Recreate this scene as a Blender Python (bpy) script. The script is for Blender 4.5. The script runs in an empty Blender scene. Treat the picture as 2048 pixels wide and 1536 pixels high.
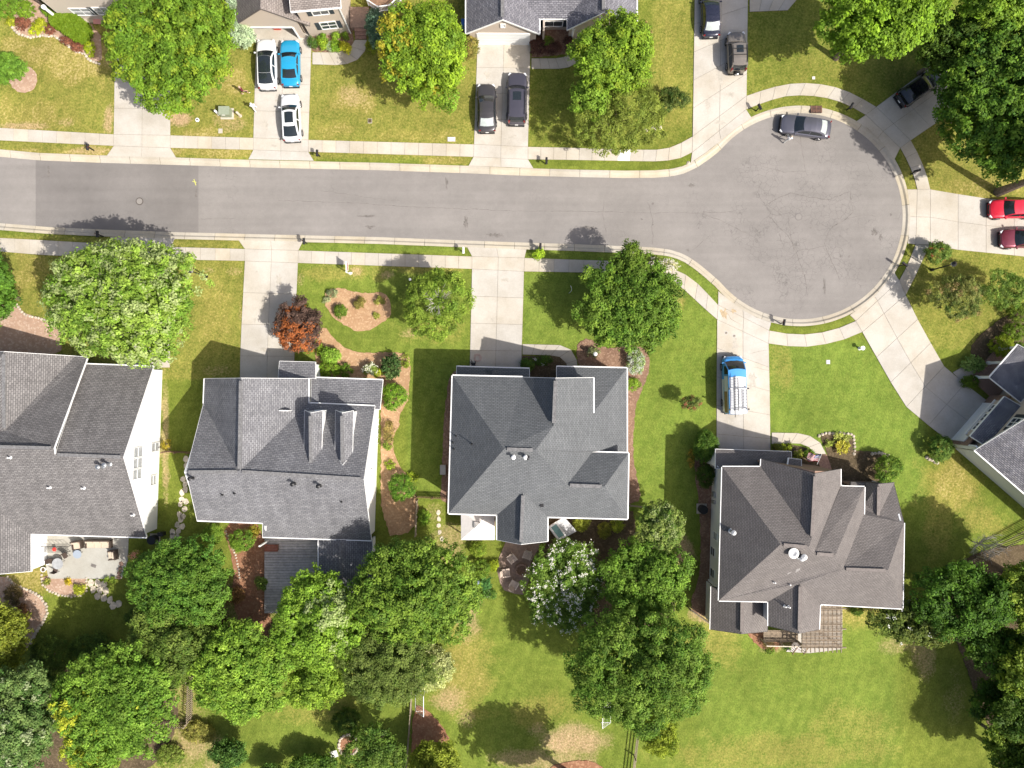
import bpy, bmesh, math, random
import numpy as np
from mathutils import Vector, Matrix
from mathutils.geometry import tessellate_polygon
random.seed(7)
SC = bpy.context.scene
COL = SC.collection
R = math.radians
K = 20.0          # photo pixels per metre on the ground
CAMH = 71.0       # flying height of the camera
# ------------------------------------------------------------------ camera, sky, sun, exposure
cam = bpy.data.objects.new('camera', bpy.data.cameras.new('camera'))
COL.objects.link(cam)
cam.location = (0, 0, CAMH)
cam.data.sensor_width = 36.0
cam.data.lens = 18.0 * CAMH / 51.2
cam.data.clip_end = 3000
SC.camera = cam
SUN_EL, SUN_AZ = 48.0, 122.3      # elevation, bearing clockwise from +Y
w = bpy.data.worlds.new('World'); SC.world = w; w.use_nodes = True
nt = w.node_tree; nt.nodes.clear()
sky = nt.nodes.new('ShaderNodeTexSky'); sky.sky_type = 'NISHITA'; sky.sun_disc = False
sky.sun_elevation = R(SUN_EL); sky.sun_rotation = R(SUN_AZ); sky.altitude = 200; sky.air_density = 0.9; sky.dust_density = 5.0; sky.ozone_density = 0.6
bg = nt.nodes.new('ShaderNodeBackground'); bg.inputs[1].default_value = 0.115
ow = nt.nodes.new('ShaderNodeOutputWorld')
nt.links.new(sky.outputs[0], bg.inputs[0]); nt.links.new(bg.outputs[0], ow.inputs[0])
sl = bpy.data.lights.new('sun', 'SUN'); sl.energy = 4.6; sl.angle = R(0.55); sl.color = (1.0, 0.95, 0.87)
sun = bpy.data.objects.new('sun', sl); COL.objects.link(sun); sun.location = (30, -20, 60)
sv = Vector((math.cos(R(SUN_EL))*math.sin(R(SUN_AZ)), math.cos(R(SUN_EL))*math.cos(R(SUN_AZ)), math.sin(R(SUN_EL))))
sun.rotation_euler = (-sv).to_track_quat('-Z', 'Y').to_euler()
SC.view_settings.view_transform = 'Standard'; SC.view_settings.look = 'None'
SC.view_settings.exposure = 0.42; SC.view_settings.gamma = 1.0; SC.view_settings.use_curve_mapping = False
SC.cycles.max_bounces = 6; SC.cycles.transparent_max_bounces = 8
# ------------------------------------------------------------------ helpers
def G(px, py, h=0.0):
    s = 1 - h / CAMH
    return Vector(((px - 1024) / K * s, (768 - py) / K * s, h))
def NS(m):
    m.use_nodes = True
    return m.node_tree.nodes, m.node_tree.links
def mat(name, col, rough=0.8, metal=0.0, var=0.0, vscale=4.0, bump=0.0, bscale=30.0, rnd=0.0, col2=None, spec=0.4):
    """plain surface with a little noise in colour, relief and from piece to piece"""
    m = bpy.data.materials.new(name); n, l = NS(m)
    b = n['Principled BSDF']; b.inputs['Roughness'].default_value = rough; b.inputs['Metallic'].default_value = metal
    b.inputs['Specular IOR Level'].default_value = spec
    c = tuple(col) + (1,)
    b.inputs['Base Color'].default_value = c
    tc = n.new('ShaderNodeTexCoord')
    out = None
    if var or col2:
        t = n.new('ShaderNodeTexNoise'); t.inputs['Scale'].default_value = vscale; t.inputs['Detail'].default_value = 5; t.inputs['Roughness'].default_value = 0.65
        l.new(tc.outputs['Object'], t.inputs['Vector'])
        r = n.new('ShaderNodeValToRGB'); r.color_ramp.elements[0].position = 0.34; r.color_ramp.elements[1].position = 0.66
        d = col2 if col2 else [x * (1 - var) for x in col]
        u = col if col2 else [min(1, x * (1 + var)) for x in col]
        r.color_ramp.elements[0].color = tuple(d) + (1,); r.color_ramp.elements[1].color = tuple(u) + (1,)
        l.new(t.outputs['Fac'], r.inputs['Fac']); out = r.outputs['Color']
    if rnd:
        oi = n.new('ShaderNodeObjectInfo'); mr = n.new('ShaderNodeMapRange')
        mr.inputs['To Min'].default_value = 1 - rnd; mr.inputs['To Max'].default_value = 1 + rnd
        l.new(oi.outputs['Random'], mr.inputs['Value'])
        hs = n.new('ShaderNodeHueSaturation'); l.new(mr.outputs[0], hs.inputs['Value'])
        if out: l.new(out, hs.inputs['Color'])
        else: hs.inputs['Color'].default_value = c
        out = hs.outputs['Color']
    if out: l.new(out, b.inputs['Base Color'])
    if bump:
        t2 = n.new('ShaderNodeTexNoise'); t2.inputs['Scale'].default_value = bscale; t2.inputs['Detail'].default_value = 4
        l.new(tc.outputs['Object'], t2.inputs['Vector'])
        bp = n.new('ShaderNodeBump'); bp.inputs['Strength'].default_value = bump; bp.inputs['Distance'].default_value = 0.02
        l.new(t2.outputs['Fac'], bp.inputs['Height']); l.new(bp.outputs[0], b.inputs['Normal'])
    return m
ORG = {}
def org(p):
    return ORG.get(p.name, Vector((0, 0, 0))) if p is not None else Vector((0, 0, 0))
class MB:
    def __init__(s): s.v = []; s.f = []; s.m = []; s.uv = None
    def add(s, vs, fs, mi=0):
        o = len(s.v); s.v += [tuple(x) for x in vs]
        for f in fs: s.f.append([i + o for i in f]); s.m.append(mi)
        return s
    def box(s, c, d, rz=0.0, mi=0, axes=None):
        x, y, z = d[0] / 2, d[1] / 2, d[2] / 2; c = Vector(c)
        if axes is None:
            cs, sn = math.cos(rz), math.sin(rz); ax = (Vector((cs, sn, 0)), Vector((-sn, cs, 0)), Vector((0, 0, 1)))
        else: ax = axes
        vs = [c + ax[0] * (x * i) + ax[1] * (y * j) + ax[2] * (z * k) for k in (-1, 1) for j in (-1, 1) for i in (-1, 1)]
        return s.add(vs, [(0, 2, 3, 1), (4, 5, 7, 6), (0, 1, 5, 4), (2, 6, 7, 3), (0, 4, 6, 2), (1, 3, 7, 5)], mi)
    def bar(s, a, b, wd, ht=None, mi=0):
        a, b = Vector(a), Vector(b); d = b - a; L = d.length
        if L < 1e-6: return s
        x = d / L; up = Vector((0, 0, 1)) if abs(x.z) < 0.95 else Vector((1, 0, 0))
        y = up.cross(x).normalized(); z = x.cross(y)
        return s.box((a + b) / 2, (L, wd, ht or wd), axes=(x, y, z), mi=mi)
    def tube(s, a, b, r0, r1=None, n=8, mi=0, cap=True):
        a, b = Vector(a), Vector(b); r1 = r0 if r1 is None else r1; d = (b - a).normalized()
        up = Vector((0, 0, 1)) if abs(d.z) < 0.9 else Vector((1, 0, 0))
        y = up.cross(d).normalized(); z = d.cross(y); vs = []
        for p, r in ((a, r0), (b, r1)):
            for i in range(n):
                t = 2 * math.pi * i / n; vs.append(p + y * (r * math.cos(t)) + z * (r * math.sin(t)))
        fs = [(i, (i + 1) % n, n + (i + 1) % n, n + i) for i in range(n)]
        if cap: fs += [tuple(range(n - 1, -1, -1)), tuple(range(n, 2 * n))]
        return s.add(vs, fs, mi)
    def prism(s, poly, z0, z1, mi=0, bottom=False):
        """vertical prism over a polygon [(x,y[,z])]; z1 None keeps each point's own z"""
        p = [Vector((q[0], q[1], 0)) for q in poly]; n = len(p)
        A = sum(p[i].x * p[(i + 1) % n].y - p[(i + 1) % n].x * p[i].y for i in range(n))
        q3 = list(poly)
        if A < 0: p.reverse(); q3.reverse()
        top = [Vector((a.x, a.y, (z1 if z1 is not None else b[2]))) for a, b in zip(p, q3)]
        bot = [Vector((a.x, a.y, z0)) for a in p]
        fs = [(i, (i + 1) % n, n + (i + 1) % n, n + i) for i in range(n)]
        if n <= 4: tf = [tuple(range(n, 2 * n))]
        else:
            tf = []
            for t in tessellate_polygon([p]):
                a, b, c = (p[i] for i in t)
                if (b - a).cross(c - a).z < 0: t = (t[0], t[2], t[1])
                tf.append(tuple(i + n for i in t))
        return s.add(bot + top, fs + tf, mi)
    def lathe(s, c, prof, n=16, mi=0):
        c = Vector(c); vs = []
        for r, z in prof:
            for i in range(n):
                t = 2 * math.pi * i / n; vs.append(c + Vector((r * math.cos(t), r * math.sin(t), z)))
        fs = []
        for k in range(len(prof) - 1):
            for i in range(n):
                fs.append((k * n + i, k * n + (i + 1) % n, (k + 1) * n + (i + 1) % n, (k + 1) * n + i))
        fs.append(tuple((len(prof) - 1) * n + i for i in range(n)))
        return s.add(vs, fs, mi)
    def mesh(s, name, mats, origin=None, smooth=False):
        me = bpy.data.meshes.new(name)
        vs = s.v if origin is None else [(a[0] - origin.x, a[1] - origin.y, a[2] - origin.z) for a in s.v]
        me.from_pydata(vs, [], s.f)
        if not isinstance(mats, (list, tuple)): mats = [mats]
        for m in mats: me.materials.append(m)
        if len(mats) > 1: me.polygons.foreach_set('material_index', s.m)
        if smooth: me.polygons.foreach_set('use_smooth', [True] * len(me.polygons))
        return me
    def build(s, name, mats, parent=None, smooth=False, local=False):
        o = org(parent)
        me = s.mesh(name, mats, None if local or parent is None else o, smooth)
        ob = bpy.data.objects.new(name, me); COL.objects.link(ob)
        if parent is not None:
            ob.parent = parent; ORG[ob.name] = o
        return ob
def tag(o, label=None, cat=None, group=None, kind=None):
    if label: o['label'] = label
    if cat: o['category'] = cat
    if group: o['group'] = group
    if kind: o['kind'] = kind
    return o
def thing(name, label, cat, loc=(0, 0, 0), group=None, rz=0.0):
    o = bpy.data.objects.new(name, None); COL.objects.link(o)
    o.location = loc; o.rotation_euler = (0, 0, rz); o.empty_display_size = 0.3
    ORG[o.name] = Vector(loc) if rz == 0 else Vector((0, 0, 0))
    return tag(o, label, cat, group)
def struct(name, mb, m, label=None, cat=None):
    o = mb.build(name, m); o['kind'] = 'structure'
    return tag(o, label, cat)
KIDS = {}
def copy_tree(o, loc=None, rz=None, label=None, parent=None, scale=None):
    c = o.copy(); COL.objects.link(c)
    if parent is not None: c.parent = parent
    for ch in list(o.children): copy_tree(ch, parent=c)
    if loc is not None: c.location = loc
    if rz is not None: c.rotation_euler = (0, 0, rz)
    if label: c['label'] = label
    if scale: c.scale = scale
    return c
def pline(pts, step):
    """resample a polyline of Vectors to about equal steps"""
    L = [0.0]
    for a, b in zip(pts, pts[1:]): L.append(L[-1] + (b - a).length)
    n = max(1, round(L[-1] / step)); out = []
    for k in range(n + 1):
        t = L[-1] * k / n; i = 0
        while i < len(pts) - 2 and L[i + 1] < t: i += 1
        d = L[i + 1] - L[i]; out.append(pts[i].lerp(pts[i + 1], 0 if d == 0 else (t - L[i]) / d))
    return out
def resamp(pts, n):
    L = [0.0]
    for a, b in zip(pts, pts[1:]): L.append(L[-1] + (b - a).length)
    out = []
    for k in range(n + 1):
        t = L[-1] * k / n; i = 0
        while i < len(pts) - 2 and L[i + 1] < t: i += 1
        d = L[i + 1] - L[i]; out.append(pts[i].lerp(pts[i + 1], 0 if d == 0 else min(1, (t - L[i]) / d)))
    return out
def smooth_poly(pts, it=2):
    for _ in range(it):
        q = []
        for i in range(len(pts)):
            a, b = pts[i], pts[(i + 1) % len(pts)]
            q += [a.lerp(b, 0.25), a.lerp(b, 0.75)]
        pts = q
    return pts
def shrink(poly, d):
    """move every edge of a convex-ish polygon inwards by d"""
    n = len(poly); A = sum(poly[i].x * poly[(i + 1) % n].y - poly[(i + 1) % n].x * poly[i].y for i in range(n))
    sg = 1 if A > 0 else -1; out = []
    for i in range(n):
        p0, p1, p2 = poly[i - 1], poly[i], poly[(i + 1) % n]
        e1 = (p1 - p0); e2 = (p2 - p1); e1.z = e2.z = 0
        if e1.length < 1e-6 or e2.length < 1e-6: out.append(p1.copy()); continue
        e1.normalize(); e2.normalize()
        n1 = Vector((-e1.y, e1.x, 0)) * sg; n2 = Vector((-e2.y, e2.x, 0)) * sg
        b = n1 + n2; k = max(0.35, 1 + n1.dot(n2)); out.append(p1 + b * (d / k))
    return out
# ------------------------------------------------------------------ materials
def concrete(name, col, rnd=0.06):
    m = bpy.data.materials.new(name); n, l = NS(m); b = n['Principled BSDF']; b.inputs['Roughness'].default_value = 0.88; b.inputs['Specular IOR Level'].default_value = 0.25
    g = n.new('ShaderNodeNewGeometry'); oi = n.new('ShaderNodeObjectInfo')
    t1 = n.new('ShaderNodeTexNoise'); t1.inputs['Scale'].default_value = 0.35; t1.inputs['Detail'].default_value = 8; t1.inputs['Roughness'].default_value = 0.6
    t2 = n.new('ShaderNodeTexNoise'); t2.inputs['Scale'].default_value = 9; t2.inputs['Detail'].default_value = 6; t2.inputs['Roughness'].default_value = 0.75
    for t in (t1, t2): l.new(g.outputs['Position'], t.inputs['Vector'])
    r = n.new('ShaderNodeValToRGB'); e = r.color_ramp.elements
    e[0].position = 0.3; e[0].color = tuple(x * k for x, k in zip(col, (0.8, 0.77, 0.72))) + (1,); e[1].position = 0.62; e[1].color = tuple(col) + (1,)
    l.new(t1.outputs['Fac'], r.inputs['Fac'])
    mr = n.new('ShaderNodeMapRange'); mr.inputs['From Min'].default_value = 0.25; mr.inputs['From Max'].default_value = 0.75; mr.inputs['To Min'].default_value = 0.86; mr.inputs['To Max'].default_value = 1.09
    l.new(t2.outputs['Fac'], mr.inputs['Value'])
    m2 = n.new('ShaderNodeMapRange'); m2.inputs['To Min'].default_value = 1 - rnd; m2.inputs['To Max'].default_value = 1 + rnd * 0.6; l.new(oi.outputs['Random'], m2.inputs['Value'])
    mu = n.new('ShaderNodeMath'); mu.operation = 'MULTIPLY'; l.new(mr.outputs[0], mu.inputs[0]); l.new(m2.outputs[0], mu.inputs[1])
    hs = n.new('ShaderNodeHueSaturation'); l.new(r.outputs[0], hs.inputs['Color']); l.new(mu.outputs[0], hs.inputs['Value'])
    m3 = n.new('ShaderNodeMapRange'); m3.inputs['To Min'].default_value = 0.8; m3.inputs['To Max'].default_value = 1.25; l.new(oi.outputs['Random'], m3.inputs['Value']); l.new(m3.outputs[0], hs.inputs['Saturation'])
    l.new(hs.outputs[0], b.inputs['Base Color'])
    bp = n.new('ShaderNodeBump'); bp.inputs['Strength'].default_value = 0.25; bp.inputs['Distance'].default_value = 0.01; l.new(t2.outputs['Fac'], bp.inputs['Height']); l.new(bp.outputs[0], b.inputs['Normal'])
    return m
M = {}
M['slab'] = concrete('pavement_concrete', (0.525, 0.485, 0.42), 0.07)
M['drive'] = concrete('driveway_concrete', (0.53, 0.497, 0.445), 0.035)
M['kerb'] = concrete('kerb_concrete', (0.51, 0.465, 0.385), 0.06)
M['newslab'] = mat('fresh_concrete', (0.78, 0.76, 0.72), 0.85, var=0.04)
M['joint'] = mat('joint_soil', (0.24, 0.205, 0.16), 0.95, var=0.3, vscale=3)
def asphalt(name, col, crack):
    m = bpy.data.materials.new(name); n, l = NS(m); b = n['Principled BSDF']; b.inputs['Roughness'].default_value = 0.9; b.inputs['Specular IOR Level'].default_value = 0.25
    g = n.new('ShaderNodeNewGeometry')
    def noise(sc, det=5, ro=0.6):
        t = n.new('ShaderNodeTexNoise'); t.inputs['Scale'].default_value = sc; t.inputs['Detail'].default_value = det; t.inputs['Roughness'].default_value = ro
        l.new(g.outputs['Position'], t.inputs['Vector']); return t
    def mr(src, a, bb, c, d):
        q = n.new('ShaderNodeMapRange'); q.inputs['From Min'].default_value = a; q.inputs['From Max'].default_value = bb; q.inputs['To Min'].default_value = c; q.inputs['To Max'].default_value = d
        l.new(src, q.inputs['Value']); return q.outputs[0]
    def mul(a, bb):
        q = n.new('ShaderNodeMath'); q.operation = 'MULTIPLY'; l.new(a, q.inputs[0]); l.new(bb, q.inputs[1]); return q.outputs[0]
    big = noise(0.22, 6, 0.55); mid = noise(1.6, 6, 0.7); fine = noise(26, 3, 0.8)
    v = mul(mr(big.outputs['Fac'], 0.3, 0.7, 0.9, 1.1), mr(mid.outputs['Fac'], 0.25, 0.75, 0.93, 1.05))
    v = mul(v, mr(fine.outputs['Fac'], 0.25, 0.75, 0.82, 1.17))
    # lengthwise traffic streaks
    mp = n.new('ShaderNodeMapping'); mp.inputs['Scale'].default_value = (0.05, 1.3, 1); l.new(g.outputs['Position'], mp.inputs['Vector'])
    st = n.new('ShaderNodeTexNoise'); st.inputs['Scale'].default_value = 1.0; st.inputs['Detail'].default_value = 4; l.new(mp.outputs[0], st.inputs['Vector'])
    v = mul(v, mr(st.outputs['Fac'], 0.3, 0.7, 0.94, 1.05))
    if crack:
        w1 = n.new('ShaderNodeVectorMath'); w1.operation = 'ADD'
        wn = noise(0.9, 3); ws = n.new('ShaderNodeVectorMath'); ws.operation = 'SCALE'; ws.inputs['Scale'].default_value = 0.9
        l.new(wn.outputs['Color'], ws.inputs[0]); l.new(g.outputs['Position'], w1.inputs[0]); l.new(ws.outputs[0], w1.inputs[1])
        dc = n.new('ShaderNodeVectorMath'); dc.operation = 'DISTANCE'; dc.inputs[1].default_value = (28.8, 15.8, 0); l.new(g.outputs['Position'], dc.inputs[0]); near = mr(dc.outputs['Value'], 5, 12, 0.14, -0.05)
        for sc, th, dk, msc, lo in ((0.3, 0.011, 0.72, 0.13, 0.66), (1.7, 0.045, 0.74, 0.3, 0.6)):
            vo = n.new('ShaderNodeTexVoronoi'); vo.feature = 'DISTANCE_TO_EDGE'; vo.inputs['Scale'].default_value = sc; l.new(w1.outputs[0], vo.inputs['Vector'])
            line = mr(vo.outputs['Distance'], 0, th, dk, 1.0)
            mk = noise(msc, 3); ad = n.new('ShaderNodeMath'); l.new(mk.outputs['Fac'], ad.inputs[0]); l.new(near, ad.inputs[1]); k = mr(ad.outputs[0], lo - 0.05, lo + 0.05, 0, 1)
            mx = n.new('ShaderNodeMix'); mx.inputs['A'].default_value = 1.0; l.new(k, mx.inputs['Factor']); l.new(line, mx.inputs['B'])
            v = mul(v, mx.outputs[0])
    hs = n.new('ShaderNodeHueSaturation'); hs.inputs['Color'].default_value = tuple(col) + (1,); l.new(v, hs.inputs['Value'])
    l.new(hs.outputs[0], b.inputs['Base Color'])
    bp = n.new('ShaderNodeBump'); bp.inputs['Strength'].default_value = 0.35; bp.inputs['Distance'].default_value = 0.01; l.new(fine.outputs['Fac'], bp.inputs['Height']); l.new(bp.outputs[0], b.inputs['Normal'])
    return m
M['asphalt'] = asphalt('worn_asphalt', (0.24, 0.223, 0.21), True)
M['asphalt_dark'] = asphalt('newer_asphalt', (0.197, 0.183, 0.173), False)
M['asphalt_old'] = asphalt('pale_asphalt', (0.255, 0.237, 0.222), False)
M['crack'] = mat('sealed_crack', (0.165, 0.15, 0.138), 0.9, var=0.4, vscale=3)
M['stain'] = mat('oil_stain', (0.165, 0.15, 0.138), 0.8, var=0.3, vscale=5)
def mulch(name, c1, c2, c3, sc=9):
    m = bpy.data.materials.new(name); n, l = NS(m); b = n['Principled BSDF']; b.inputs['Roughness'].default_value = 0.95; b.inputs['Specular IOR Level'].default_value = 0.15
    g = n.new('ShaderNodeNewGeometry')
    t = n.new('ShaderNodeTexNoise'); t.inputs['Scale'].default_value = 0.8; t.inputs['Detail'].default_value = 7; t.inputs['Roughness'].default_value = 0.7
    vo = n.new('ShaderNodeTexVoronoi'); vo.inputs['Scale'].default_value = sc
    for q in (t, vo): l.new(g.outputs['Position'], q.inputs['Vector'])
    r = n.new('ShaderNodeValToRGB'); e = r.color_ramp.elements; e[0].position = 0.3; e[0].color = c2 + (1,); e[1].position = 0.65; e[1].color = c1 + (1,)
    l.new(t.outputs['Fac'], r.inputs['Fac'])
    mx = n.new('ShaderNodeMix'); mx.data_type = 'RGBA'; mx.inputs['B'].default_value = c3 + (1,)
    sp = n.new('ShaderNodeSeparateColor'); l.new(vo.outputs['Color'], sp.inputs[0])
    mr = n.new('ShaderNodeMapRange'); mr.inputs['From Min'].default_value = 0.6; mr.inputs['From Max'].default_value = 1; mr.inputs['To Max'].default_value = 0.75; l.new(sp.outputs[0], mr.inputs['Value'])
    l.new(mr.outputs[0], mx.inputs['Factor']); l.new(r.outputs[0], mx.inputs['A']); l.new(mx.outputs['Result'], b.inputs['Base Color'])
    bp = n.new('ShaderNodeBump'); bp.inputs['Strength'].default_value = 0.8; bp.inputs['Distance'].default_value = 0.05; l.new(sp.outputs[1], bp.inputs['Height']); l.new(bp.outputs[0], b.inputs['Normal'])
    return m
M['straw'] = mulch('pine_straw', (0.45, 0.29, 0.165), (0.34, 0.2, 0.11), (0.55, 0.38, 0.23), 7)
M['mulch'] = mulch('bark_mulch', (0.27, 0.17, 0.115), (0.17, 0.1, 0.07), (0.37, 0.25, 0.18), 8)
M['darkmulch'] = mulch('dark_mulch', (0.125, 0.095, 0.055), (0.075, 0.055, 0.033), (0.19, 0.14, 0.09), 8)
M['redmulch'] = mulch('red_soil', (0.33, 0.17, 0.1), (0.22, 0.105, 0.06), (0.43, 0.25, 0.15), 6)
M['pinkmulch'] = mulch('faded_mulch', (0.45, 0.31, 0.225), (0.35, 0.225, 0.16), (0.55, 0.42, 0.33), 6)
M['gravel'] = mulch('pale_pebbles', (0.5, 0.43, 0.37), (0.36, 0.29, 0.25), (0.66, 0.6, 0.55), 5)
def shingles(name, c1, c2, sc=1.0, mott=0.25):
    m = bpy.data.materials.new(name); n, l = NS(m); b = n['Principled BSDF']; b.inputs['Roughness'].default_value = 0.92; b.inputs['Specular IOR Level'].default_value = 0.2
    uv = n.new('ShaderNodeUVMap'); uv.uv_map = 'UVMap'
    br = n.new('ShaderNodeTexBrick'); br.inputs['Scale'].default_value = 1.0; br.inputs['Brick Width'].default_value = 0.34 * sc; br.inputs['Row Height'].default_value = 0.16 * sc; br.inputs['Mortar Size'].default_value = 0.03; br.inputs['Mortar Smooth'].default_value = 0.4
    br.offset = 0.5; br.inputs['Color1'].default_value = tuple(c1) + (1,); br.inputs['Color2'].default_value = tuple(c2) + (1,); br.inputs['Mortar'].default_value = tuple(x * 0.62 for x in c2) + (1,)
    br.inputs['Bias'].default_value = -0.1
    l.new(uv.outputs[0], br.inputs['Vector'])
    g = n.new('ShaderNodeNewGeometry')
    t = n.new('ShaderNodeTexNoise'); t.inputs['Scale'].default_value = 0.5; t.inputs['Detail'].default_value = 6; t.inputs['Roughness'].default_value = 0.65; l.new(g.outputs['Position'], t.inputs['Vector'])
    t2 = n.new('ShaderNodeTexNoise'); t2.inputs['Scale'].default_value = 6; t2.inputs['Detail'].default_value = 3; l.new(g.outputs['Position'], t2.inputs['Vector'])
    # rain streaks run down the slope
    mp = n.new('ShaderNodeMapping'); mp.inputs['Scale'].default_value = (1.2, 0.12, 1); l.new(uv.outputs[0], mp.inputs['Vector'])
    t3 = n.new('ShaderNodeTexNoise'); t3.inputs['Scale'].default_value = 1; t3.inputs['Detail'].default_value = 4; l.new(mp.outputs[0], t3.inputs['Vector'])
    v = None
    for tt, a in ((t, mott), (t2, mott), (t3, mott * 0.7)):
        q = n.new('ShaderNodeMapRange'); q.inputs['From Min'].default_value = 0.25; q.inputs['From Max'].default_value = 0.75; q.inputs['To Min'].default_value = 1 - a; q.inputs['To Max'].default_value = 1 + a
        l.new(tt.outputs['Fac'], q.inputs['Value'])
        if v is None: v = q.outputs[0]
        else:
            mu = n.new('ShaderNodeMath'); mu.operation = 'MULTIPLY'; l.new(v, mu.inputs[0]); l.new(q.outputs[0], mu.inputs[1]); v = mu.outputs[0]
    hs = n.new('ShaderNodeHueSaturation'); l.new(br.outputs['Color'], hs.inputs['Color']); l.new(v, hs.inputs['Value']); l.new(hs.outputs[0], b.inputs['Base Color'])
    bp = n.new('ShaderNodeBump'); bp.inputs['Strength'].default_value = 0.5; bp.inputs['Distance'].default_value = 0.02; bp.invert = True; l.new(br.outputs['Fac'], bp.inputs['Height']); l.new(bp.outputs[0], b.inputs['Normal'])
    return m
M['roof1'] = shingles('grey_shingle', (0.22, 0.21, 0.207), (0.148, 0.141, 0.141), 1.1, .16)
M['roof2'] = shingles('blue_grey_shingle', (0.235, 0.235, 0.246), (0.162, 0.162, 0.175), 1.1, .17)
M['roof3'] = shingles('slate_shingle', (0.168, 0.176, 0.183), (0.132, 0.139, 0.147), mott=0.09)
M['roof4'] = shingles('brown_grey_shingle', (0.212, 0.193, 0.184), (0.172, 0.156, 0.15), 0.9, 0.11)
M['roof5'] = shingles('navy_grey_shingle', (0.24, 0.235, 0.25), (0.12, 0.12, 0.14), mott=0.3)
M['roofC'] = shingles('cool_grey_shingle', (0.245, 0.24, 0.265), (0.15, 0.148, 0.17), mott=0.2)
M['roofB'] = shingles('taupe_shingle', (0.3, 0.265, 0.245), (0.22, 0.19, 0.175), mott=0.12)
M['ridge'] = mat('ridge_shingle', (0.17, 0.168, 0.17), 0.92, var=0.3, vscale=5)
M['ridge4'] = mat('brown_ridge_shingle', (0.185, 0.163, 0.152), 0.92, var=0.2, vscale=5)
def siding(name, col, pitch=0.2):
    m = bpy.data.materials.new(name); n, l = NS(m); b = n['Principled BSDF']; b.inputs['Roughness'].default_value = 0.6; b.inputs['Base Color'].default_value = tuple(col) + (1,)
    g = n.new('ShaderNodeNewGeometry'); s = n.new('ShaderNodeSeparateXYZ'); l.new(g.outputs['Position'], s.inputs[0])
    d = n.new('ShaderNodeMath'); d.operation = 'DIVIDE'; d.inputs[1].default_value = pitch; l.new(s.outputs['Z'], d.inputs[0])
    f = n.new('ShaderNodeMath'); f.operation = 'FRACT'; l.new(d.outputs[0], f.inputs[0])
    r = n.new('ShaderNodeValToRGB'); e = r.color_ramp.elements; e[0].color = tuple(x * 0.72 for x in col) + (1,); e[1].position = 0.16; e[1].color = tuple(col) + (1,)
    l.new(f.outputs[0], r.inputs['Fac']); l.new(r.outputs[0], b.inputs['Base Color'])
    bp = n.new('ShaderNodeBump'); bp.inputs['Strength'].default_value = 0.6; bp.inputs['Distance'].default_value = 0.03; bp.invert = True; l.new(f.outputs[0], bp.inputs['Height']); l.new(bp.outputs[0], b.inputs['Normal'])
    return m
M['white_siding'] = siding('white_siding', (0.8, 0.8, 0.79))
M['cream_siding'] = siding('pale_grey_siding', (0.7, 0.72, 0.73))
M['tan_siding'] = siding('tan_siding', (0.5, 0.42, 0.35))
M['beige_siding'] = siding('beige_siding', (0.56, 0.49, 0.43))
M['brick'] = mat('brown_brick', (0.26, 0.17, 0.13), 0.9, var=0.35, vscale=9)
M['trim'] = mat('white_trim', (0.82, 0.82, 0.81), 0.45)
M['glass'] = mat('window_glass', (0.05, 0.06, 0.07), 0.06, spec=0.8)
M['blind'] = mat('blinds_behind_glass', (0.36, 0.37, 0.38), 0.25, var=0.2, vscale=3)
M['shutter'] = mat('dark_shutter', (0.035, 0.045, 0.055), 0.6)
M['dark_metal'] = mat('black_metal', (0.02, 0.02, 0.022), 0.45, metal=0.2)
M['grey_metal'] = mat('galvanised_metal', (0.42, 0.43, 0.44), 0.5, metal=0.8)
M['white_pvc'] = mat('white_pvc', (0.8, 0.8, 0.8), 0.4)
M['wood'] = mat('weathered_wood', (0.29, 0.235, 0.17), 0.85, var=0.25, vscale=3, rnd=0.2)
M['brown_wood'] = mat('stained_wood', (0.2, 0.12, 0.075), 0.8, var=0.3, vscale=4, rnd=0.2)
M['grey_wood'] = mat('grey_deck_board', (0.5, 0.465, 0.445), 0.85, var=0.2, vscale=3, rnd=0.14)
M['stone'] = mat('flagstone', (0.55, 0.48, 0.38), 0.9, var=0.25, vscale=3, rnd=0.15, bump=0.5, bscale=9)
M['palestone'] = mat('edging_stone', (0.5, 0.43, 0.345), 0.9, var=0.25, vscale=4, rnd=0.2, bump=0.5, bscale=9)
M['bark'] = mat('tree_bark', (0.2, 0.155, 0.115), 0.95, var=0.35, vscale=3, bump=0.8, bscale=6)
M['deadwood'] = mat('bare_grey_twigs', (0.5, 0.46, 0.42), 0.9, var=0.2)
# ------------------------------------------------------------------ sky dome is the world; ground, road, kerbs, pavements, drives
def V(px, py, z=0.0): 
    g = G(px, py); return Vector((g.x, g.y, z))
def arc(cx, cy, r, a0, a1, n):
    return [(cx + r * math.cos(R(a0 + (a1 - a0) * i / n)), cy + r * math.sin(R(a0 + (a1 - a0) * i / n))) for i in range(n + 1)]
N_EDGE = [(-700, 285), (-100, 308), (0, 313), (75, 320), (200, 325), (355, 329.5), (512, 334.5), (762, 340), (937, 346), (1024, 350), (1150, 353.5), (1249, 355.5), (1310, 355), (1345, 352), (1370, 346), (1395, 334), (1420, 317)]
S_EDGE = [(1415, 541), (1395, 525), (1374, 511), (1355, 503), (1336, 498), (1305, 494.5), (1274, 493), (1149, 488), (1024, 484), (912, 480), (762, 474), (512, 468), (350, 464), (212, 459), (100, 454), (0, 446), (-100, 440), (-700, 415)]
ARC = arc(1600, 432, 206.5, 219.5, 360 + 140.5, 64)
EDGE = [V(*p) for p in N_EDGE + ARC + S_EDGE]
def offset(pts, d):
    out = []
    for i, p in enumerate(pts):
        a = pts[max(0, i - 1)]; b = pts[min(len(pts) - 1, i + 1)]; t = (b - a).normalized()
        out.append(p + Vector((-t.y, t.x, 0)) * d)
    return out
ZROAD = -0.10
KERB_W = 0.70
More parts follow.
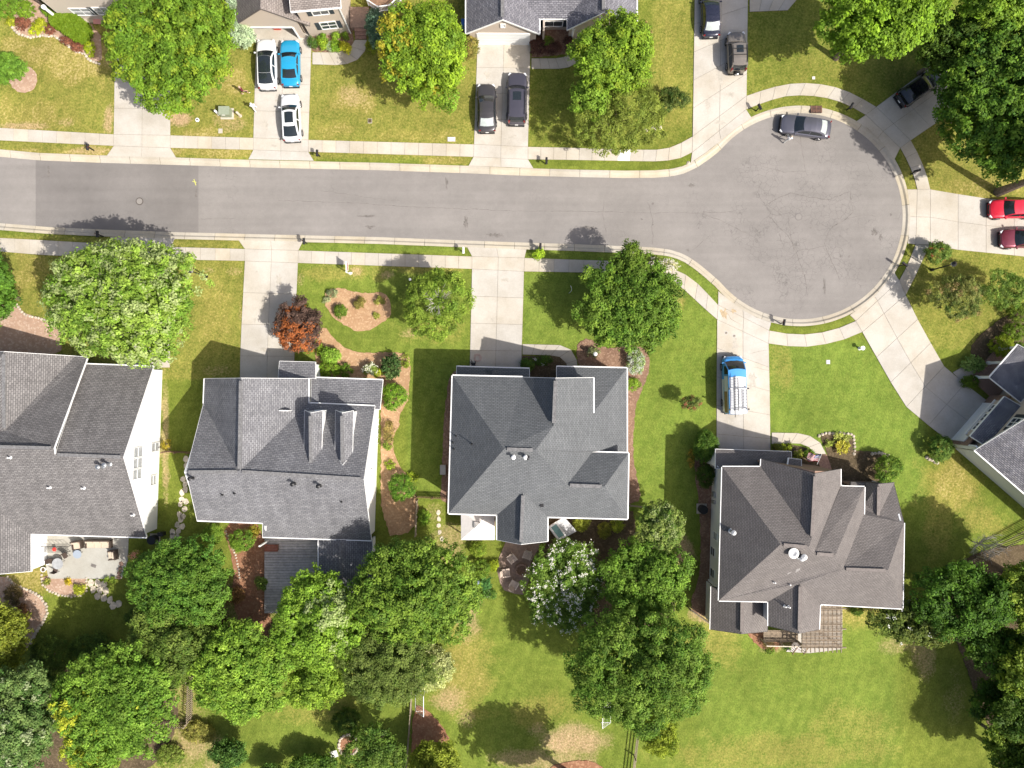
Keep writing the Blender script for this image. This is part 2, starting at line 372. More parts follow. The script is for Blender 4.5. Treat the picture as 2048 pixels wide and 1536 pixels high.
OUTER = offset(EDGE, KERB_W)
MIDK = offset(EDGE, KERB_W * 0.7)
# --- lawn ground grid: one sheet, let down under the road; tint holds the grass's own colour (dry, lush, bare soil)
gx = np.arange(-62.0, 62.01, 0.32); gy = np.arange(-47.0, 47.01, 0.32)
GX, GY = np.meshgrid(gx, gy)
def inside(poly, X, Y):
    c = np.zeros(X.shape, bool); n = len(poly)
    for i in range(n):
        a, b = poly[i], poly[(i + 1) % n]
        if a.y == b.y: continue
        k = ((a.y > Y) != (b.y > Y)) & (X < (b.x - a.x) * (Y - a.y) / (b.y - a.y) + a.x); c ^= k
    return c
IN = inside(MIDK, GX, GY)
rs = np.random.RandomState(3)
def lattice(cell):
    """smooth value noise on the grid, in 0..1"""
    h = int(94 / cell) + 4; wd = int(124 / cell) + 4; L = rs.rand(h, wd)
    u = (GX + 62) / cell; v = (GY + 47) / cell; i = u.astype(int); j = v.astype(int); fu = u - i; fv = v - j
    fu = fu * fu * (3 - 2 * fu); fv = fv * fv * (3 - 2 * fv)
    return (L[j, i] * (1 - fu) + L[j, i + 1] * fu) * (1 - fv) + (L[j + 1, i] * (1 - fu) + L[j + 1, i + 1] * fu) * fv
n1 = lattice(4.0); n2 = lattice(1.4); n3 = lattice(0.7)
Z = np.where(IN, -0.36, (n1 - 0.5) * 0.02)
T = np.zeros(GX.shape + (4,), np.float32); T[..., 3] = 1
PX = GX * K + 1024; PY = 768 - GY * K
wob = (n2 - 0.5) * 1.1 + (n3 - 0.5) * 0.6
def blob(ch, px, py, rx, ry, a, soft=0.6):
    d = np.sqrt(((PX - px) / rx) ** 2 + ((PY - py) / ry) ** 2) + wob * 0.7
    k = np.clip((1 + soft - d) / (2 * soft), 0, 1); k = k * k * (3 - 2 * k)
    T[..., ch] = np.maximum(T[..., ch], k * a)
def zone(ch, x0, y0, x1, y1, a, soft=10):
    k = np.clip((PX - x0) / soft + .5, 0, 1) * np.clip((x1 - PX) / soft + .5, 0, 1) * np.clip((PY - y0) / soft + .5, 0, 1) * np.clip((y1 - PY) / soft + .5, 0, 1)
    T[..., ch] = np.maximum(T[..., ch], k * a)
DRY, LUSH, SOIL = 0, 1, 2
zone(DRY, -300, -300, 1060, 320, 0.5); zone(DRY, 1056, -300, 1390, 300, 0.24); zone(DRY, 1490, -50, 1900, 230, 0.28); zone(DRY, 1800, 230, 2400, 480, 0.55)
zone(DRY, -300, 470, 490, 760, 0.5); zone(DRY, 1300, -100, 1390, 260, 0.5, 30); zone(DRY, 1812, 480, 2400, 700, 0.42)
zone(LUSH, 595, 525, 946, 760, 0.4); zone(LUSH, 1046, 545, 1434, 700, 0.75); zone(LUSH, 1190, 690, 1430, 1100, 0.8, 40); zone(LUSH, 1538, 680, 1850, 1010, 1.0, 16)
zone(LUSH, 1385, 1230, 1800, 1560, 0.72, 40); zone(LUSH, 880, 1190, 1400, 1560, 0.42, 60); zone(LUSH, 400, 1380, 830, 1560, 0.5, 60); zone(LUSH, 815, 690, 905, 1000, 0.55); zone(LUSH, 600, 480, 930, 505, 0.6); zone(LUSH, 1060, 490, 1440, 620, 0.6, 20); zone(LUSH, 345, 560, 480, 760, 0.15)
zone(LUSH, 1810, 990, 2100, 1120, 0.45, 60)
for b in ((DRY, 130, 110, 150, 60, 0.95), (DRY, 60, 230, 110, 40, 0.8), (DRY, 700, 200, 60, 35, 0.95), (DRY, 660, 260, 60, 20, 0.8), (DRY, 840, 270, 90, 16, 0.75), (DRY, 470, 160, 35, 40, 0.9), (DRY, 400, 270, 40, 25, 0.95),
          (DRY, 430, 620, 40, 90, 0.7), (DRY, 60, 540, 45, 50, 0.8), (DRY, 1900, 965, 55, 60, 0.85), (DRY, 1960, 1040, 60, 30, 0.6), (DRY, 1880, 1050, 35, 60, 0.5), (DRY, 1960, 375, 120, 25, 0.8), (DRY, 1950, 560, 110, 30, 0.5), (DRY, 1350, 605, 18, 24, 0.9), (DRY, 1560, 740, 25, 60, 0.5),
          (DRY, 1720, 1225, 90, 25, 0.75), (DRY, 1430, 1280, 60, 45, 0.6), (DRY, 1560, 1500, 200, 40, 0.55), (DRY, 1700, 1450, 90, 40, 0.4), (DRY, 930, 1340, 50, 90, 0.75), (DRY, 640, 1420, 90, 30, 0.5), (DRY, 740, 1350, 60, 40, 0.5), (DRY, 1090, 1420, 80, 30, 0.55), (DRY, 1460, 560, 30, 60, 0.3),
          (DRY, 830, 535, 140, 14, 0.7), (DRY, 700, 545, 100, 16, 0.6), (DRY, 870, 660, 60, 26, 0.55), (DRY, 1335, 95, 14, 200, 0.6), (DRY, 250, 303, 260, 10, 0.95), (DRY, 430, 306, 80, 9, 0.9), (DRY, 890, 322, 45, 9, 0.9), (DRY, 60, 1160, 60, 30, 0.9), (DRY, 1690, 130, 140, 60, 0.4),
          (SOIL, 355, 237, 34, 17, 1.0, 0.4), (SOIL, 218, 240, 9, 30, 0.8), (SOIL, 45, 253, 50, 9, 0.8), (SOIL, 130, 245, 20, 9, 0.5), (SOIL, 460, 238, 32, 22, 0.55), (SOIL, 700, 190, 30, 26, 0.5), (SOIL, 180, 300, 45, 7, 0.6),
          (SOIL, 938, 1225, 22, 48, 0.9, 0.8), (SOIL, 900, 1400, 30, 26, 0.7, 0.9), (SOIL, 1145, 1480, 62, 34, 0.95, 0.95), (SOIL, 1090, 1520, 100, 22, 0.7), (SOIL, 930, 1440, 20, 22, 0.5), (SOIL, 1120, 1490, 26, 18, 0.95), (SOIL, 1790, 1290, 45, 22, 0.5), (SOIL, 1410, 1225, 26, 22, 0.75, 0.4), (SOIL, 1365, 1105, 26, 38, 0.9, 0.4), (SOIL, 1910, 1400, 26, 60, 0.35), (SOIL, 1845, 1310, 30, 40, 0.6),
          (SOIL, 1545, 1290, 40, 14, 0.7), (SOIL, 420, 540, 14, 8, 0.5), (SOIL, 470, 545, 18, 8, 0.45), (SOIL, 480, 620, 5, 20, 0.5), (SOIL, 780, 548, 16, 9, 0.7), (SOIL, 714, 543, 12, 8, 0.7), (SOIL, 600, 560, 10, 14, 0.5), (SOIL, 825, 665, 22, 10, 0.5), (SOIL, 430, 1500, 26, 50, 0.6),
          (SOIL, 870, 1150, 30, 90, 0.5), (SOIL, 900, 1090, 26, 50, 0.6), (SOIL, 870, 1030, 22, 20, 0.4), (SOIL, 430, 740, 30, 14, 0.4), (SOIL, 330, 870, 8, 130, 0.7, 0.3), (SOIL, 390, 1480, 40, 40, 0.7), (SOIL, 300, 1500, 60, 30, 0.6)):
    blob(*b)
zone(SOIL, 300, 1150, 560, 1290, 0.5, 60); zone(SOIL, 0, 1330, 420, 1560, 0.45, 80); zone(SOIL, 1740, 1290, 2100, 1560, 0.0, 10)
me = bpy.data.meshes.new('ground')
ny, nx = GX.shape
me.vertices.add(nx * ny); me.vertices.foreach_set('co', np.stack([GX, GY, Z], -1).astype(np.float32).ravel())
ii = (np.arange(ny - 1)[:, None] * nx + np.arange(nx - 1)[None]).ravel()
q = np.stack([ii, ii + 1, ii + nx + 1, ii + nx], -1).astype(np.int32)
me.loops.add(q.size); me.loops.foreach_set('vertex_index', q.ravel())
me.polygons.add(len(q)); me.polygons.foreach_set('loop_start', np.arange(0, q.size, 4, dtype=np.int32))
me.update(calc_edges=True)
at = me.color_attributes.new('tint', 'FLOAT_COLOR', 'POINT'); at.data.foreach_set('color', T.ravel())
ground = bpy.data.objects.new('lawn', me); COL.objects.link(ground)
tag(ground, 'mown lawns and verges round the houses, green to straw coloured', 'lawn', kind='structure')
def grass(name, use_tint):
    m = bpy.data.materials.new(name); n, l = NS(m); b = n['Principled BSDF']; b.inputs['Roughness'].default_value = 0.95; b.inputs['Specular IOR Level'].default_value = 0.1
    g = n.new('ShaderNodeNewGeometry')
    def noise(sc, det=4, ro=0.6, vec=None):
        t = n.new('ShaderNodeTexNoise'); t.inputs['Scale'].default_value = sc; t.inputs['Detail'].default_value = det; t.inputs['Roughness'].default_value = ro
        l.new(vec or g.outputs['Position'], t.inputs['Vector']); return t
    def mr(src, a, bb, c, d, cl=True):
        q = n.new('ShaderNodeMapRange'); q.clamp = cl; q.inputs['From Min'].default_value = a; q.inputs['From Max'].default_value = bb; q.inputs['To Min'].default_value = c; q.inputs['To Max'].default_value = d
        l.new(src, q.inputs['Value']); return q.outputs[0]
    def math_(op, a, bb):
        q = n.new('ShaderNodeMath'); q.operation = op
        for i, x in enumerate((a, bb)):
            if isinstance(x, (int, float)): q.inputs[i].default_value = x
            else: l.new(x, q.inputs[i])
        return q.outputs[0]
    def mix(f, a, bb):
        q = n.new('ShaderNodeMix'); q.data_type = 'RGBA'
        if isinstance(f, (int, float)): q.inputs['Factor'].default_value = f
        else: l.new(f, q.inputs['Factor'])
        for k, x in (('A', a), ('B', bb)):
            if isinstance(x, tuple): q.inputs[k].default_value = x + (1,)
            else: l.new(x, q.inputs[k])
        return q.outputs['Result']
    if use_tint:
        ca = n.new('ShaderNodeVertexColor'); ca.layer_name = 'tint'; sp = n.new('ShaderNodeSeparateColor'); l.new(ca.outputs[0], sp.inputs[0]); dry, lush, soil = sp.outputs[0], sp.outputs[1], sp.outputs[2]
    else: dry = lush = soil = None
    a = noise(1.1, 6, 0.65); c = noise(4.5, 5, 0.7); f = noise(22, 3, 0.75)
    # tufts drawn out a little
    mp = n.new('ShaderNodeMapping'); mp.inputs['Scale'].default_value = (1.0, 0.55, 1); mp.inputs['Rotation'].default_value = (0, 0, 0.5); l.new(g.outputs['Position'], mp.inputs['Vector'])
    tf = noise(9, 4, 0.8, mp.outputs[0])
    bigv = noise(0.16, 5, 0.6)
    base = mix(mr(a.outputs['Fac'], 0.35, 0.65, 0, 1), (0.122, 0.158, 0.023), (0.182, 0.214, 0.036))
    if dry is not None:
        lushc = mix(mr(a.outputs['Fac'], 0.35, 0.65, 0, 1), (0.124, 0.186, 0.029), (0.186, 0.246, 0.043))
        base = mix(lush, base, lushc)
        d2 = math_('ADD', dry, math_('MULTIPLY', math_('SUBTRACT', c.outputs['Fac'], 0.5), math_('MULTIPLY', mr(dry, 0, 0.3, 0, 1), 2.1)))
        d2 = math_('ADD', d2, math_('MULTIPLY', math_('SUBTRACT', a.outputs['Fac'], 0.5), 0.7))
        base = mix(mr(d2, 0.15, 1.0, 0, 0.8), base, (0.33, 0.265, 0.075))
        base = mix(mr(d2, 0.85, 1.3, 0, 0.75), base, (0.46, 0.37, 0.17))
        s2 = math_('ADD', soil, math_('MULTIPLY', math_('SUBTRACT', c.outputs['Fac'], 0.5), math_('MULTIPLY', mr(soil, 0, 0.3, 0, 1), 1.6)))
        base = mix(mr(s2, 0.25, 1.05, 0, 0.95), base, mix(mr(tf.outputs['Fac'], .3, .7, 0, 1), (0.36, 0.235, 0.125), (0.5, 0.36, 0.22)))
    v = math_('MULTIPLY', mr(tf.outputs['Fac'], 0.28, 0.72, 0.7, 1.33), mr(f.outputs['Fac'], 0.28, 0.72, 0.74, 1.28))
    wv = n.new('ShaderNodeTexWave'); wv.inputs['Scale'].default_value = 0.28; wv.inputs['Distortion'].default_value = 1.2; wv.inputs['Detail'].default_value = 2; wm = n.new('ShaderNodeMapping'); wm.inputs['Rotation'].default_value = (0, 0, 0.35); l.new(g.outputs['Position'], wm.inputs['Vector']); l.new(wm.outputs[0], wv.inputs['Vector'])
    v = math_('MULTIPLY', v, mr(wv.outputs['Fac'], 0, 1, 0.955, 1.045)); v = math_('MULTIPLY', v, mr(bigv.outputs['Fac'], 0.3, 0.7, 0.8, 1.16)); v = math_('MULTIPLY', v, mr(c.outputs['Fac'], 0.3, 0.7, 0.8, 1.2))
    hs = n.new('ShaderNodeHueSaturation'); l.new(base, hs.inputs['Color']); l.new(v, hs.inputs['Value']); l.new(hs.outputs[0], b.inputs['Base Color'])
    bp = n.new('ShaderNodeBump'); bp.inputs['Strength'].default_value = 0.7; bp.inputs['Distance'].default_value = 0.06; l.new(math_('ADD', tf.outputs['Fac'], math_('MULTIPLY', f.outputs['Fac'], 0.6)), bp.inputs['Height']); l.new(bp.outputs[0], b.inputs['Normal'])
    return m
M['grass'] = grass('lawn_grass', True); me.materials.append(M['grass'])
far = MB(); far.add([(-1500, -1500, -0.5), (1500, -1500, -0.5), (1500, 1500, -0.5), (-1500, 1500, -0.5)], [(0, 1, 2, 3)])
struct('ground', far, grass('rough_grass', False), 'rough grassland running out beyond the gardens', 'ground')
# --- road in three surfacings that butt against each other
def xsplit(px, edge):
    for a, b in zip(edge, edge[1:]):
        if (a[0] - px) * (b[0] - px) <= 0 and a[0] != b[0]: return (px, a[1] + (b[1] - a[1]) * (px - a[0]) / (b[0] - a[0]))
def road_piece(name, x0, x1, m, label):
    n_ = [p for p in N_EDGE if x0 < p[0] < x1]; s_ = [p for p in S_EDGE if x0 < p[0] < x1]
    p = [xsplit(x0, N_EDGE)] if x0 > -700 else []; p = p + n_
    if x1 < 1500: p += [xsplit(x1, N_EDGE), xsplit(x1, S_EDGE)]
    else: p += ARC
    p += s_ + ([xsplit(x0, S_EDGE)] if x0 > -700 else [])
    poly = [V(*q) for q in p]
    mb = MB(); mb.prism([(q.x, q.y) for q in poly], -0.3, ZROAD); return struct(name, mb, m, label, 'road')
road_piece('road', -701, 70, M['asphalt_old'], 'pale older asphalt at the mouth of the street')
road_piece('road', 70, 396, M['asphalt_dark'], 'darker rectangle of asphalt beside the manhole')
road = road_piece('road', 396, 5000, M['asphalt'], 'worn asphalt street ending in a round cul-de-sac')
# cracks and stains lie a few millimetres above the asphalt
def ribbon(mb, pts, wd, z, rr):
    P_ = [V(*p, z) for p in pts]; P_ = pline(P_, 0.5); vs = []; n = len(P_)
    for i, p in enumerate(P_):
        a = P_[max(0, i - 1)]; b = P_[min(n - 1, i + 1)]; t = (b - a).normalized(); q = Vector((-t.y, t.x, 0))
        j = q * rr.uniform(-0.07, 0.07) if 0 < i < n - 1 else q * 0; k = wd * rr.uniform(0.6, 1.3) / 2 * (0.5 if i in (0, n - 1) else 1)
        vs += [p + j + q * k, p + j - q * k]
    mb.add(vs, [(2 * i, 2 * i + 1, 2 * i + 3, 2 * i + 2) for i in range(n - 1)])
rr = random.Random(5)
for pts, wd in (([(1536, 408), (1560, 395), (1585, 384), (1620, 394), (1660, 398), (1700, 383)], .05), ([(1536, 410), (1566, 432)], .04), ([(1702, 384), (1707, 424), (1690, 440), (1657, 460), (1650, 492), (1672, 540), (1680, 560)], .06), ([(1650, 492), (1600, 500), (1575, 520)], .04),
                ([(1577, 430), (1583, 480), (1600, 525), (1612, 560), (1616, 590)], .05), ([(1536, 430), (1575, 470), (1598, 505)], .04), ([(1024, 422), (1200, 423), (1340, 425), (1470, 424)], .035), ([(555, 400), (700, 405), (860, 415), (1024, 421)], .035), ([(1297, 405), (1305, 440), (1306, 490)], .04), ([(1208, 400), (1207, 430), (1213, 470)], .035),
                ([(1600, 260), (1606, 310), (1612, 345)], .035), ([(396, 437), (470, 436)], .03), ([(72, 355), (100, 352)], .05), ([(380, 360), (398, 361)], .04), ([(1500, 470), (1440, 440), (1400, 425)], .035), ([(1420, 470), (1400, 490), (1385, 500)], .03), ([(1690, 440), (1725, 428), (1760, 432)], .03), ([(1520, 330), (1570, 345), (1620, 340)], .03), ([(640, 380), (760, 398), (800, 400)], .03)):
    mb = MB(); ribbon(mb, pts, wd, ZROAD + 0.004, rr); mb.build('crack', M['crack'], road)
def splat(px, py, rx, ry, seed):
    q = random.Random(seed); pts = []
    for i in range(26):
        t = 2 * math.pi * i / 26; k = q.uniform(0.35, 1.15); pts.append(V(px + rx * k * math.cos(t), py + ry * k * math.sin(t), ZROAD + 0.004))
    mb = MB(); c = V(px, py, ZROAD + 0.004); mb.add([c] + pts, [(0, i + 1, (i + 1) % 26 + 1)[::-1] for i in range(26)]); return mb
for i, (x, y, a, b) in enumerate(((96, 345, 3, 14), (391, 388, 3, 13), (893, 365, 3, 16), (932, 445, 6, 16), (740, 454, 12, 4), (1749, 463, 8, 8), (1762, 474, 4, 8), (1650, 575, 4, 22), (1383, 370, 9, 5), (1306, 407, 3, 3), (1306, 449, 2, 2), (1284, 438, 3, 2), (1682, 512, 3, 3), (1699, 513, 3, 3), (1622, 455, 3, 2), (1783, 429, 3, 3), (1180, 455, 18, 4), (990, 470, 18, 5), (735, 432, 22, 3), (1376, 500, 4, 4))):
    splat(x, y, a, b, i).build('stain', M['stain'], road)
mb = MB(); mb.bar(V(387, 358, ZROAD + .006), V(391, 370, ZROAD + .006), .07, .004); mb.bar(V(384, 362, ZROAD + .0075), V(392, 364, ZROAD + .0075), .05, .004); mb.build('marking', mat('survey_paint', (0.6, 0.6, 0.12), 0.7), road)
for (x, y, m, lab) in ((278, 402, 'asphalt_old', 'round manhole cover with a dark rim in the dark asphalt'), (1598, 433, 'asphalt_old', 'faint manhole cover in the middle of the cul-de-sac')):
    t = thing('manhole_cover', lab, 'manhole cover', V(x, y, ZROAD))
    MB().lathe(V(x, y, ZROAD), [(0.38, -0.02), (0.38, 0.012), (0.29, 0.012)], 24).build('rim', mat('iron_rim', (0.1, 0.085, 0.075), 0.7) if x < 1000 else M['asphalt_dark'], t)
    MB().lathe(V(x, y, ZROAD), [(0.29, -0.02), (0.29, 0.018)], 24).build('cover', M[m] if x > 1000 else mat('worn_iron', (0.26, 0.24, 0.22), 0.7, bump=0.6, bscale=20), t)
# --- kerbs: separate cast lengths
mbj = MB()
prof = [(0.0, ZROAD + 0.006), (0.42, ZROAD + 0.03), (0.62, 0.045), (0.68, 0.06), (1.0, 0.06)]
KP = pline([p for p in EDGE if -63 < p.x < 60], 0.5)
# dark joint bed under the kerb lengths
o1 = offset(KP, 0.03); o2 = offset(KP, KERB_W - 0.03); vs = []
for a, m_, b in zip(o1, offset(KP, KERB_W * .5), o2): vs += [a + Vector((0, 0, ZROAD - 0.01)), m_ + Vector((0, 0, ZROAD + 0.01)), b + Vector((0, 0, 0.035))]
mbj.add(vs, [(3 * i + k, 3 * i + 3 + k, 3 * i + 4 + k, 3 * i + 1 + k)[::-1] for i in range(len(KP) - 1) for k in (0, 1)])
kerb = struct('kerb', mbj, M['joint'], 'pale concrete kerb and gutter edging the street', 'kerb')
NK = 6
for s in range(0, len(KP) - 1, NK):
    seg = KP[s:s + NK + 1]
    if len(seg) < 2: break
    rows = []
    full = offset(KP, 1.0)
    for i, p in enumerate(seg):
        nrm = (full[s + i] - p); t = Vector((nrm.y, -nrm.x, 0))
        e = 0.02 if i == 0 else (-0.02 if i == len(seg) - 1 else 0)
        rows.append([p + t * e + nrm * (f * KERB_W) + Vector((0, 0, z)) for f, z in prof] + [p + t * e + nrm * KERB_W + Vector((0, 0, -.35))])
    mb = MB(); c = len(prof) + 1
    vs = [v for r_ in rows for v in r_]; fs = [(i * c + k, (i + 1) * c + k, (i + 1) * c + k + 1, i * c + k + 1)[::-1] for i in range(len(rows) - 1) for k in range(c - 1)]
    mb.add(vs, fs); mb.build('kerb_stone', M['kerb'], kerb)
# --- pavements and drives of separate slabs over a dark joint bed
ZB, ZS = 0.03, 0.062
def slabs(parent, A, B, m, gap=0.013, special=None):
    """A and B: matching point lists; one slab per interval"""
    for i in range(len(A) - 1):
        q = shrink([A[i], A[i + 1], B[i + 1], B[i]], gap)
        mb = MB(); mb.prism([(p.x, p.y) for p in q], ZB - .02, ZS)
        mb.build('slab', M[special[i]] if special and i in special else M[m], parent)
def pavement(top, bot, step, label, special=None):
    A = [V(*p) for p in top]; B = [V(*p) for p in bot]
    n = max(1, round(sum((a - b).length for a, b in zip(A, A[1:])) / step))
    A = resamp(A, n); B = resamp(B, n)
    bed = MB(); bed.add([Vector((p.x, p.y, ZB)) for p in A + B], [(i, i + 1, n + 2 + i, n + 1 + i) for i in range(n)])
    for i, f in enumerate(bed.f): bed.f[i] = f[::-1]
    o = struct('pavement', bed, M['joint'], label, 'pavement')
    slabs(o, A, B, 'slab', special=special); return o
pavement([(-200, 248), (0, 256), (228, 269)], [(-200, 273), (0, 281), (228, 292)], 1.4, 'pavement along the dry lawn with the dark mailbox')
pavement([(341, 271), (507, 276)], [(341, 296), (507, 300)], 1.35, 'short pavement below the green utility box')
pavement([(617, 280), (948, 289)], [(617, 304), (947, 314)], 1.4, 'pavement between the white car drive and the grey minivan drive')
pavement([(1056, 294), (1136, 295.5), (1241, 299), (1310, 300), (1335, 297), (1355, 290), (1385, 273)], [(1056, 319), (1136, 320), (1241, 322), (1310, 323), (1340, 321), (1362, 316), (1384, 305)], 1.3, 'pavement with one bright white slab under the sparse tree', {7: 'newslab'})
pavement([(1493, 192), (1536, 177), (1570, 169), (1598, 166), (1630, 167), (1658, 171), (1685, 179), (1711, 190), (1752, 214)], [(1492, 219), (1536, 202), (1570, 193), (1598, 191), (1624, 192), (1648, 195), (1672, 201), (1696, 210), (1731, 230)], 1.45, 'curved pavement above the storm drain')
pavement([(1821, 281), (1838, 312), (1853, 350), (1860, 379)], [(1800, 296), (1815, 323), (1828, 355), (1834, 379)], 1.4, 'curved pavement in tree shade above the red car drive')
pavement([(1858, 491), (1846, 518), (1830, 553), (1811, 590)], [(1831, 489), (1822, 512), (1811, 537), (1798, 561)], 1.6, 'short curved pavement beside the lamp post shadow')
pavement([(1711, 642), (1690, 652), (1661, 661), (1634, 667), (1606, 669), (1570, 667), (1538, 661)], [(1724, 664), (1695, 677), (1661, 686), (1634, 692), (1606, 694), (1570, 692), (1537, 687)], 1.7, 'curved pavement above the bright green front lawn')
pavement([(1436, 610), (1410, 582), (1384, 556), (1351, 539), (1320, 529), (1285, 524), (1199, 521), (1049, 516)], [(1434, 639), (1405, 614), (1379, 589), (1349, 563), (1318, 553), (1280, 549), (1161, 545), (1048, 543)], 1.45, 'pavement that curves out from under the dense green tree')
pavement([(944, 513), (597, 501)], [(944, 538), (596, 526)], 1.35, 'pavement in front of the yard sign lawn', )
pavement([(490, 498), (342, 494)], [(490, 522), (342, 519)], 1.4, 'pavement beside the street lamp')
pavement([(232, 489), (80, 480), (0, 476), (-200, 470)], [(232, 516), (82, 510), (0, 503), (-200, 496)], 1.4, 'pavement shaded by the big silvery tree')
def drive(label, left, right, rows, cross=None, apron=None, gap=0.014):
    Lp = resamp([V(*p) for p in left], rows); Rp = resamp([V(*p) for p in right], rows)
    mid = [a.lerp(b, .5) for a, b in zip(Lp, Rp)]
    bed = MB(); n = rows
    bed.add([Vector((p.x, p.y, ZB)) for p in Lp + Rp], [(i, i + 1, n + 2 + i, n + 1 + i) for i in range(n)])
    cl = cr = None
    if cross:
        cl, cr = V(*cross[0]), V(*cross[1])
        bed.add([Vector((p.x, p.y, ZB)) for p in (Lp[0], Rp[0], cr, cl)], [(0, 1, 2, 3)])
    ap = [V(*p) for p in apron] if apron else None
    if ap:
        ap2 = resamp(ap, max(2, 2 * (len(ap) // 2)))
        bed.add([Vector((cl.x, cl.y, ZB)), Vector((cr.x, cr.y, ZB))] + [Vector((p.x, p.y, ZB)) for p in reversed(ap2)], [tuple(range(2 + len(ap2)))])
    for i, f in enumerate(bed.f):
        a, b, c = (Vector(bed.v[k]) for k in f[:3])
        if (b - a).cross(c - b).z < 0: bed.f[i] = f[::-1]
    o = struct('driveway', bed, M['joint'], label, 'driveway')
    slabs(o, Lp, mid, 'drive', gap); slabs(o, mid, Rp, 'drive', gap)
    if cross:
        cm = cl.lerp(cr, .5); slabs(o, [Lp[0], cl], [mid[0], cm], 'drive', gap); slabs(o, [mid[0], cm], [Rp[0], cr], 'drive', gap)
    if ap:
        h = len(ap2) // 2
        for pts in ([cl, cm] + list(reversed(ap2[:h + 1])), [cm, cr] + list(reversed(ap2[h:]))):
            mb = MB(); mb.prism([(p.x, p.y) for p in shrink(pts, gap)], ZB - .02, ZS); mb.build('slab', M['drive'], o)
    return o
drive('driveway running up under the leafy green tree', [(228, 269), (231, 60)], [(341, 271), (341, 60)], 4, ((228, 292), (341, 296)), [(214, 312), (353, 316)])
bd_ = drive('driveway with two white cars and a blue coupe', [(507, 276), (513, 60)], [(617, 280), (624, 60)], 4, ((507, 300), (617, 304)), [(497, 319), (628, 322)])
cd_ = drive('driveway with the grey sedan and dark minivan', [(948, 289), (955, 84)], [(1056, 294), (1061, 84)], 4, ((947, 314), (1056, 319)), [(937, 332), (1067, 337)])
dd_ = drive('long driveway with the tan and navy cars', [(1385, 273), (1391, -120)], [(1493, 192), (1497, -120)], 7, ((1384, 305), (1492, 219)), [(1381, 326), (1405, 311), (1437, 285), (1470, 258), (1503, 236)])
drive('shaded driveway with the black car', [(1752, 214), (1960, 60)], [(1821, 281), (2020, 145)], 5, ((1731, 230), (1800, 296)), [(1712, 243), (1735, 257), (1755, 275), (1773, 296), (1788, 320)])
drive('driveway with two red cars facing the street', [(1860, 379), (1888, 384), (1971, 397), (2140, 410)], [(1860, 490), (1898, 498), (2048, 513), (2140, 524)], 5, ((1834, 379), (1831, 489)), [(1814, 379), (1819, 415), (1820, 440), (1815, 487)])
drive('wide driveway curving up to the tan house', [(1724, 664), (1783, 768), (1813, 815), (1853, 848), (1902, 886)], [(1811, 590), (1836, 641), (1886, 731), (1930, 768), (1972, 800)], 5, ((1711, 642), (1798, 561)), [(1699, 630), (1725, 613), (1752, 589), (1775, 563), (1788, 545)])
hd_ = drive('sandy driveway with the blue van', [(1434, 639), (1433, 768), (1433, 925)], [(1537, 687), (1539, 768), (1541, 925)], 5, ((1436, 610), (1538, 661)), [(1436, 582), (1459, 601), (1490, 623), (1515, 636), (1542, 645)])
id_ = drive('empty pale driveway beside the round sparse tree', [(944, 538), (939, 755)], [(1048, 543), (1042, 755)], 4, ((944, 513), (1049, 516)), [(934, 494), (1053, 499)])
jd_ = drive('pale driveway shaded by the red maple', [(490, 522), (481, 694), (480, 775)], [(596, 526), (593, 594), (587, 775)], 4, ((490, 498), (597, 501)), [(477, 480), (606, 483)])
drive('driveway hidden under the big silvery tree', [(232, 516), (236, 735)], [(342, 519), (340, 735)], 4, ((232, 489), (342, 494)), [(220, 474), (350, 477)])
M['cstain'] = mat('tyre_marked_concrete', (.43, .395, .34), .9, var=.14, vscale=4); M['rstain'] = mat('rusty_concrete', (.4, .31, .2), .9, var=.2, vscale=4)
for par, sts in ((hd_, ((1447, 628, 9, 12, 1), (1466, 622, 7, 5, 1), (1470, 690, 8, 14, 0), (1505, 760, 9, 20, 0), (1460, 850, 8, 16, 0))), (id_, ((985, 640, 3, 6, 0), (1010, 560, 10, 5, 0), (965, 690, 5, 12, 0), (1020, 700, 3, 3, 0))), (jd_, ((510, 640, 4, 6, 0), (560, 560, 8, 14, 0), (530, 700, 12, 6, 0), (512, 545, 4, 4, 0))), (cd_, ((975, 150, 7, 10, 0), (1020, 275, 14, 6, 0), (985, 280, 4, 4, 0))), (bd_, ((560, 200, 9, 12, 0), (532, 250, 6, 10, 0), (600, 262, 8, 4, 0), (548, 292, 10, 3, 0))), (dd_, ((1440, 150, 10, 22, 0), (1415, 210, 6, 16, 0), (1460, 190, 9, 6, 0), (1440, 245, 12, 6, 0)))):
    for i, (x, y, a, b, k) in enumerate(sts):
        q = splat(x, y, a, b, x + y); q.v = [(p[0], p[1], ZS + .004) for p in q.v]; q.build('stain', M['rstain' if k else 'cstain'], par)
for pts in ([(1498, 708), (1512, 702), (1536, 700)], [(1504, 734), (1520, 738), (1538, 741)], [(1452, 618), (1462, 640), (1480, 648)]):
    mb = MB(); ribbon(mb, pts, .03, ZS + .004, rr); mb.build('crack', M['joint'], hd_)
def walk(label, top, bot, n, m='slab'):
    A = resamp([V(*p) for p in top], n); B = resamp([V(*p) for p in bot], n)
    bed = MB()
    for i in range(n):
        q = [A[i], A[i + 1], B[i + 1], B[i]]
        bed.prism([(p.x, p.y) for p in q], ZB - .02, ZB)
    o = struct('path', bed, M['joint'], label, 'path'); slabs(o, A, B, m, .015); return o
walk('front path curving to the brick steps', [(625, 105), (680, 105), (696, 99), (708, 88), (710, 80)], [(625, 129), (686, 131), (714, 121), (732, 100), (734, 80)], 6)
walk('front path below the maroon hedge', [(1063, 117), (1120, 117), (1140, 110), (1150, 95)], [(1063, 138), (1130, 138), (1152, 128), (1165, 112)], 6)
walk('front path at the top of the long driveway', [(1499, -20), (1610, -20)], [(1499, 24), (1575, 21)], 4)
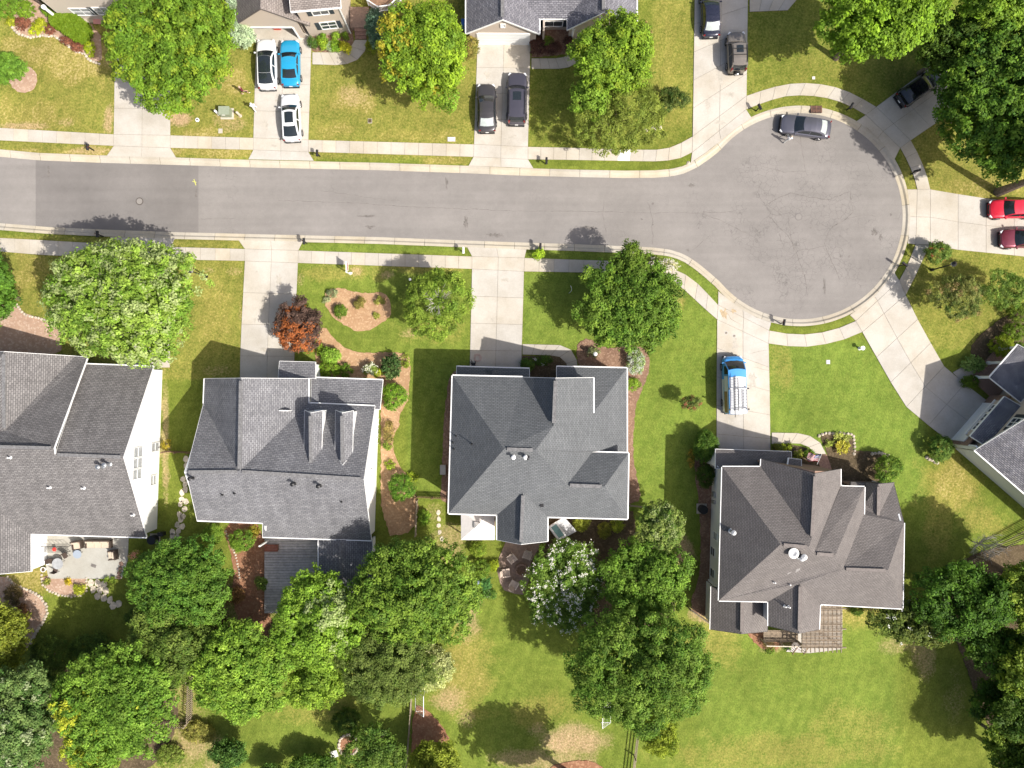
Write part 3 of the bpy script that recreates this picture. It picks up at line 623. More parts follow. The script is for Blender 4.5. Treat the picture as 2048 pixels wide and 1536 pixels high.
walk('curved front path of the slate roofed house', [(1045, 688), (1120, 690), (1140, 697), (1153, 713), (1156, 745)], [(1045, 709), (1112, 711), (1124, 716), (1133, 727), (1135, 745)], 6)
walk('curved front path of the brown roofed house', [(1543, 865), (1600, 866), (1628, 874), (1645, 890), (1652, 908)], [(1543, 888), (1595, 886), (1612, 890), (1624, 899), (1630, 908)], 5)
walk('grey front path of the tan house', [(1905, 745), (1930, 730), (1955, 735)], [(1924, 764), (1940, 752), (1962, 752)], 3)
# --- beds
def bed(label, pts, m, z=0.045, rounds=2, name='flower_bed', edge=None):
    P_ = [V(*p) for p in pts]
    if rounds: P_ = smooth_poly(P_, rounds)
    rg = random.Random(len(label)); P_ = [p + Vector((rg.uniform(-.07, .07), rg.uniform(-.07, .07), 0)) for p in pline(P_ + [P_[0]], .3)[:-1]]
    mb = MB(); mb.prism([(p.x, p.y) for p in P_], -0.05, z)
    o = struct(name, mb, M[m], label, 'flower bed')
    return o
bed('heart shaped bed of pale pine straw in the lawn', [(648, 591), (655, 580), (676, 575), (712, 584), (732, 587), (762, 584), (776, 592), (783, 612), (782, 634), (752, 654), (724, 665), (700, 658), (667, 634), (652, 616)], 'straw', 0.05, 2)
bed('pine straw bed wrapping the front and side of the second house', [(648, 650), (662, 671), (687, 694), (712, 704), (740, 706), (800, 704), (816, 708), (821, 722), (818, 800), (808, 812), (796, 838), (800, 852), (787, 868), (786, 905), (800, 935), (815, 948), (838, 1000), (832, 1063), (762, 1075), (762, 810), (762, 755), (632, 755), (632, 680)], 'straw', 0.05, 1)
bed('narrow brown bed beside the slate roofed house', [(903, 740), (893, 783), (886, 868), (884, 960), (880, 1000), (905, 1010), (930, 1040), (930, 750)], 'mulch', 0.05, 1)
bed('dark bed under the front window of the slate roofed house', [(1044, 711), (1120, 712), (1134, 730), (1134, 770), (1044, 770)], 'darkmulch', 0.05, 0)
bed('bark bed at the front corner of the slate roofed house', [(1157, 735), (1152, 705), (1158, 682), (1180, 676), (1215, 700), (1250, 690), (1285, 692), (1299, 712), (1298, 745), (1289, 768), (1274, 800), (1268, 843), (1266, 905), (1272, 950), (1285, 1000), (1250, 1010), (1230, 900), (1230, 760)], 'mulch', 0.05, 1)
bed('brown bed behind the slate roofed house', [(1085, 1010), (1262, 1010), (1275, 1060), (1250, 1110), (1120, 1130), (1085, 1080)], 'darkmulch', 0.05, 1)
bed('mulch bed edged with stones in front of the brown roofed house', [(1654, 905), (1640, 875), (1650, 866), (1706, 869), (1708, 905), (1700, 925), (1660, 930)], 'darkmulch', 0.05, 1)
bed('shaded bed along the front of the brown roofed house', [(1543, 890), (1595, 888), (1625, 902), (1640, 925), (1662, 912), (1712, 900), (1775, 908), (1780, 925), (1770, 985), (1670, 985), (1543, 950)], 'darkmulch', 0.047, 1)
bed('brown strip along the white side of the brown roofed house', [(1412, 870), (1395, 885), (1388, 940), (1398, 1000), (1402, 1100), (1398, 1160), (1375, 1215), (1420, 1240), (1440, 1150), (1440, 900)], 'mulch', 0.05, 1)
bed('reddish soil bed behind the brown roofed house', [(1490, 1262), (1500, 1275), (1530, 1305), (1560, 1300), (1565, 1262)], 'redmulch', 0.05, 1)
bed('mulch bed in front of the first grey house', [(-60, 640), (25, 600), (45, 626), (75, 634), (118, 642), (125, 720), (-60, 720)], 'pinkmulch', 0.05, 1)
bed('half round flower bed below the patio', [(86, 1148), (86, 1168), (98, 1180), (118, 1188), (142, 1192), (162, 1189), (172, 1182), (174, 1153)], 'pinkmulch', 0.05, 1)
bed('curved rear bed edged with pebbles', [(-60, 1148), (18, 1153), (32, 1172), (58, 1180), (80, 1192), (93, 1210), (95, 1225), (88, 1242), (74, 1262), (50, 1310), (-60, 1340)], 'pinkmulch', 0.05, 2)
bed('front bed of low round shrubs at the corner house', [(30, -20), (22, 50), (30, 62), (42, 70), (61, 75), (85, 70), (110, 72), (134, 89), (152, 102), (171, 106), (183, 120), (199, 126), (205, 110), (200, 60), (150, 30), (90, 15), (62, -20)], 'pinkmulch', 0.05, 1)
bed('round mulch ring under the small lawn tree', arc(47, 158, 28, 0, 345, 14), 'pinkmulch', 0.05, 1)
bed('bed of clipped green shrubs beside the blue coupe', [(624, 60), (706, 60), (708, 95), (690, 104), (624, 104)], 'mulch', 0.05, 0)
bed('bed holding the maroon hedge', [(1063, 60), (1140, 60), (1150, 92), (1138, 108), (1063, 116)], 'mulch', 0.05, 0)
bed('dark bed of round bushes by the tan house porch', [(1935, 700), (1965, 665), (2010, 630), (2080, 610), (2080, 760), (2000, 760), (1962, 735)], 'darkmulch', 0.05, 1)
bed('red brown soil between the deck and the fence', [(440, 1040), (533, 1040), (533, 1225), (565, 1270), (500, 1300), (462, 1200), (470, 1130)], 'redmulch', 0.05, 1)
bed('red soil in the corner by the soccer goal', [(827, 1408), (850, 1416), (885, 1450), (905, 1490), (890, 1540), (822, 1540)], 'redmulch', 0.05, 1)
bed('red soil at the bottom of the dry yard', [(1080, 1560), (1100, 1532), (1140, 1522), (1182, 1519), (1215, 1540), (1225, 1560)], 'redmulch', 0.05, 1)
bed('leaf litter between the white flowering tree and the round tree', [(1060, 1075), (1275, 1090), (1350, 1130), (1350, 1250), (1200, 1270), (1060, 1200)], 'darkmulch', 0.047, 1)
bed('leaf litter under the garden trees', [(60, 1345), (120, 1330), (250, 1345), (350, 1380), (360, 1450), (300, 1560), (-60, 1560), (-60, 1380)], 'darkmulch', 0.047, 2)
bed('leaf litter along the shady wood edge', [(1870, 1200), (1930, 1320), (1945, 1380), (1990, 1480), (2005, 1580), (2300, 1580), (2300, 1110), (2048, 1080), (1905, 1120)], 'darkmulch', 0.047, 2)  # dark ground sheet; the wood's shade is put into its colour
# ------------------------------------------------------------------ houses
def ray_plane(px, py, p0, nrm):
    g = G(px, py); o = Vector((0, 0, CAMH)); d = g - o; t = (p0 - o).dot(nrm) / d.dot(nrm); return o + d * t
class House:
    def __init__(s, label, roof, ridge, wallm, cat='house', name='house', at=None):
        s.root = thing(name, label, cat, at if at is not None else (0, 0, 0)); s.rm = roof; s.ridm = ridge; s.wm = wallm; s.fac = []
    def roof(s, V_, facets, name='roof', m=None, fascia=0.22, gutters=(), ridges=(), gm='trim', rake='trim', ridge_m=None, gw=0.075):
        P = {k: (G(*v) if not isinstance(v, Vector) else v) for k, v in V_.items()}
        bm = bmesh.new(); vm = {k: bm.verts.new(p) for k, p in P.items()}
        uvl = bm.loops.layers.uv.new('UVMap'); edges = {}
        for f in facets:
            pts = [P[k] for k in f]; n = Vector((0, 0, 0))
            for i in range(len(pts)):
                a, b = pts[i], pts[(i + 1) % len(pts)]; n += Vector(((a.y - b.y) * (a.z + b.z), (a.z - b.z) * (a.x + b.x), (a.x - b.x) * (a.y + b.y)))
            f = list(f)
            if n.z < 0: f.reverse(); n = -n; pts.reverse()
            n.normalize(); u = Vector((0, 0, 1)).cross(n)
            u = u.normalized() if u.length > 1e-3 else Vector((1, 0, 0)); v = n.cross(u)
            s.fac.append((pts, n))
            flat = [Vector((p.x, p.y, 0)) for p in pts]
            tris = [tuple(range(len(f)))] if len(f) <= 3 else tessellate_polygon([flat])
            for t in tris:
                if (flat[t[1]] - flat[t[0]]).cross(flat[t[2]] - flat[t[0]]).z < 0: t = (t[0], t[2], t[1])
                try: bf = bm.faces.new([vm[f[i]] for i in t])
                except ValueError: continue
                for lp in bf.loops: lp[uvl].uv = (lp.vert.co.dot(u), lp.vert.co.dot(v))
            for i in range(len(f)):
                k = tuple(sorted((f[i], f[(i + 1) % len(f)]))); edges[k] = edges.get(k, 0) + 1
        o = org(s.root)
        for v_ in bm.verts: v_.co -= o
        me = bpy.data.meshes.new(name); bm.to_mesh(me); bm.free(); me.materials.append(M[m or s.rm])
        ob = bpy.data.objects.new(name, me); COL.objects.link(ob); ob.parent = s.root; ORG[ob.name] = o
        if fascia:
            mb = MB()
            for (a, b), c in edges.items():
                if c == 1:
                    pa, pb = P[a], P[b]; d = Vector((0, 0, -fascia)); t = (pb - pa); t.z = 0; t.normalize(); q = Vector((-t.y, t.x, 0)) * 0.018
                    w_ = Vector((0, 0, 0.012))
                    mb.add([pa - q + w_, pb - q + w_, pb + q + w_, pa + q + w_, pa - q + d, pb - q + d, pb + q + d, pa + q + d], [(0, 1, 2, 3), (0, 4, 5, 1), (1, 5, 6, 2), (2, 6, 7, 3), (3, 7, 4, 0)])
            if mb.v: mb.build('fascia', M[rake], ob)
        cen = sum(P.values(), Vector((0, 0, 0))) / len(P)
        for ed in gutters:
            a, b = ed[:2]
            pa, pb = P[a], P[b]; t = (pb - pa).normalized(); q = Vector((-t.y, t.x, 0)).normalized()
            ad = [(pp, nn) for pp, nn in s.fac if any((p - pa).length < 1e-6 for p in pp) and any((p - pb).length < 1e-6 for p in pp)]
            out = ad[-1][1].copy() if ad else (pa + pb) / 2 - cen
            if q.dot(out) < 0: q = -q
            c = q * (gw / 2 + 0.02) + Vector((0, 0, -0.06)); g = MB()
            g.bar(pa + c, pb + c, gw, 0.1)
            gu = g.build('gutter', M[gm], ob)
        for ed in ridges:
            a, b = ed; pa, pb = P[a], P[b]; d = (pb - pa).normalized(); L = (pb - pa).length
            r = MB(); up = Vector((0, 0, 0.05)); i0, i1 = pa + d * 0.25 + up, pb - d * 0.25 + up
            r.bar(i0, i1, 0.3, 0.07); r.build('ridge_cap', M[ridge_m or s.ridm], ob)
        s.P = P; return ob, P
    def on_roof(s, px, py):
        best = None
        for pts, n in s.fac:
            q = ray_plane(px, py, pts[0], n)
            poly = [p for p in pts]; c = False
            for i in range(len(poly)):
                a, b = poly[i], poly[i - 1]
                if (a.y > q.y) != (b.y > q.y) and q.x < (b.x - a.x) * (q.y - a.y) / (b.y - a.y) + a.x: c = not c
            if c and (best is None or q.z > best[0].z): best = (q, n)
        return best
    def wall(s, tops, inset=0.3, zb=-0.1, m=None, name='wall', trim_end=True, drop=0.06, thick=0.16):
        """tops: Vectors along the eave or gable; the wall stands below them, moved back by inset"""
        a, b = tops[0], tops[-1]; t = (b - a); t.z = 0; L = t.length; t.normalize(); nrm = Vector((t.y, -t.x, 0)) * 1.0
        if nrm.dot(s.cen - a) < 0: nrm = -nrm          # points into the house
        e = inset if trim_end else 0
        pl = []
        for i, p in enumerate(tops):
            u = (p - a).dot(t); u = min(max(u, e), L - e); q = a + t * u + nrm * inset
            # height along the tops profile at u
            z = p.z
            if i in (0, len(tops) - 1) and len(tops) > 2:
                o_ = tops[1] if i == 0 else tops[-2]; du = abs((o_ - p).dot(t)); z = p.z + (o_.z - p.z) * min(1, e / max(du, .1))
            pl.append(Vector((q.x, q.y, z - drop)))
        n = len(pl); mb = MB(); bk = nrm * thick
        front = [Vector((p.x, p.y, zb)) for p in (pl[0], pl[-1])]
        ring = [front[0], front[1]] + list(reversed(pl))
        back = [p + bk for p in ring]; k = len(ring)
        fs = [tuple(range(k)), tuple(range(2 * k - 1, k - 1, -1))] + [(i, i + k, (i + 1) % k + k, (i + 1) % k) for i in range(k)]
        mb.add(ring + back, fs)
        # outside faces away from nrm
        ob = mb.build(name, M[m or s.wm], s.root)
        bm = bmesh.new(); bm.from_mesh(ob.data); bmesh.ops.recalc_face_normals(bm, faces=bm.faces); bm.to_mesh(ob.data); bm.free()
        return dict(ob=ob, a=pl[0], t=t, n=-nrm, root=s.root)
def window(wl, px, py, wd, ht, shutters=0.0, cols=2, rows=2, glass='glass', name='window', frame='trim', fw=0.08, z=None):
    c = ray_plane(px, py, wl['a'], wl['n'])
    if z is not None: c.z = z
    t, n, up = wl['t'], wl['n'], Vector((0, 0, 1)); ax = (t, n, up)
    par = wl['root']; fr = MB()
    for sx in (-1, 1): fr.box(c + t * (sx * (wd / 2 + fw / 2)) + n * 0.02, (fw, 0.1, ht + 2 * fw), axes=ax)
    for sz in (-1, 1): fr.box(c + up * (sz * (ht / 2 + fw / 2)) + n * 0.022, (wd, 0.1, fw), axes=ax)
    f = fr.build(name, M[frame], par)
    if rows > 1 or cols > 1:
        mt = MB()
        for i in range(1, cols): mt.box(c + t * (wd * (i / cols - .5)) + n * 0.035, (0.05, 0.03, ht), axes=ax)
        for i in range(1, rows): mt.box(c + up * (ht * (i / rows - .5)) + n * 0.037, (wd, 0.03, 0.05), axes=ax)
        mt.build('muntin', M[frame], f)
    MB().box(c + n * 0.008, (wd, 0.02, ht), axes=ax).build('pane', M[glass], f)
    if shutters:
        for sx in (-1, 1):
            sh = MB(); cc = c + t * (sx * (wd / 2 + fw + 0.04 + shutters / 2)) + n * 0.03; sh.box(cc, (shutters, 0.05, ht + .1), axes=ax)
            for k in range(7): sh.box(cc + up * (ht * ((k + .5) / 7 - .5)) + n * 0.03, (shutters * .8, 0.02, ht * 0.09), axes=ax)
            sh.build('shutter', M['shutter'], par)
    return f
def pipe(h, px, py, ht=0.45, r=0.06, m='white_pvc', name='vent_pipe', kind=0):
    q = h.on_roof(px, py)
    if not q: return
    p = q[0]; mb = MB(); mb.lathe(p - Vector((0, 0, 0.1)), [(r * 2.2, 0.1), (r * 1.2, 0.16), (r, 0.2), (r, 0.1 + ht), (r * .6, 0.1 + ht)], 10)
    if kind == 1: mb.lathe(p + Vector((0, 0, ht)), [(r * .9, 0), (r * 2, 0.05), (r * 2, .12), (0.01, .2)], 10)
    ob = mb.build(name, M[m], h.root)
def louvre(h, px, py, rz=0.0):
    q = h.on_roof(px, py)
    if not q: return
    MB().box(q[0] + q[1] * .06, (0.3, 0.3, 0.14), rz=rz).build('roof_vent', M['dark_metal'], h.root)
# ---- house with the slate roof, centre
h = House('slate blue grey hip roofed house with rear gazebo and hot tub', 'roof3', 'ridge', 'beige_siding', at=G(1075, 880))
h.cen = G(1075, 880)
ob, P = h.roof(dict(a=(905, 751, 5.6), b=(1045, 754, 5.6), c=(1111, 756, 8.8), k=(1107, 852, 8.85), n=(1071, 900, 9.8), m=(1008, 898, 9.8), i=(897, 1027, 5.6), d=(1187, 755, 5.9), e1=(1187, 826, 5.9), g=(1254, 736, 3.6), g2=(1254, 904, 3.6), v=(1185, 904, 5.7), u=(1134, 970, 8.1), f=(1113, 733, 3.6), f2=(1113, 800, 5.3),
    w=(1257, 906, 5.6), x=(1209, 973, 8.0), y=(1255, 1038, 5.6), r3=(1095, 1034, 5.6), rr=(1046, 985, 7.5), r1=(994, 1030, 5.6), r1b=(994, 1080, 5.6), re=(1042, 1089, 7.5), r3b=(1095, 1083, 5.6)),
    ['aim', 'abknm', 'bck', ('c', 'd', 'e1', 'g', 'g2', 'v', 'u', 'n', 'k'), ('v', 'w', 'x', 'u'), ('w', 'y', 'x'), ('m', 'n', 'u', 'x', 'y', 'r3', 'rr', 'r1', 'i'), ('r1', 'r1b', 're', 'rr'), ('rr', 're', 'r3b', 'r3'), ('f', 'g', 'e1', 'f2')],
    gutters=[('a', 'i'), ('a', 'b'), ('i', 'r1'), ('r3', 'y'), ('w', 'y'), ('v', 'w'), ('g', 'g2'), ('f', 'g'), ('d', 'e1'), ('r1', 'r1b'), ('r3', 'r3b')], ridges=[('m', 'n'), ('c', 'k'), ('u', 'x'), ('rr', 're')])
P3 = dict(P)
for tops in (['a', 'i'], ['a', 'b'], ['b', 'c', 'd'], ['d', 'e1'], ['g', 'g2'], ['f', 'g'], ['v', 'w'], ['w', 'y'], ['i', 'r1'], ['r1', 'r1b'], ['r1b', 're', 'r3b'], ['r3b', 'r3'], ['r3', 'y']):
    h.cen = G(1042, 1050) if tops[0] in ('r1', 'r1b', 'r3b') else (G(1200, 1000) if tops[0] in ('v', 'w') else G(1090, 880)); pts_ = [P[k] for k in tops]
    if tops == ['r1', 'r1b']: pts_[0] = pts_[0] + (pts_[0] - pts_[1]).normalized() * 1.2
    if tops == ['r3b', 'r3']: pts_[1] = pts_[1] + (pts_[1] - pts_[0]).normalized() * 1.2
    h.wall(pts_, 0.38 if len(tops) == 2 else 0.25)
h.roof(dict(a=(913, 733, 2.9), b=(1059, 737, 2.9), c=(1059, 757, 3.5), d=(913, 755, 3.5)), ['abcd'], name='garage_roof', gutters=[('a', 'b')])
h.roof(dict(a=(972, 739, 3.2), b=(985, 741, 3.75), c=(985, 756, 3.75), d=(1000, 739, 3.2)), ['abc', 'bdc'], name='garage_roof', fascia=0)
h.cen = G(990, 800); wl = h.wall([G(915, 736, 2.9), G(1057, 739, 2.9)], 0.3, m='brick')
for x, y, k in ((912, 872, 'dark_metal'), (906, 885, 'dark_metal'), (908, 898, 'dark_metal'), (944, 888, 'dark_metal')): pipe(h, x, y, 0.55, 0.05, k)
for x, y in ((1027, 914), (1051, 914), (1055, 915)): pipe(h, x, y, 0.5, 0.09, 'white_pvc' if x < 1053 else 'dark_metal', kind=1)
louvre(h, 1084, 1010)
# ---- first grey house, left edge
h = House('grey shingled house with a tall white gable wall and patio', 'roof1', 'ridge', 'white_siding', at=G(150, 900)); h.cen = G(150, 900)
ob, P = h.roof(dict(gt=(8, 703, 6.0), vt=(9, 862, 5.9), V=(150, 712, 2.6), b=(175, 714, 2.6), rl=(108, 896, 7.3), l0=(-95, 891, 7.3), l1=(-95, 862, 6.4), gl=(-95, 703, 2.6),
    c=(170, 728, 2.4), d=(307, 733, 2.4), ap=(247, 914, 6.9), r=(110, 909, 6.9), e=(293, 1075, 2.6), f=(62, 1068, 2.6), v2=(-95, 962, 5.6), hh=(62, 1143, 2.6), hw=(-95, 1156, 5.6)),
    [('gt', 'V', 'vt'), ('gt', 'vt', 'l1', 'gl'), ('vt', 'V', 'b', 'rl', 'l0', 'l1'), ('c', 'd', 'ap', 'r'), ('l0', 'rl', 'r', 'ap', 'e', 'f', 'v2'), ('f', 'hh', 'hw', 'v2')],
    gutters=[('c', 'd'), ('e', 'f'), ('f', 'hh')], ridges=[('l0', 'rl'), ('r', 'ap'), ('gt', 'vt')])
we = h.wall([P['d'], P['ap'], P['e']], 0.3); h.wall([P['c'], P['d']], 0.35); ws = h.wall([P['e'], P['f']], 0.35)
h.cen = G(-40, 1110); ww = h.wall([P['f'], P['hh']], 0.1); h.wall([P['hh'], P['hw']], 0.25); h.cen = G(100, 900); h.wall([P['gl'], P['gt'], P['V']], 0.25)
for (x, y) in ((276, 904), (275, 926), (274, 948)):
    window(we, x, y, .85, 1.6, cols=1, rows=2, glass='blind', fw=0.06)
window(we, 310, 894, 0.8, 1.45, cols=1, rows=2, glass='blind', fw=0.06); window(we, 306, 960, 0.9, 1.1, cols=1, rows=2, glass='blind', fw=.06)
for (x, y) in ((21, 915), (100, 975), (168, 976), (267, 1030)): pipe(h, x, y, .4, .07, 'white_pvc')
for (x, y) in ((206, 932), (219, 928)): pipe(h, x, y, .75, .11, 'grey_metal', kind=1)
for k in range(5): MB().bar(ww['a'] + ww['t'] * .3 + ww['n'] * .03 + Vector((0, 0, -.35 - .45 * k)), ww['a'] + ww['t'] * 3.2 + ww['n'] * .03 + Vector((0, 0, -.35 - .45 * k)), .03, .16).build('plank', M['trim'], h.root)
# ---- second grey house with two dormers
h = House('grey shingled house with two narrow front dormers and a deck', 'roof2', 'ridge', 'white_siding', at=G(575, 910)); h.cen = G(575, 910)
ob, P = h.roof(dict(a=(409, 757, 3.6), rf=(482, 756, 8.0), b=(617, 757, 3.6), lv=(407, 807, 3.6), W=(372, 944, 7.9), rb=(479, 943, 7.95), E=(728, 958, 7.7), c=(617, 806, 3.6), d=(750, 812, 3.6), e=(743, 1081, 3.0), g2=(525, 1074, 3.0), g=(525, 1046, 4.3), f=(394, 1041, 4.3)),
    [('rf', 'a', 'lv', 'rb'), ('lv', 'W', 'rb'), ('rf', 'rb', 'c', 'b'), ('c', 'rb', 'E', 'd'), ('W', 'rb', 'E', 'e', 'g2', 'g', 'f')],
    gutters=[('c', 'd'), ('e', 'g2'), ('f', 'g'), ('a', 'lv'), ('b', 'c')], ridges=[('rf', 'rb'), ('W', 'rb'), ('rb', 'E')])
we = h.wall([P['d'], P['E'], P['e']], 0.28); h.wall([P['lv'], P['W'], P['f']], .28); h.wall([P['a'], P['rf'], P['b']], .25); wb = h.wall([P['b'], P['c']], .3, trim_end=False); h.wall([P['c'], P['d']], .35); h.wall([P['e'], P['g2']], .35); h.wall([P['f'], P['g']], .35); h.wall([P['a'], P['lv']], .35)
h.cen = G(600, 1000); h.wall([P['g'], P['g2']], .2); h.cen = G(575, 910)
for (x, y) in ((757, 843), (756, 862), (755, 881)): window(we, x, y, .5, .8, cols=1, rows=1, fw=.05)
window(we, 742, 945, .6, .8, cols=1, rows=2, fw=.06, glass='blind'); window(we, 755, 964, .7, 1.0, cols=1, rows=2, fw=.06, glass='blind'); window(we, 755, 1020, .85, 1.5, cols=2, rows=2, fw=.07); window(we, 754, 1039, .8, 1.4, cols=2, rows=2, fw=.07)
for x0, x1, xr in ((609, 645.5, 621), (671, 707, 684)):
    ob2, Q = h.roof(dict(a=(x0, 820, 6.1), b=(xr, 826, 7.1), c=(xr + 1, 930, 7.15), d=(x0 - 1, 905, 6.3), e=(x1, 821, 6.1), f=(x1 - 2, 909, 6.35)), [('a', 'b', 'c', 'd'), ('b', 'e', 'f', 'c')], name='dormer_roof', ridges=[('b', 'c')], fascia=.15, gutters=[('b', 'e')][:0])
    cc = h.cen; h.cen = G(xr, 880, 5)
    h.wall([Q['e'], Q['f']], .14, zb=3.4, name='dormer_wall'); h.wall([Q['a'], Q['d']], .14, zb=3.4, name='dormer_wall'); wf = h.wall([Q['a'], Q['b'], Q['e']], .15, zb=3.4, name='dormer_wall'); h.cen = cc
    window(wf, xr + 4, 815, .7, .9, z=5.2, cols=2, rows=2)
h.roof(dict(a=(622, 755, 2.7), b=(766, 760, 2.7), c=(760, 819, 3.45), d=(622, 813, 3.45)), ['abcd'], name='porch_roof', gutters=[('a', 'b')])
h.roof(dict(a=(559, 722, 2.9), b=(631, 724, 2.9), c=(631, 757, 3.5), d=(556, 756, 3.5)), ['abcd'], name='entry_roof', gutters=[('a', 'b')][:0], rake='trim')
h.cen = G(590, 760); h.wall([G(561, 724, 2.9), G(629, 726, 2.9)], .25); h.wall([G(629, 726, 2.9), G(629, 757, 3.4)], .1)
for x in (634, 700, 760): MB().box(G(x, 760, 1.3), (.18, .18, 2.6)).build('porch_post', M['trim'], h.root)
for (x, y, r_) in ((590, 966, .1), (641, 970, .1), (387, 955, .09)): pipe(h, x, y, .75, r_, 'dark_metal', kind=1)
for (x, y) in ((683, 1003), (445, 989), (469, 986)): pipe(h, x, y, .3, .06, 'dark_metal')
obs, Q = h.roof(dict(a=(637, 1078, 2.55), b=(681, 1079, 3.1), c=(745, 1079, 2.45), d=(745, 1186, 2.45), e=(681, 1190, 3.1), f=(637, 1186, 2.55)), ['abef', 'bcde'], name='sunroom_roof', gutters=[('a', 'f')], ridges=[('b', 'e')], gw=.09)
h.cen = G(690, 1130); h.wall([Q['a'], Q['f']], .2, m='white_siding'); h.wall([Q['c'], Q['d']], .2); h.wall([Q['f'], Q['e'], Q['d']], .2)
MB().box(G(529, 1086, 1.4), (.14, .14, 2.8)).build('porch_post', M['trim'], h.root)
deck = thing('deck', 'grey timber deck behind the house with two dormers', 'deck', G(585, 1150))
for k in range(28):
    y0 = 1078 + k * 5.3; x1 = 636 if y0 < 1186 else 640
    mb = MB(); a = G(532, y0, 0); b = G(x1, y0, 0); mb.box((a + b) / 2 + Vector((0, 0, .42)), ((b - a).length, .235, .05)); mb.build('plank', M['grey_wood'], deck)
for x in (535, 585, 634):
    for y in (1082, 1150, 1222): MB().box(G(x, y) + Vector((0, 0, .19)), (.12, .12, .4)).build('post', M['brown_wood'], deck)
# ---- brown grey roofed house, right
h = House('brown grey hip roofed house with white gutters and a pergola', 'roof4', 'ridge4', 'cream_siding', at=G(1620, 1090)); h.cen = G(1620, 1090)
ob, P = h.roof(dict(a=(1445, 934, 5.3), b=(1522, 934, 5.3), c=(1523, 918, 5.3), m=(1561, 1089, 9.0), n=(1618, 1094, 9.0), sw=(1438, 1201, 5.3), ft=(1630, 947, 8.6), fb=(1623, 1078, 8.65), fr=(1681, 938, 5.3), fr2=(1681, 977, 5.3), x=(1628, 1107, 8.6),
    q1=(1682, 973, 5.3), q2=(1729, 974, 5.3), h1=(1671, 1110, 8.4), q3=(1728, 1029, 5.3), z=(1686, 1138, 7.7), s0=(1702, 964, 3.5), s1=(1788, 967, 3.5), s2=(1808, 1046, 5.3), hz=(1776, 1141, 7.7), se=(1805, 1217, 5.3), R2=(1640, 1208, 5.3), RR=(1600, 1167, 6.9), R1=(1537, 1203, 5.3), R1b=(1537, 1252, 5.3), Re=(1598, 1267, 6.9), R2b=(1638, 1259, 5.3), s00=(1700, 1010, 4.6)),
    [('c', 'ft', 'fb', 'b'), ('a', 'b', 'fb', 'n', 'm'), ('a', 'm', 'sw'), ('ft', 'fr', 'fr2', 'x', 'n', 'fb'), ('q1', 'q2', 'h1', 'x'), ('q2', 'q3', 'z', 'h1'), ('s0', 's1', 's2', 'hz', 'z', 'q3', 's00'), ('s2', 'se', 'hz'),
     ('sw', 'm', 'n', 'x', 'h1', 'z', 'hz', 'se', 'R2', 'RR', 'R1'), ('R1', 'R1b', 'Re', 'RR'), ('RR', 'Re', 'R2b', 'R2')],
    gutters=[('a', 'b'), ('b', 'c'), ('a', 'sw'), ('sw', 'R1'), ('R2', 'se'), ('s2', 'se'), ('fr', 'fr2'), ('q1', 'q2'), ('q2', 'q3'), ('R1', 'R1b'), ('R2', 'R2b')], ridges=[('m', 'n'), ('ft', 'fb'), ('z', 'hz'), ('x', 'h1'), ('RR', 'Re')], rake='roof4', gw=.08)
wW = h.wall([P['a'], P['sw']], .55); h.wall([P['a'], P['b']], .35); h.wall([P['c'], P['ft'], P['fr']], .25, m='brick'); h.wall([P['sw'], P['R1']], .4); h.wall([P['R2'], P['se']], .4); h.wall([P['s2'], P['se']], .4); h.wall([P['s0'], P['s1']], .3, m='brick'); h.wall([P['s1'], P['s2']], .2); h.wall([P['fr'], P['fr2']], .3); h.wall([P['q1'], P['q2']], .35); h.wall([P['q2'], P['q3']], .3)
h.cen = G(1590, 1220); h.wall([P['R1'], P['R1b']], .2); h.wall([P['R2'], P['R2b']], .35); h.wall([P['R1b'], P['Re'], P['R2b']], .25); h.cen = G(1620, 1090)
window(wW, 1426, 1103, .8, 1.3, cols=1, rows=2, fw=.06); window(wW, 1425, 1146, .8, 1.3, cols=1, rows=2, fw=.06); window(wW, 1431, 1072, .7, 1.2, cols=1, rows=2, fw=.06, glass='blind')
h.roof(dict(a=(1757, 968, 5.0), b=(1756, 1036, 5.05), c=(1732, 964, 3.7), d=(1731, 1006, 4.5), e=(1789, 965, 3.6)), [('a', 'c', 'd', 'b'), ('a', 'b', 'e')], name='gablet_roof', ridges=[('a', 'b')], fascia=.15, rake='roof4')
obp, Q = h.roof(dict(a=(1423, 1173, 3.0), b=(1421, 1259, 3.0), c=(1483, 1268, 4.7), d=(1484, 1188, 4.7), e=(1535, 1263, 3.0), f=(1536, 1195, 3.0)), ['abcd', 'dcef'], name='rear_porch_roof', gutters=[('a', 'b')], ridges=[('d', 'c')], rake='roof4')
h.cen = G(1480, 1200); h.wall([Q['b'], Q['c'], Q['e']], .25); h.wall([Q['a'], Q['b']], .3)
obp, Q = h.roof(dict(a=(1431, 898, 3.0), b=(1583, 903, 3.0), c=(1583, 941, 4.1), d=(1431, 937, 4.1)), ['abcd'], name='garage_roof', rake='trim')
h.cen = G(1510, 940); wl = h.wall([Q['a'], Q['b']], .3, m='brick'); h.wall([Q['a'], Q['d']], .15)
h.roof(dict(a=(1578, 916, 4.0), b=(1603, 919, 4.0), c=(1603, 944, 4.6), d=(1574, 941, 4.6)), ['abcd'], name='entry_roof', gutters=[('a', 'd')])
h.cen = G(1620, 1090)
for (x, y, r_) in ((1462, 1062, .12), (1601, 1110, .14), (1597, 1113, .12)): pipe(h, x, y, .7, r_, 'grey_metal', kind=1)
for (x, y) in ((1548, 1164), (1578, 1168), (1569, 1212), (1577, 1213)): pipe(h, x, y, .4, .06, 'white_pvc')
q = h.on_roof(1583, 1104)[0]; t = MB(); t.lathe(q, [(.1, -.1), (.1, .35), (.42, .4), (.46, .5), (.3, .52), (.05, .45)], 20); t.build('roof_fan', M['grey_metal'], h.root)
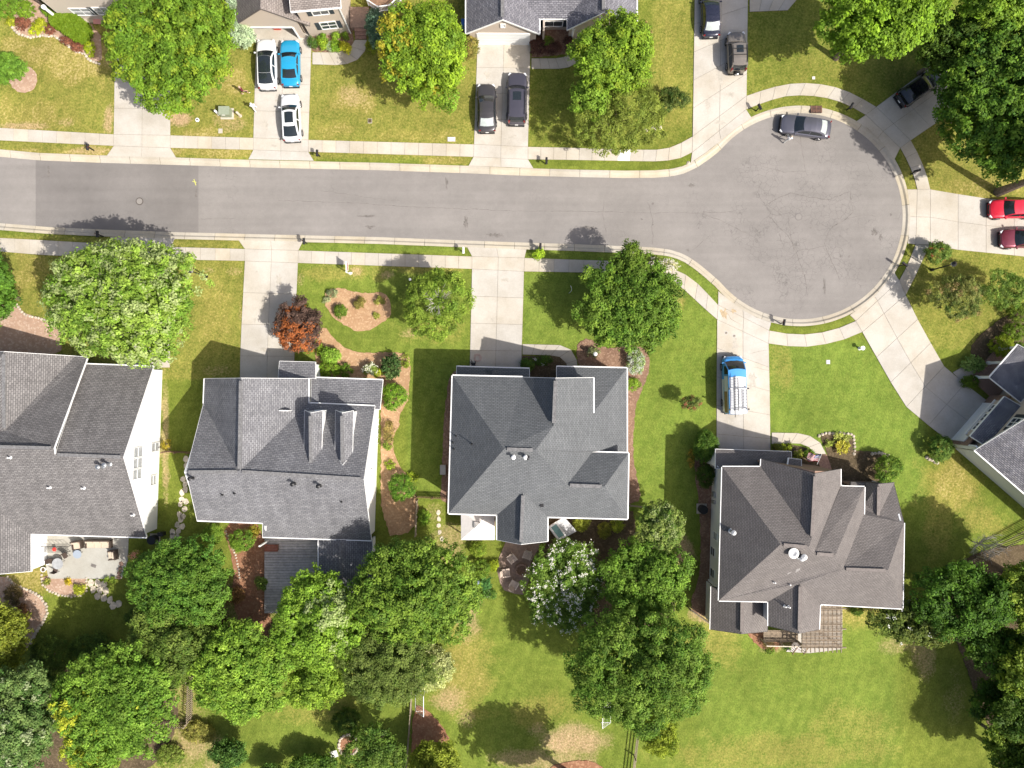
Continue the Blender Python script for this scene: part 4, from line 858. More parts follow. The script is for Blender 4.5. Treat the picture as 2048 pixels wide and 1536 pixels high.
wl_ = wW
for sp in (((1583, 1116), (1580, 1140), (1577, 1160)), ((1600, 1118), (1597, 1136), (1595, 1148)), ((1448, 1062), (1455, 1062), (1460, 1063))):
    mb = MB(); pp = [h.on_roof(*p_) for p_ in sp]
    if all(pp):
        vs = []
        for i_, (q_, n_) in enumerate(pp): w_ = .05 + .09 * i_; vs += [q_ + n_ * .006 + Vector((-w_, 0, 0)), q_ + n_ * .006 + Vector((w_, 0, 0))]
        vs = [v_ if True else v_ for v_ in vs]; mb.add(vs, [(0, 1, 3, 2)[::-1], (2, 3, 5, 4)[::-1]]); mb.build('streak', bpy.data.materials.get('lead_streak') or mat('lead_streak', (.3, .285, .275), .9, var=.2), h.root)
for (px, py, z_, d) in ((1415, 985, 1.3, (.5, .25, .6)), (1417, 1000, 1.2, (.3, .2, .8))):
    MB().box(Vector((wl_['a'].x - .2, G(px, py).y, z_)), (d[1], d[0], d[2])).build('meter_box', M['grey_metal'], h.root)
# ---- top houses
h = House('beige house with grey shingled gables and a white garage door', 'roofC', 'ridge', 'tan_siding', at=G(1100, 30)); h.cen = G(1100, -40)
ob, P = h.roof(dict(a=(932, 67, 2.8), b=(1005, 39, 5.2), c=(1004, -170, 5.2), d=(932, -170, 2.8), e=(1079, 68, 2.8), f=(1079, -170, 2.8)), ['abcd', ('b', 'e', 'f', 'c')], gutters=[('a', 'd'), ('e', 'f')], ridges=[('b', 'c')])
ob2, P2 = h.roof(dict(a=(1076, 37, 2.8), b=(1140, 37, 2.8), c=(1140, -170, 8.0), d=(1076, -170, 8.0), e=(1010, 37, 2.8), g=(1010, -170, 8.0), i=(1200, 37, 2.8), j=(1200, -170, 8.0)), ['abcd', ('e', 'a', 'd', 'g'), ('b', 'i', 'j', 'c')], fascia=0, gutters=[('a', 'b')])
ob3, P4 = h.roof(dict(a=(1134, 60, 2.8), b=(1207, 25, 5.1), c=(1206, -170, 5.1), d=(1134, -170, 2.8), e=(1274, 54, 2.8), f=(1273, -170, 2.8)), ['abcd', ('b', 'e', 'f', 'c')], gutters=[('e', 'f')], ridges=[('b', 'c')])
wl = h.wall([P['a'], P['b'], P['e']], .3); wc = h.wall([P2['a'], P2['b']], .3, trim_end=False); wr = h.wall([P4['a'], P4['b'], P4['e']], .3); h.wall([P['e'], P['f']], .35)
window(wc, 1107, 47, 1.7, .95, shutters=.35, cols=2, rows=1)
def garage_door(wl, px, py, wd, ht, z0=0.05, par=None):
    c = ray_plane(px, py, wl['a'], wl['n']); c.z = z0 + ht / 2; ax = (wl['t'], wl['n'], Vector((0, 0, 1))); g = MB()
    f = MB(); n = wl['n']; t = wl['t']
    for sx in (-1, 1): f.box(c + t * (sx * (wd / 2 + .07)) + n * .03, (.14, .1, ht + .14), axes=ax)
    f.box(c + Vector((0, 0, ht / 2 + .07)) + n * .033, (wd, .1, .14), axes=ax)
    d = f.build('garage_door', M['trim'], wl['root'])
    for k in range(4): MB().box(c + Vector((0, 0, ht * ((k + .5) / 4 - .5))) + n * .03, (wd, .05, ht / 4 - .025), axes=ax).build('panel', M['trim'], d)
    MB().box(c + n * .005, (wd, .02, ht), axes=ax).build('backing', M['grey_metal'], d)
garage_door(wl, 1007, 80, 4.9, 2.15)
window(wl, 1006, 51, .35, .5, cols=1, rows=1, glass='trim'); window(wr, 1204, 36, .35, .45, cols=1, rows=1, glass='trim')
for x, y in ((1143, 80), (1181, 79)): MB().lathe(G(x, y), [(.19, 0), (.19, .15), (.14, .2), (.13, 2.2), (.18, 2.3), (.18, 2.4)], 12).build('porch_column', M['trim'], h.root)
h.roof(dict(a=(1140, 57, 2.5), b=(1172, 42, 3.4), c=(1172, 20, 3.4), d=(1140, 20, 2.5), e=(1196, 58, 2.5), f=(1196, 20, 2.5)), ['abcd', ('b', 'e', 'f', 'c')], name='porch_roof', fascia=.2)
MB().prism([tuple(G(*p).xy) for p in ((1148, 74), (1182, 74), (1182, 95), (1148, 95))], 0, .16).build('porch_floor', M['pinkmulch'], h.root)
MB().prism([tuple(G(*p).xy) for p in ((1149, 95.5), (1168, 95.5), (1168, 107), (1149, 107))], 0.06, .1).build('doormat', M['darkmulch'], h.root)
# two storey beige house, top left of centre
h = House('two storey beige house with an open garage and shuttered windows', 'roofB', 'ridge', 'tan_siding', at=G(600, 20)); h.cen = G(570, -40)
ob, P = h.roof(dict(a=(472, 48, 2.8), b=(521, 17, 5.7), c=(520, -190, 5.7), d=(470, -190, 2.8), e=(619, 51, 2.8), f=(619, -190, 2.8)), ['abcd', ('b', 'e', 'f', 'c')], gutters=[('a', 'd')], rake='roofB', fascia=.16)
# garage front with a real opening
Lg, Rg = G(497, 75), G(616, 77)
A0, Rr, E0 = P['a'], P['b'], P['e']; yb = (Lg.y + Rg.y) / 2
x0, x1, o0, o1, oz = G(494, 0).x + .35, G(612, 0).x, G(513, 0).x, G(598, 0).x, 2.1
mb = MB(); zr = lambda x: 2.75 + (5.6 - 2.75) * (1 - abs(x - Rr.x) / ((E0.x - A0.x) / 2))
mb.prism([(x0, yb), (o0, yb), (o0, yb + .16), (x0, yb + .16)], -.1, oz); mb.prism([(o1, yb), (x1, yb), (x1, yb + .16), (o1, yb + .16)], -.1, oz)
y2 = yb + .16
pf = [Vector((x0, yb, oz)), Vector((x1, yb, oz)), Vector((x1, yb, zr(x1) - .1)), Vector((Rr.x, yb, 5.5)), Vector((x0, yb, zr(x0) - .1))]
k = 5; mb.add(pf + [p + Vector((0, .16, 0)) for p in pf], [tuple(range(k)), tuple(range(2 * k - 1, k - 1, -1))] + [(i, i + k, (i + 1) % k + k, (i + 1) % k)[::-1] for i in range(k)])
mb.build('wall', M['tan_siding'], h.root)
mb = MB(); mb.bar((o0, yb - .03, oz + .06), (o1, yb - .03, oz + .06), .08, .16); mb.bar((o0 - .06, yb - .03, 0), (o0 - .06, yb - .03, oz), .16, .12); mb.bar((o1 + .06, yb - .03, 0), (o1 + .06, yb - .03, oz), .16, .12); mb.build('door_frame', M['trim'], h.root)
MB().prism([(x0, yb), (x1, yb), (x1, yb + 5.5), (x0, yb + 5.5)], -.05, .07).build('garage_floor', M['drive'], h.root)
mb = MB(); mb.box(((x0 + x1) / 2, yb + 5.5, 1.3), (x1 - x0, .1, 2.6)); mb.box((x0, yb + 2.9, 1.3), (.1, 5, 2.6)); mb.box((x1, yb + 2.9, 1.3), (.1, 5, 2.6)); mb.build('garage_wall', M['tan_siding'], h.root)
t = thing('storage_box', 'red plastic box on the floor of the open garage', 'box', Vector((G(556, 0).x, yb + 1.2, .07))); MB().box(Vector((G(556, 0).x, yb + 1.0, .27)), (.7, .5, .4)).build('body', mat('red_plastic', (.5, .06, .03), .5), t); MB().box(Vector((G(556, 0).x, yb + 1.0, .49)), (.74, .54, .04)).build('lid', mat('red_lid', (.6, .1, .05), .5), t)
# two storey wing
wa, wbp = G(622, 74), G(701, 66)
h.cen = G(660, -60); wl = h.wall([Vector((wa.x, wa.y, 5.6)), Vector((wbp.x, wbp.y, 5.6))], 0.0, trim_end=False)
h.cen = G(660, -20); h.wall([Vector((wbp.x, wbp.y, 5.6)), Vector((wbp.x, wbp.y + 9, 5.6))], .0, trim_end=False)
window(wl, 655, 45, 1.45, 1.2, shutters=.4, z=1.9); window(wl, 636, 15, 1.45, 1.3, shutters=.4, z=4.6)
h.roof(dict(a=Vector((wa.x - .3, wa.y - .4, 5.6)), b=Vector((wbp.x + .4, wbp.y - .4, 5.6)), c=Vector((wbp.x + .4, wbp.y + 9, 9)), d=Vector((wa.x - .3, wa.y + 9, 9))), ['abcd'], gutters=[('a', 'b')])
mb = MB(); mb.bar(Vector((wbp.x + .05, wbp.y - .08, .1)), Vector((wbp.x + .05, wbp.y - .08, 5.6)), .1, .1); mb.build('downpipe', M['trim'], h.root)
for k, (y, z) in enumerate(((79, .16), (73, .32), (67, .48))): MB().prism([tuple(G(*p).xy) for p in ((711, y), (733, y), (733, y - 6.2), (711, y - 6.2))], 0, z).build('step', mat('step_brick', (.33, .2, .15), .9, var=.25, vscale=6) if k == 0 else bpy.data.materials['step_brick'], h.root)
MB().prism([tuple(G(*p).xy) for p in ((703, 61), (740, 61), (740, 20), (703, 20))], 0, .6).build('porch_floor', mat('porch_brick', (.3, .21, .16), .9, var=.2, vscale=5), h.root)
po = [G(*p) for p in ((738, -20), (742, 20), (762, 33), (785, 30), (806, 10), (812, -20))]
pf = thing('porch', 'raised octagonal porch with brown floor and white railing', 'porch', po[2]); 
MB().prism([(p.x, p.y) for p in po], 0, 0.9).build('floor', M['brown_wood'], pf)
for a, b in zip(po, po[1:]):
    n_ = max(2, int((b - a).length / .14)); mb = MB()
    for z in (1.02, 1.85): mb.bar(a + Vector((0, 0, z)), b + Vector((0, 0, z)), .09, .07)
    mb.build('rail', M['trim'], pf)
    for k in range(1, n_): MB().box(a.lerp(b, k / n_) + Vector((0, 0, 1.43)), (.045, .045, .78)).build('baluster', M['trim'], pf)
    MB().box(b + Vector((0, 0, 1.4)), (.13, .13, 1.1)).build('post', M['trim'], pf)
# corner house top left
h = House('beige corner house with white framed windows behind the hedge', 'roofB', 'ridge', 'beige_siding', at=G(200, 20)); h.cen = G(200, -60)
a, b = G(128, 40), G(300, 40)
wl = h.wall([Vector((a.x, a.y, 5.6)), Vector((b.x, b.y, 5.6))], 0, trim_end=False); h.wall([Vector((a.x, a.y, 5.6)), Vector((a.x, a.y + 9, 5.6))], 0, trim_end=False)
window(wl, 152, 12, 1.9, 1.2, cols=2, rows=2, z=1.6, glass='blind'); window(wl, 193, 11, 1.3, 1.2, shutters=.45, cols=2, rows=2, z=1.75, glass='blind')
ps = [G(150, 47), G(205, 47), G(205, 36), G(140, 36)]; MB().prism([(p.x, p.y) for p in ps], 0, .2).build('porch_floor', M['slab'], h.root)
MB().lathe(G(122, 42), [(.2, 0), (.16, .2), (.15, 2.4), (.22, 2.5), (.22, 2.7)], 12).build('porch_column', M['trim'], h.root)
h.roof(dict(a=Vector((a.x - .4, a.y - .4, 5.6)), b=Vector((b.x, b.y - .4, 5.6)), c=Vector((b.x, b.y + 9, 9)), d=Vector((a.x - .4, a.y + 9, 9))), ['abcd'], gutters=[('a', 'b')])
t = thing('doormat', 'pink doormat on the pale porch of the corner house', 'doormat', G(194, 43, .2)); MB().box(G(194, 43, .22), (.75, .5, .03)).build('mat', mat('pink_mat', (.6, .3, .28), .9), t)
# ---- tan house on the right edge, turned
h = House('tan house with navy roof shadows and a turned white garage door', 'roof5', 'ridge', 'tan_siding', at=G(1960, 880))
O = G(1898, 886); U = Vector((.655, .755, 0)); W_ = Vector((.755, -.655, 0))
L = lambda u, v, z=0.0: O + U * u + W_ * v + Vector((0, 0, z))
def hip(V_, f, **kw): return h.roof(V_, f, **kw)
h.cen = L(3, 8)
hip(dict(p=L(-.3, .2, 4.0), q=L(-.3, 15, 4.0), q2=L(5.4, 15, 8.0), r=L(5.4, .2, 8.0), e=L(11, .2, 4.0), g=L(11, 15, 4.0)), [('p', 'q', 'q2', 'r'), ('r', 'q2', 'g', 'e')], gutters=[('p', 'q')], ridges=[('r', 'q2')])
wg = h.wall([L(0, .6, 4.0), L(5.4, .6, 7.8), L(10.8, .6, 4.0)], 0, trim_end=False, m='tan_siding'); wsd = h.wall([L(0, 0, 4.1), L(0, 15, 4.1)], 0, trim_end=False, m='cream_siding')
wfr = h.wall([L(0, -.05, 3.0), L(6.3, -.05, 3.0)], 0, trim_end=False, m='brick')
garage_door(wfr, 1932, 843, 4.6, 1.95)
hip(dict(a=L(.6, -.75, 3.55), b=L(5.6, -.75, 3.55), c=L(5.6, .62, 4.3), d=L(.6, .62, 4.3)), ['abcd'], name='skirt_roof', m='roof5')
h.cen = L(3, 8); wbp_ = h.wall([L(.9, -.5, 3.5), L(5.3, -.5, 3.5)], 0, zb=2.25, trim_end=False, m='tan_siding', name='bay_wall')
mb = MB(); mb.bar(L(.9, -.55, 2.28), L(5.3, -.55, 2.28), .14, .12); mb.build('bay_sill', M['trim'], h.root)
def win_at(wl, p, wd, ht, **kw):
    g = (p - Vector((0, 0, CAMH))); s_ = CAMH / (CAMH - p.z); window(wl, p.x * s_ * K + 1024, 768 - p.y * s_ * K, wd, ht, **kw)
for k in range(3): win_at(wbp_, L(2.0 + k * 1.12, -.5, 2.95), .85, .72, fw=.08)
for k in range(2): win_at(wg, L(3.6 + k * 3.4, .6, 5.3), .95, 1.1, shutters=.38)
hip(dict(a=L(6.4, -2.6, 2.7), b=L(10.6, -2.6, 2.7), c=L(10.8, .6, 3.9), d=L(6.0, .6, 3.9)), ['abcd'], name='porch_roof', gutters=[('a', 'b')])
for u in (6.6, 8.5, 10.4): MB().lathe(L(u, -2.4, 0), [(.22, 0), (.2, .5), (.15, .6), (.14, 2.3), (.2, 2.45), (.2, 2.6)], 12).build('porch_column', M['trim'], h.root)
MB().prism([tuple(L(u, v).xy) for u, v in ((6.2, -2.7), (11, -2.7), (11, .5), (6.2, .5))], 0, .2).build('porch_floor', M['brick'], h.root)
# ------------------------------------------------------------------ vehicles
def paint(name, col, metal=0.3, rough=0.32):
    m = bpy.data.materials.new(name); n, l = NS(m); b = n['Principled BSDF']
    b.inputs['Base Color'].default_value = tuple(col) + (1,); b.inputs['Metallic'].default_value = metal; b.inputs['Roughness'].default_value = rough
    b.inputs['Coat Weight'].default_value = 0.6; b.inputs['Coat Roughness'].default_value = 0.05
    g = n.new('ShaderNodeNewGeometry'); t = n.new('ShaderNodeTexNoise'); t.inputs['Scale'].default_value = 2.5; t.inputs['Detail'].default_value = 4; l.new(g.outputs['Position'], t.inputs['Vector'])
    mr = n.new('ShaderNodeMapRange'); mr.inputs['To Min'].default_value = rough - .08; mr.inputs['To Max'].default_value = rough + .14; l.new(t.outputs['Fac'], mr.inputs['Value']); l.new(mr.outputs[0], b.inputs['Roughness'])
    return m
M['car_glass'] = mat('tinted_glass', (0.018, 0.024, 0.028), 0.08, spec=0.9)
M['tyre'] = mat('tyre_rubber', (0.02, 0.02, 0.02), 0.9)
M['rim'] = mat('alloy_rim', (0.5, 0.5, 0.52), 0.35, metal=0.8)
M['black_trim'] = mat('black_plastic', (0.018, 0.018, 0.02), 0.6)
M['lamp'] = mat('headlamp_glass', (0.7, 0.72, 0.75), 0.1, spec=0.9)
M['tail'] = mat('tail_lamp_red', (0.2, 0.015, 0.015), 0.2)
M['plate'] = mat('licence_plate', (0.75, 0.75, 0.74), 0.5)
M['chrome'] = mat('chrome_trim', (0.7, 0.7, 0.72), 0.15, metal=1.0)
M['shade'] = mat('silver_rear_pane', (0.4, 0.44, 0.43), 0.4, metal=0.0, var=0.12, vscale=4)  # silver grey pane colour for some rear windows
def car(name, label, px, py, head, L, Wd, H, pm, kind='sedan', sunroof=None, roofm=None, screen='car_glass', rear='car_glass', rails=False, cat='car', prof=None, spare=False, belt=0.93, group='cars parked on drives and street'):
    """head: compass-free angle in degrees of the nose, 0 = +X, 90 = up the picture"""
    root = thing(name, label, cat, G(px, py, 0.75).xy.to_3d() + Vector((0, 0, ZS if kind != 'street' else ZROAD + .006)), group, R(head))
    ORG[root.name] = Vector((0, 0, 0)); kind = 'sedan' if kind == 'street' else kind
    hw = Wd / 2; hl = L / 2
    pr = prof or dict(sedan=(.23, .06, -.24, -.40), coupe=(.20, .06, -.16, -.36), fast=(.24, .09, -.20, -.43), suv=(.23, .10, -.40, -.475), van=(.40, .25, -.475, -.492), glassy=(.24, .08, -.22, -.41))[kind]
    xa, xb, xc, xd = [L * k for k in pr]
    # lower body loft
    tall = kind in ('suv', 'van')
    hood0, hood1 = (0.72, belt + .02) if not tall else (0.88, belt + .08)
    deck0, deck1 = (belt + .04, 0.86) if not tall else (belt + .05, belt)
    def wsec(u):      # u from -1 (tail) to 1 (nose)
        a = abs(u); k = 1 - 0.1 * max(0, (a - .4) / .6) ** 2
        if a > .86: k *= math.sqrt(max(0.02, 1 - ((a - .86) / .14) ** 2 * (0.62 if u > 0 else .46)))
        return hw * k
    def ztop(x):
        if x > xa: t = (x - xa) / (hl - xa); return hood1 + (hood0 - hood1) * t ** 1.6
        if x < xd: t = (xd - x) / max(.01, hl + xd); return deck0 + (deck1 - deck0) * t ** 1.4
        return belt + .02
    us = [-1, -.985, -.95, -.88, -.78, -.66, -.5, -.3, -.1, .1, .3, .46, .58, .7, .8, .88, .95, .985, 1]; rows = []
    for u in us:
        x = u * hl; w_ = wsec(u); zt = ztop(x); e = 1.0 if abs(u) < .99 else .86; zb = 0.2 if abs(u) < .9 else .28
        half = [(w_ * .9, zb), (w_ * .985, .38), (w_, .62), (w_ * .985, zt - .14), (w_ * .93, zt - .045), (w_ * .78, zt), (w_ * .4, zt + .025), (0, zt + .035)]
        half = [(y, (z if abs(u) < .99 else .3 + (z - .3) * e)) for y, z in half]
        rows.append([Vector((x - (0.0 if abs(u) < .94 else math.copysign(.05 * (abs(y) / hw) ** 2 * (L / 4.5), u)), y, z)) for y, z in half] + [Vector((x - (0.0 if abs(u) < .94 else math.copysign(.05 * (abs(y) / hw) ** 2 * (L / 4.5), u)), -y, z)) for y, z in reversed(half[:-1])])
    nc = len(rows[0]); mb = MB(); vs = [v for r_ in rows for v in r_]
    fs = [(i * nc + k, (i + 1) * nc + k, (i + 1) * nc + k + 1, i * nc + k + 1) for i in range(len(rows) - 1) for k in range(nc - 1)]
    fs += [tuple(range(nc)), tuple((len(rows) - 1) * nc + k for k in reversed(range(nc)))]
    fs += [(i * nc, i * nc + nc - 1, (i + 1) * nc + nc - 1, (i + 1) * nc)[::1] for i in range(len(rows) - 1)]
    mb.add(vs, fs)
    body = mb.build('body', pm, root, smooth=True, local=True)
    bm = bmesh.new(); bm.from_mesh(body.data); bmesh.ops.recalc_face_normals(bm, faces=bm.faces); bm.to_mesh(body.data); bm.free()
    # greenhouse: profile in x and z, swept across
    wb, wr = hw * .9, hw * (.72 if not tall else .82)
    if kind == 'van': wb, wr = hw * .97, hw * .84
    zb_ = belt
    P_ = [(xa, zb_ + .0), (xa * .5 + xb * .5, (zb_ + H) / 2 + .02), (xb, H - .045), (xb * .6 + xc * .4, H), (xb * .3 + xc * .7, H), (xc, H - .05), (xc * .5 + xd * .5, (zb_ + H) / 2 + .05), (xd, zb_ + .02)]
    # refine
    def prf(s):
        i = min(int(s), len(P_) - 2); f = s - i; return (P_[i][0] + (P_[i + 1][0] - P_[i][0]) * f, P_[i][1] + (P_[i + 1][1] - P_[i][1]) * f)
    def pt(s, t, off=0.0):
        x, z = prf(s); f = min(1, max(0, (z - zb_) / (H - zb_))); wy = wb + (wr - wb) * f
        bow = (.13 if s < 2.5 else (-.10 if s > 4.5 else 0)) * (L / 4.6) * (1 if kind != 'van' else .8); k = 1 - t * t
        dx, dz = prf(min(s + .05, 6.999)), prf(max(s - .05, 0)); tx, tz = dx[0] - dz[0], dx[1] - dz[1]; ln = math.hypot(tx, tz) or 1; nx_, nz_ = -tz / ln, tx / ln
        if nz_ < 0: nx_, nz_ = -nx_, -nz_
        return Vector((x + bow * k + nx_ * off, wy * t, z + .045 * k * f + nz_ * off))
    def patch(s0, s1, t0, t1, off, ns=6, ntt=6):
        m_ = MB(); vs = [pt(s0 + (s1 - s0) * i / ns, t0 + (t1 - t0) * j / ntt, off) for i in range(ns + 1) for j in range(ntt + 1)]
        m_.add(vs, [(i * (ntt + 1) + j, i * (ntt + 1) + j + 1, (i + 1) * (ntt + 1) + j + 1, (i + 1) * (ntt + 1) + j) for i in range(ns) for j in range(ntt)]); return m_
    sh = patch(0, 7, -1, 1, 0, 21, 8); n0 = len(sh.v)
    for sg in (-1, 1):
        top = [pt(7 * i / 21, sg) for i in range(22)]; bot = [Vector((p.x, sg * wb, zb_ - .03)) for p in top]; o = len(sh.v)
        sh.add(top + bot, [(i, i + 1, 23 + i, 22 + i) for i in range(21)])
    shell = sh.build('cabin', pm, root, smooth=False, local=True)
    bm = bmesh.new(); bm.from_mesh(shell.data); bmesh.ops.remove_doubles(bm, verts=bm.verts, dist=.001); bmesh.ops.recalc_face_normals(bm, faces=bm.faces); bm.to_mesh(shell.data); bm.free()
    def up(ob):
        bm = bmesh.new(); bm.from_mesh(ob.data); bmesh.ops.recalc_face_normals(bm, faces=bm.faces)
        if sum(f.normal.z * f.calc_area() for f in bm.faces) < 0: bmesh.ops.reverse_faces(bm, faces=bm.faces)
        bm.to_mesh(ob.data); bm.free(); return ob
    if kind == 'glassy':
        up(patch(.12, 1.9, -.9, .9, .012).build('windscreen', M['car_glass'], root, True, True)); up(patch(1.94, 4.9, -.86, .86, .012, 8).build('glass_roof', M['car_glass'], root, True, True)); up(patch(4.94, 6.8, -.86, .86, .012).build('rear_window', M['car_glass'], root, True, True))
    else:
        up(patch(.12, 1.92, -.9, .9, .012).build('windscreen', M[screen], root, True, True))
        if kind != 'van': up(patch(5.08, 6.75 if kind != 'suv' else 6.5, -.84, .84, .012).build('rear_window', M[rear], root, True, True))
    if roofm:
        for nm, s0, s1, mm in roofm: up(patch(s0, s1, -.93, .93, .01, 8).build(nm, mm, root, True, True))
    if sunroof: up(patch(sunroof[0], sunroof[1], -sunroof[2], sunroof[2], .014).build('sunroof', M['car_glass'], root, True, True))
    for sg in (-1, 1):
        for k, (f0, f1) in enumerate(((.05, .47), (.51, .95)) if kind != 'van' else ((.02, .19),)):
            x0 = xa * .8 + (xd * .86 - xa * .8) * f0 if not tall else xa * .85 + (xd * .95 - xa * .85) * f0; x1 = xa * .8 + (xd * .86 - xa * .8) * f1 if not tall else xa * .85 + (xd * .95 - xa * .85) * f1
            def zr(x):
                for i in range(140):
                    q = prf(i * .05)
                    if q[0] <= x: return q[1]
                return H
            vs = []
            for i in range(7):
                x = x0 + (x1 - x0) * i / 6
                for f in (0, 1):
                    z = zb_ + .05 if f == 0 else max(zb_ + .06, min(zr(x), H) - .09); kk = (z - zb_) / (H - zb_); vs.append(Vector((x, sg * (wb + (wr - wb) * kk + .014), z)))
            g = MB(); g.add(vs, [(2 * i, 2 * i + 1, 2 * i + 3, 2 * i + 2)[::-sg] for i in range(6)]); g.build('side_window', M['car_glass'], root, local=True)
        mi = MB(); mi.box((xa - .12, sg * (hw + .06), belt + .02), (.12, .18, .13)); mi.build('mirror', pm, root, local=True)
        ln = MB(); ln.box((hl - .17 * L / 4.6, sg * hw * .7, hood0 - .08), (.3, .34, .1), rz=-sg * .5); ln.build('headlight', M['lamp'], root, local=True)
        tl = MB(); zt = (belt + .25 if tall else .84); tl.box((-hl + .12, sg * hw * .76, zt), (.1, .26 if not tall else .16, .1 if not tall else .5), rz=sg * .5); tl.build('taillight', M['tail'], root, local=True)
        for xw in (L * .315, -L * .30):
            t_ = MB(); r_ = .33 if not tall else .36
            for (r0, y0, y1) in ((r_, 0.0, .21),):
                t_.tube((xw, sg * (hw - .19), r_), (xw, sg * (hw + .025), r_), r_, r_, 20)
            w_ = t_.build('wheel', M['tyre'], root, local=True)
            rm = MB(); rm.tube((xw, sg * (hw + .02), r_), (xw, sg * (hw + .035), r_), r_ * .68, r_ * .66, 16); rim = rm.build('rim', M['rim'], w_, local=True)
            sp = MB()
            for q in range(5):
                a_ = 2 * math.pi * q / 5; sp.bar((xw, sg * (hw + .04), r_), (xw + r_ * .6 * math.cos(a_), sg * (hw + .04), r_ + r_ * .6 * math.sin(a_)), .05, .02)
            sp.build('spokes', M['black_trim'], w_, local=True)
    # hood panel, grille, plate, bumper line
    hp = MB(); nx_, nt_ = 6, 6; vs = []
    for i in range(nx_ + 1):
        x = xa + .1 + (hl - .22 - xa - .1) * i / nx_
        for j in range(nt_ + 1):
            t = -1 + 2 * j / nt_; y = t * hw * .74; z = ztop(x) + .012 + .025 * (1 - t * t) + (.01 if abs(t) < .9 else 0); vs.append(Vector((x - (.1 * t * t if i == nx_ else 0), y, z)))
    hp.add(vs, [(i * (nt_ + 1) + j, (i + 1) * (nt_ + 1) + j, (i + 1) * (nt_ + 1) + j + 1, i * (nt_ + 1) + j + 1) for i in range(nx_) for j in range(nt_)]); up(hp.build('bonnet', pm, root, True, True))
    MB().box((hl - .03, 0, .52), (.08, Wd * .5, .22)).build('grille', M['black_trim'], root, local=True)
    MB().box((hl - .05, 0, .26), (.14, Wd * .82, .14)).build('bumper', M['black_trim'], root, local=True); MB().box((-hl + .05, 0, .3), (.14, Wd * .8, .16)).build('bumper', M['black_trim'], root, local=True)
    MB().box((-hl - .01, 0, .62 if not tall else .7), (.03, .32, .14), axes=None).build('number_plate', M['plate'], root, local=True)
    if rails:
        for sg in (-1, 1):
            rb = MB(); rb.bar((xb - .1, sg * wr * .93, H + .07), (xc + .15, sg * wr * .93, H + .07), .05, .05); rb.build('roof_rail', M['black_trim'], root, local=True)
    if spare:
        s_ = MB(); s_.tube((-hl - .02, .1, .95), (-hl - .24, .1, .95), .34, .33, 20); sp = s_.build('spare_wheel', M['tyre'], root, local=True); c = MB(); c.tube((-hl - .23, .1, .95), (-hl - .27, .1, .95), .22, .2, 16); c.build('rim', M['rim'], sp, local=True)
        for x in (xb - .5, xc + .9):
            cb = MB(); cb.bar((x, -wr * .95, H + .11), (x, wr * .95, H + .11), .06, .04); cb.build('crossbar', M['black_trim'], root, local=True)
    return root
white = paint('white_car_paint', (.66, .67, .69), 0.0, .3); blue = paint('bright_blue_paint', (.02, .31, .56), .1, .3); grey = paint('graphite_paint', (.075, .07, .073), .45, .35); violet = paint('violet_grey_paint', (.095, .09, .115), .5, .32); gunmetal = paint('steel_grey_paint', (.14, .14, .175), .5, .3)
navy = paint('midnight_blue_paint', (.025, .028, .05), .3, .25); tan = paint('champagne_paint', (.25, .22, .19), .5, .36); black = paint('black_paint', (.015, .016, .02), .2, .22); red = paint('bright_red_paint', (.62, .02, .05), .2, .28); maroon = paint('maroon_paint', (.2, .035, .06), .4, .3)
vanblue = paint('sky_blue_van_paint', (.06, .3, .68), .05, .35)
car('parked_car', 'white sedan with a continuous black glass roof beside the blue coupe', 533.5, 129, 91.5, 4.95, 1.95, 1.46, white, 'glassy')
car('parked_car', 'bright blue coupe with a black rear window by the open garage', 580.5, 126.5, 91, 4.55, 1.92, 1.32, blue, 'coupe')
car('parked_car', 'white sedan with a large black sunroof nearest the pavement', 582, 236, 93, 4.65, 1.88, 1.44, white, 'fast', sunroof=(2.35, 4.5, .62))
car('parked_car', 'dark grey sedan with a red rear end beside the minivan', 973.5, 216.5, 91, 4.75, 1.86, 1.44, grey, 'sedan', rear='shade')
car('parked_car', 'dark violet grey minivan with roof rails on the same drive', 1034, 198.5, 89, 5.1, 1.98, 1.75, violet, 'suv', sunroof=(2.3, 3.0, .5), rails=True)
car('parked_car', 'midnight blue sedan with a silver rear window at the top edge', 1421, 26, 92, 4.75, 1.86, 1.45, navy, 'sedan', rear='shade')
car('parked_car', 'champagne off-road car with spare wheel and roof bars', 1473, 106, 91.5, 4.0, 1.82, 1.8, tan, 'suv', sunroof=(2.3, 3.1, .45), rails=True, spare=True)
car('parked_car', 'steel grey sedan parked against the kerb of the cul-de-sac', 1612.5, 252, 172, 4.95, 1.9, 1.45, gunmetal, 'street', rear='shade')
car('parked_car', 'black sedan standing in the tree shade', 1837.5, 176.5, 34, 4.6, 1.82, 1.44, black, 'sedan')
car('parked_car', 'bright red sedan on the right drive facing the street', 2027, 417.5, 181, 4.7, 1.85, 1.44, red, 'sedan')
car('parked_car', 'dark maroon sedan below the bright red one', 2049, 477, 181, 4.7, 1.85, 1.46, maroon, 'sedan')
v = car('van', 'sky blue and white work van with ladders on its roof', 1466, 770, 91.5, 5.75, 2.05, 2.15, vanblue, 'van', roofm=[('front_roof', 2.1, 2.42, vanblue), ('rear_roof', 2.44, 5.0, white)], cat='van', belt=1.15, group=None)
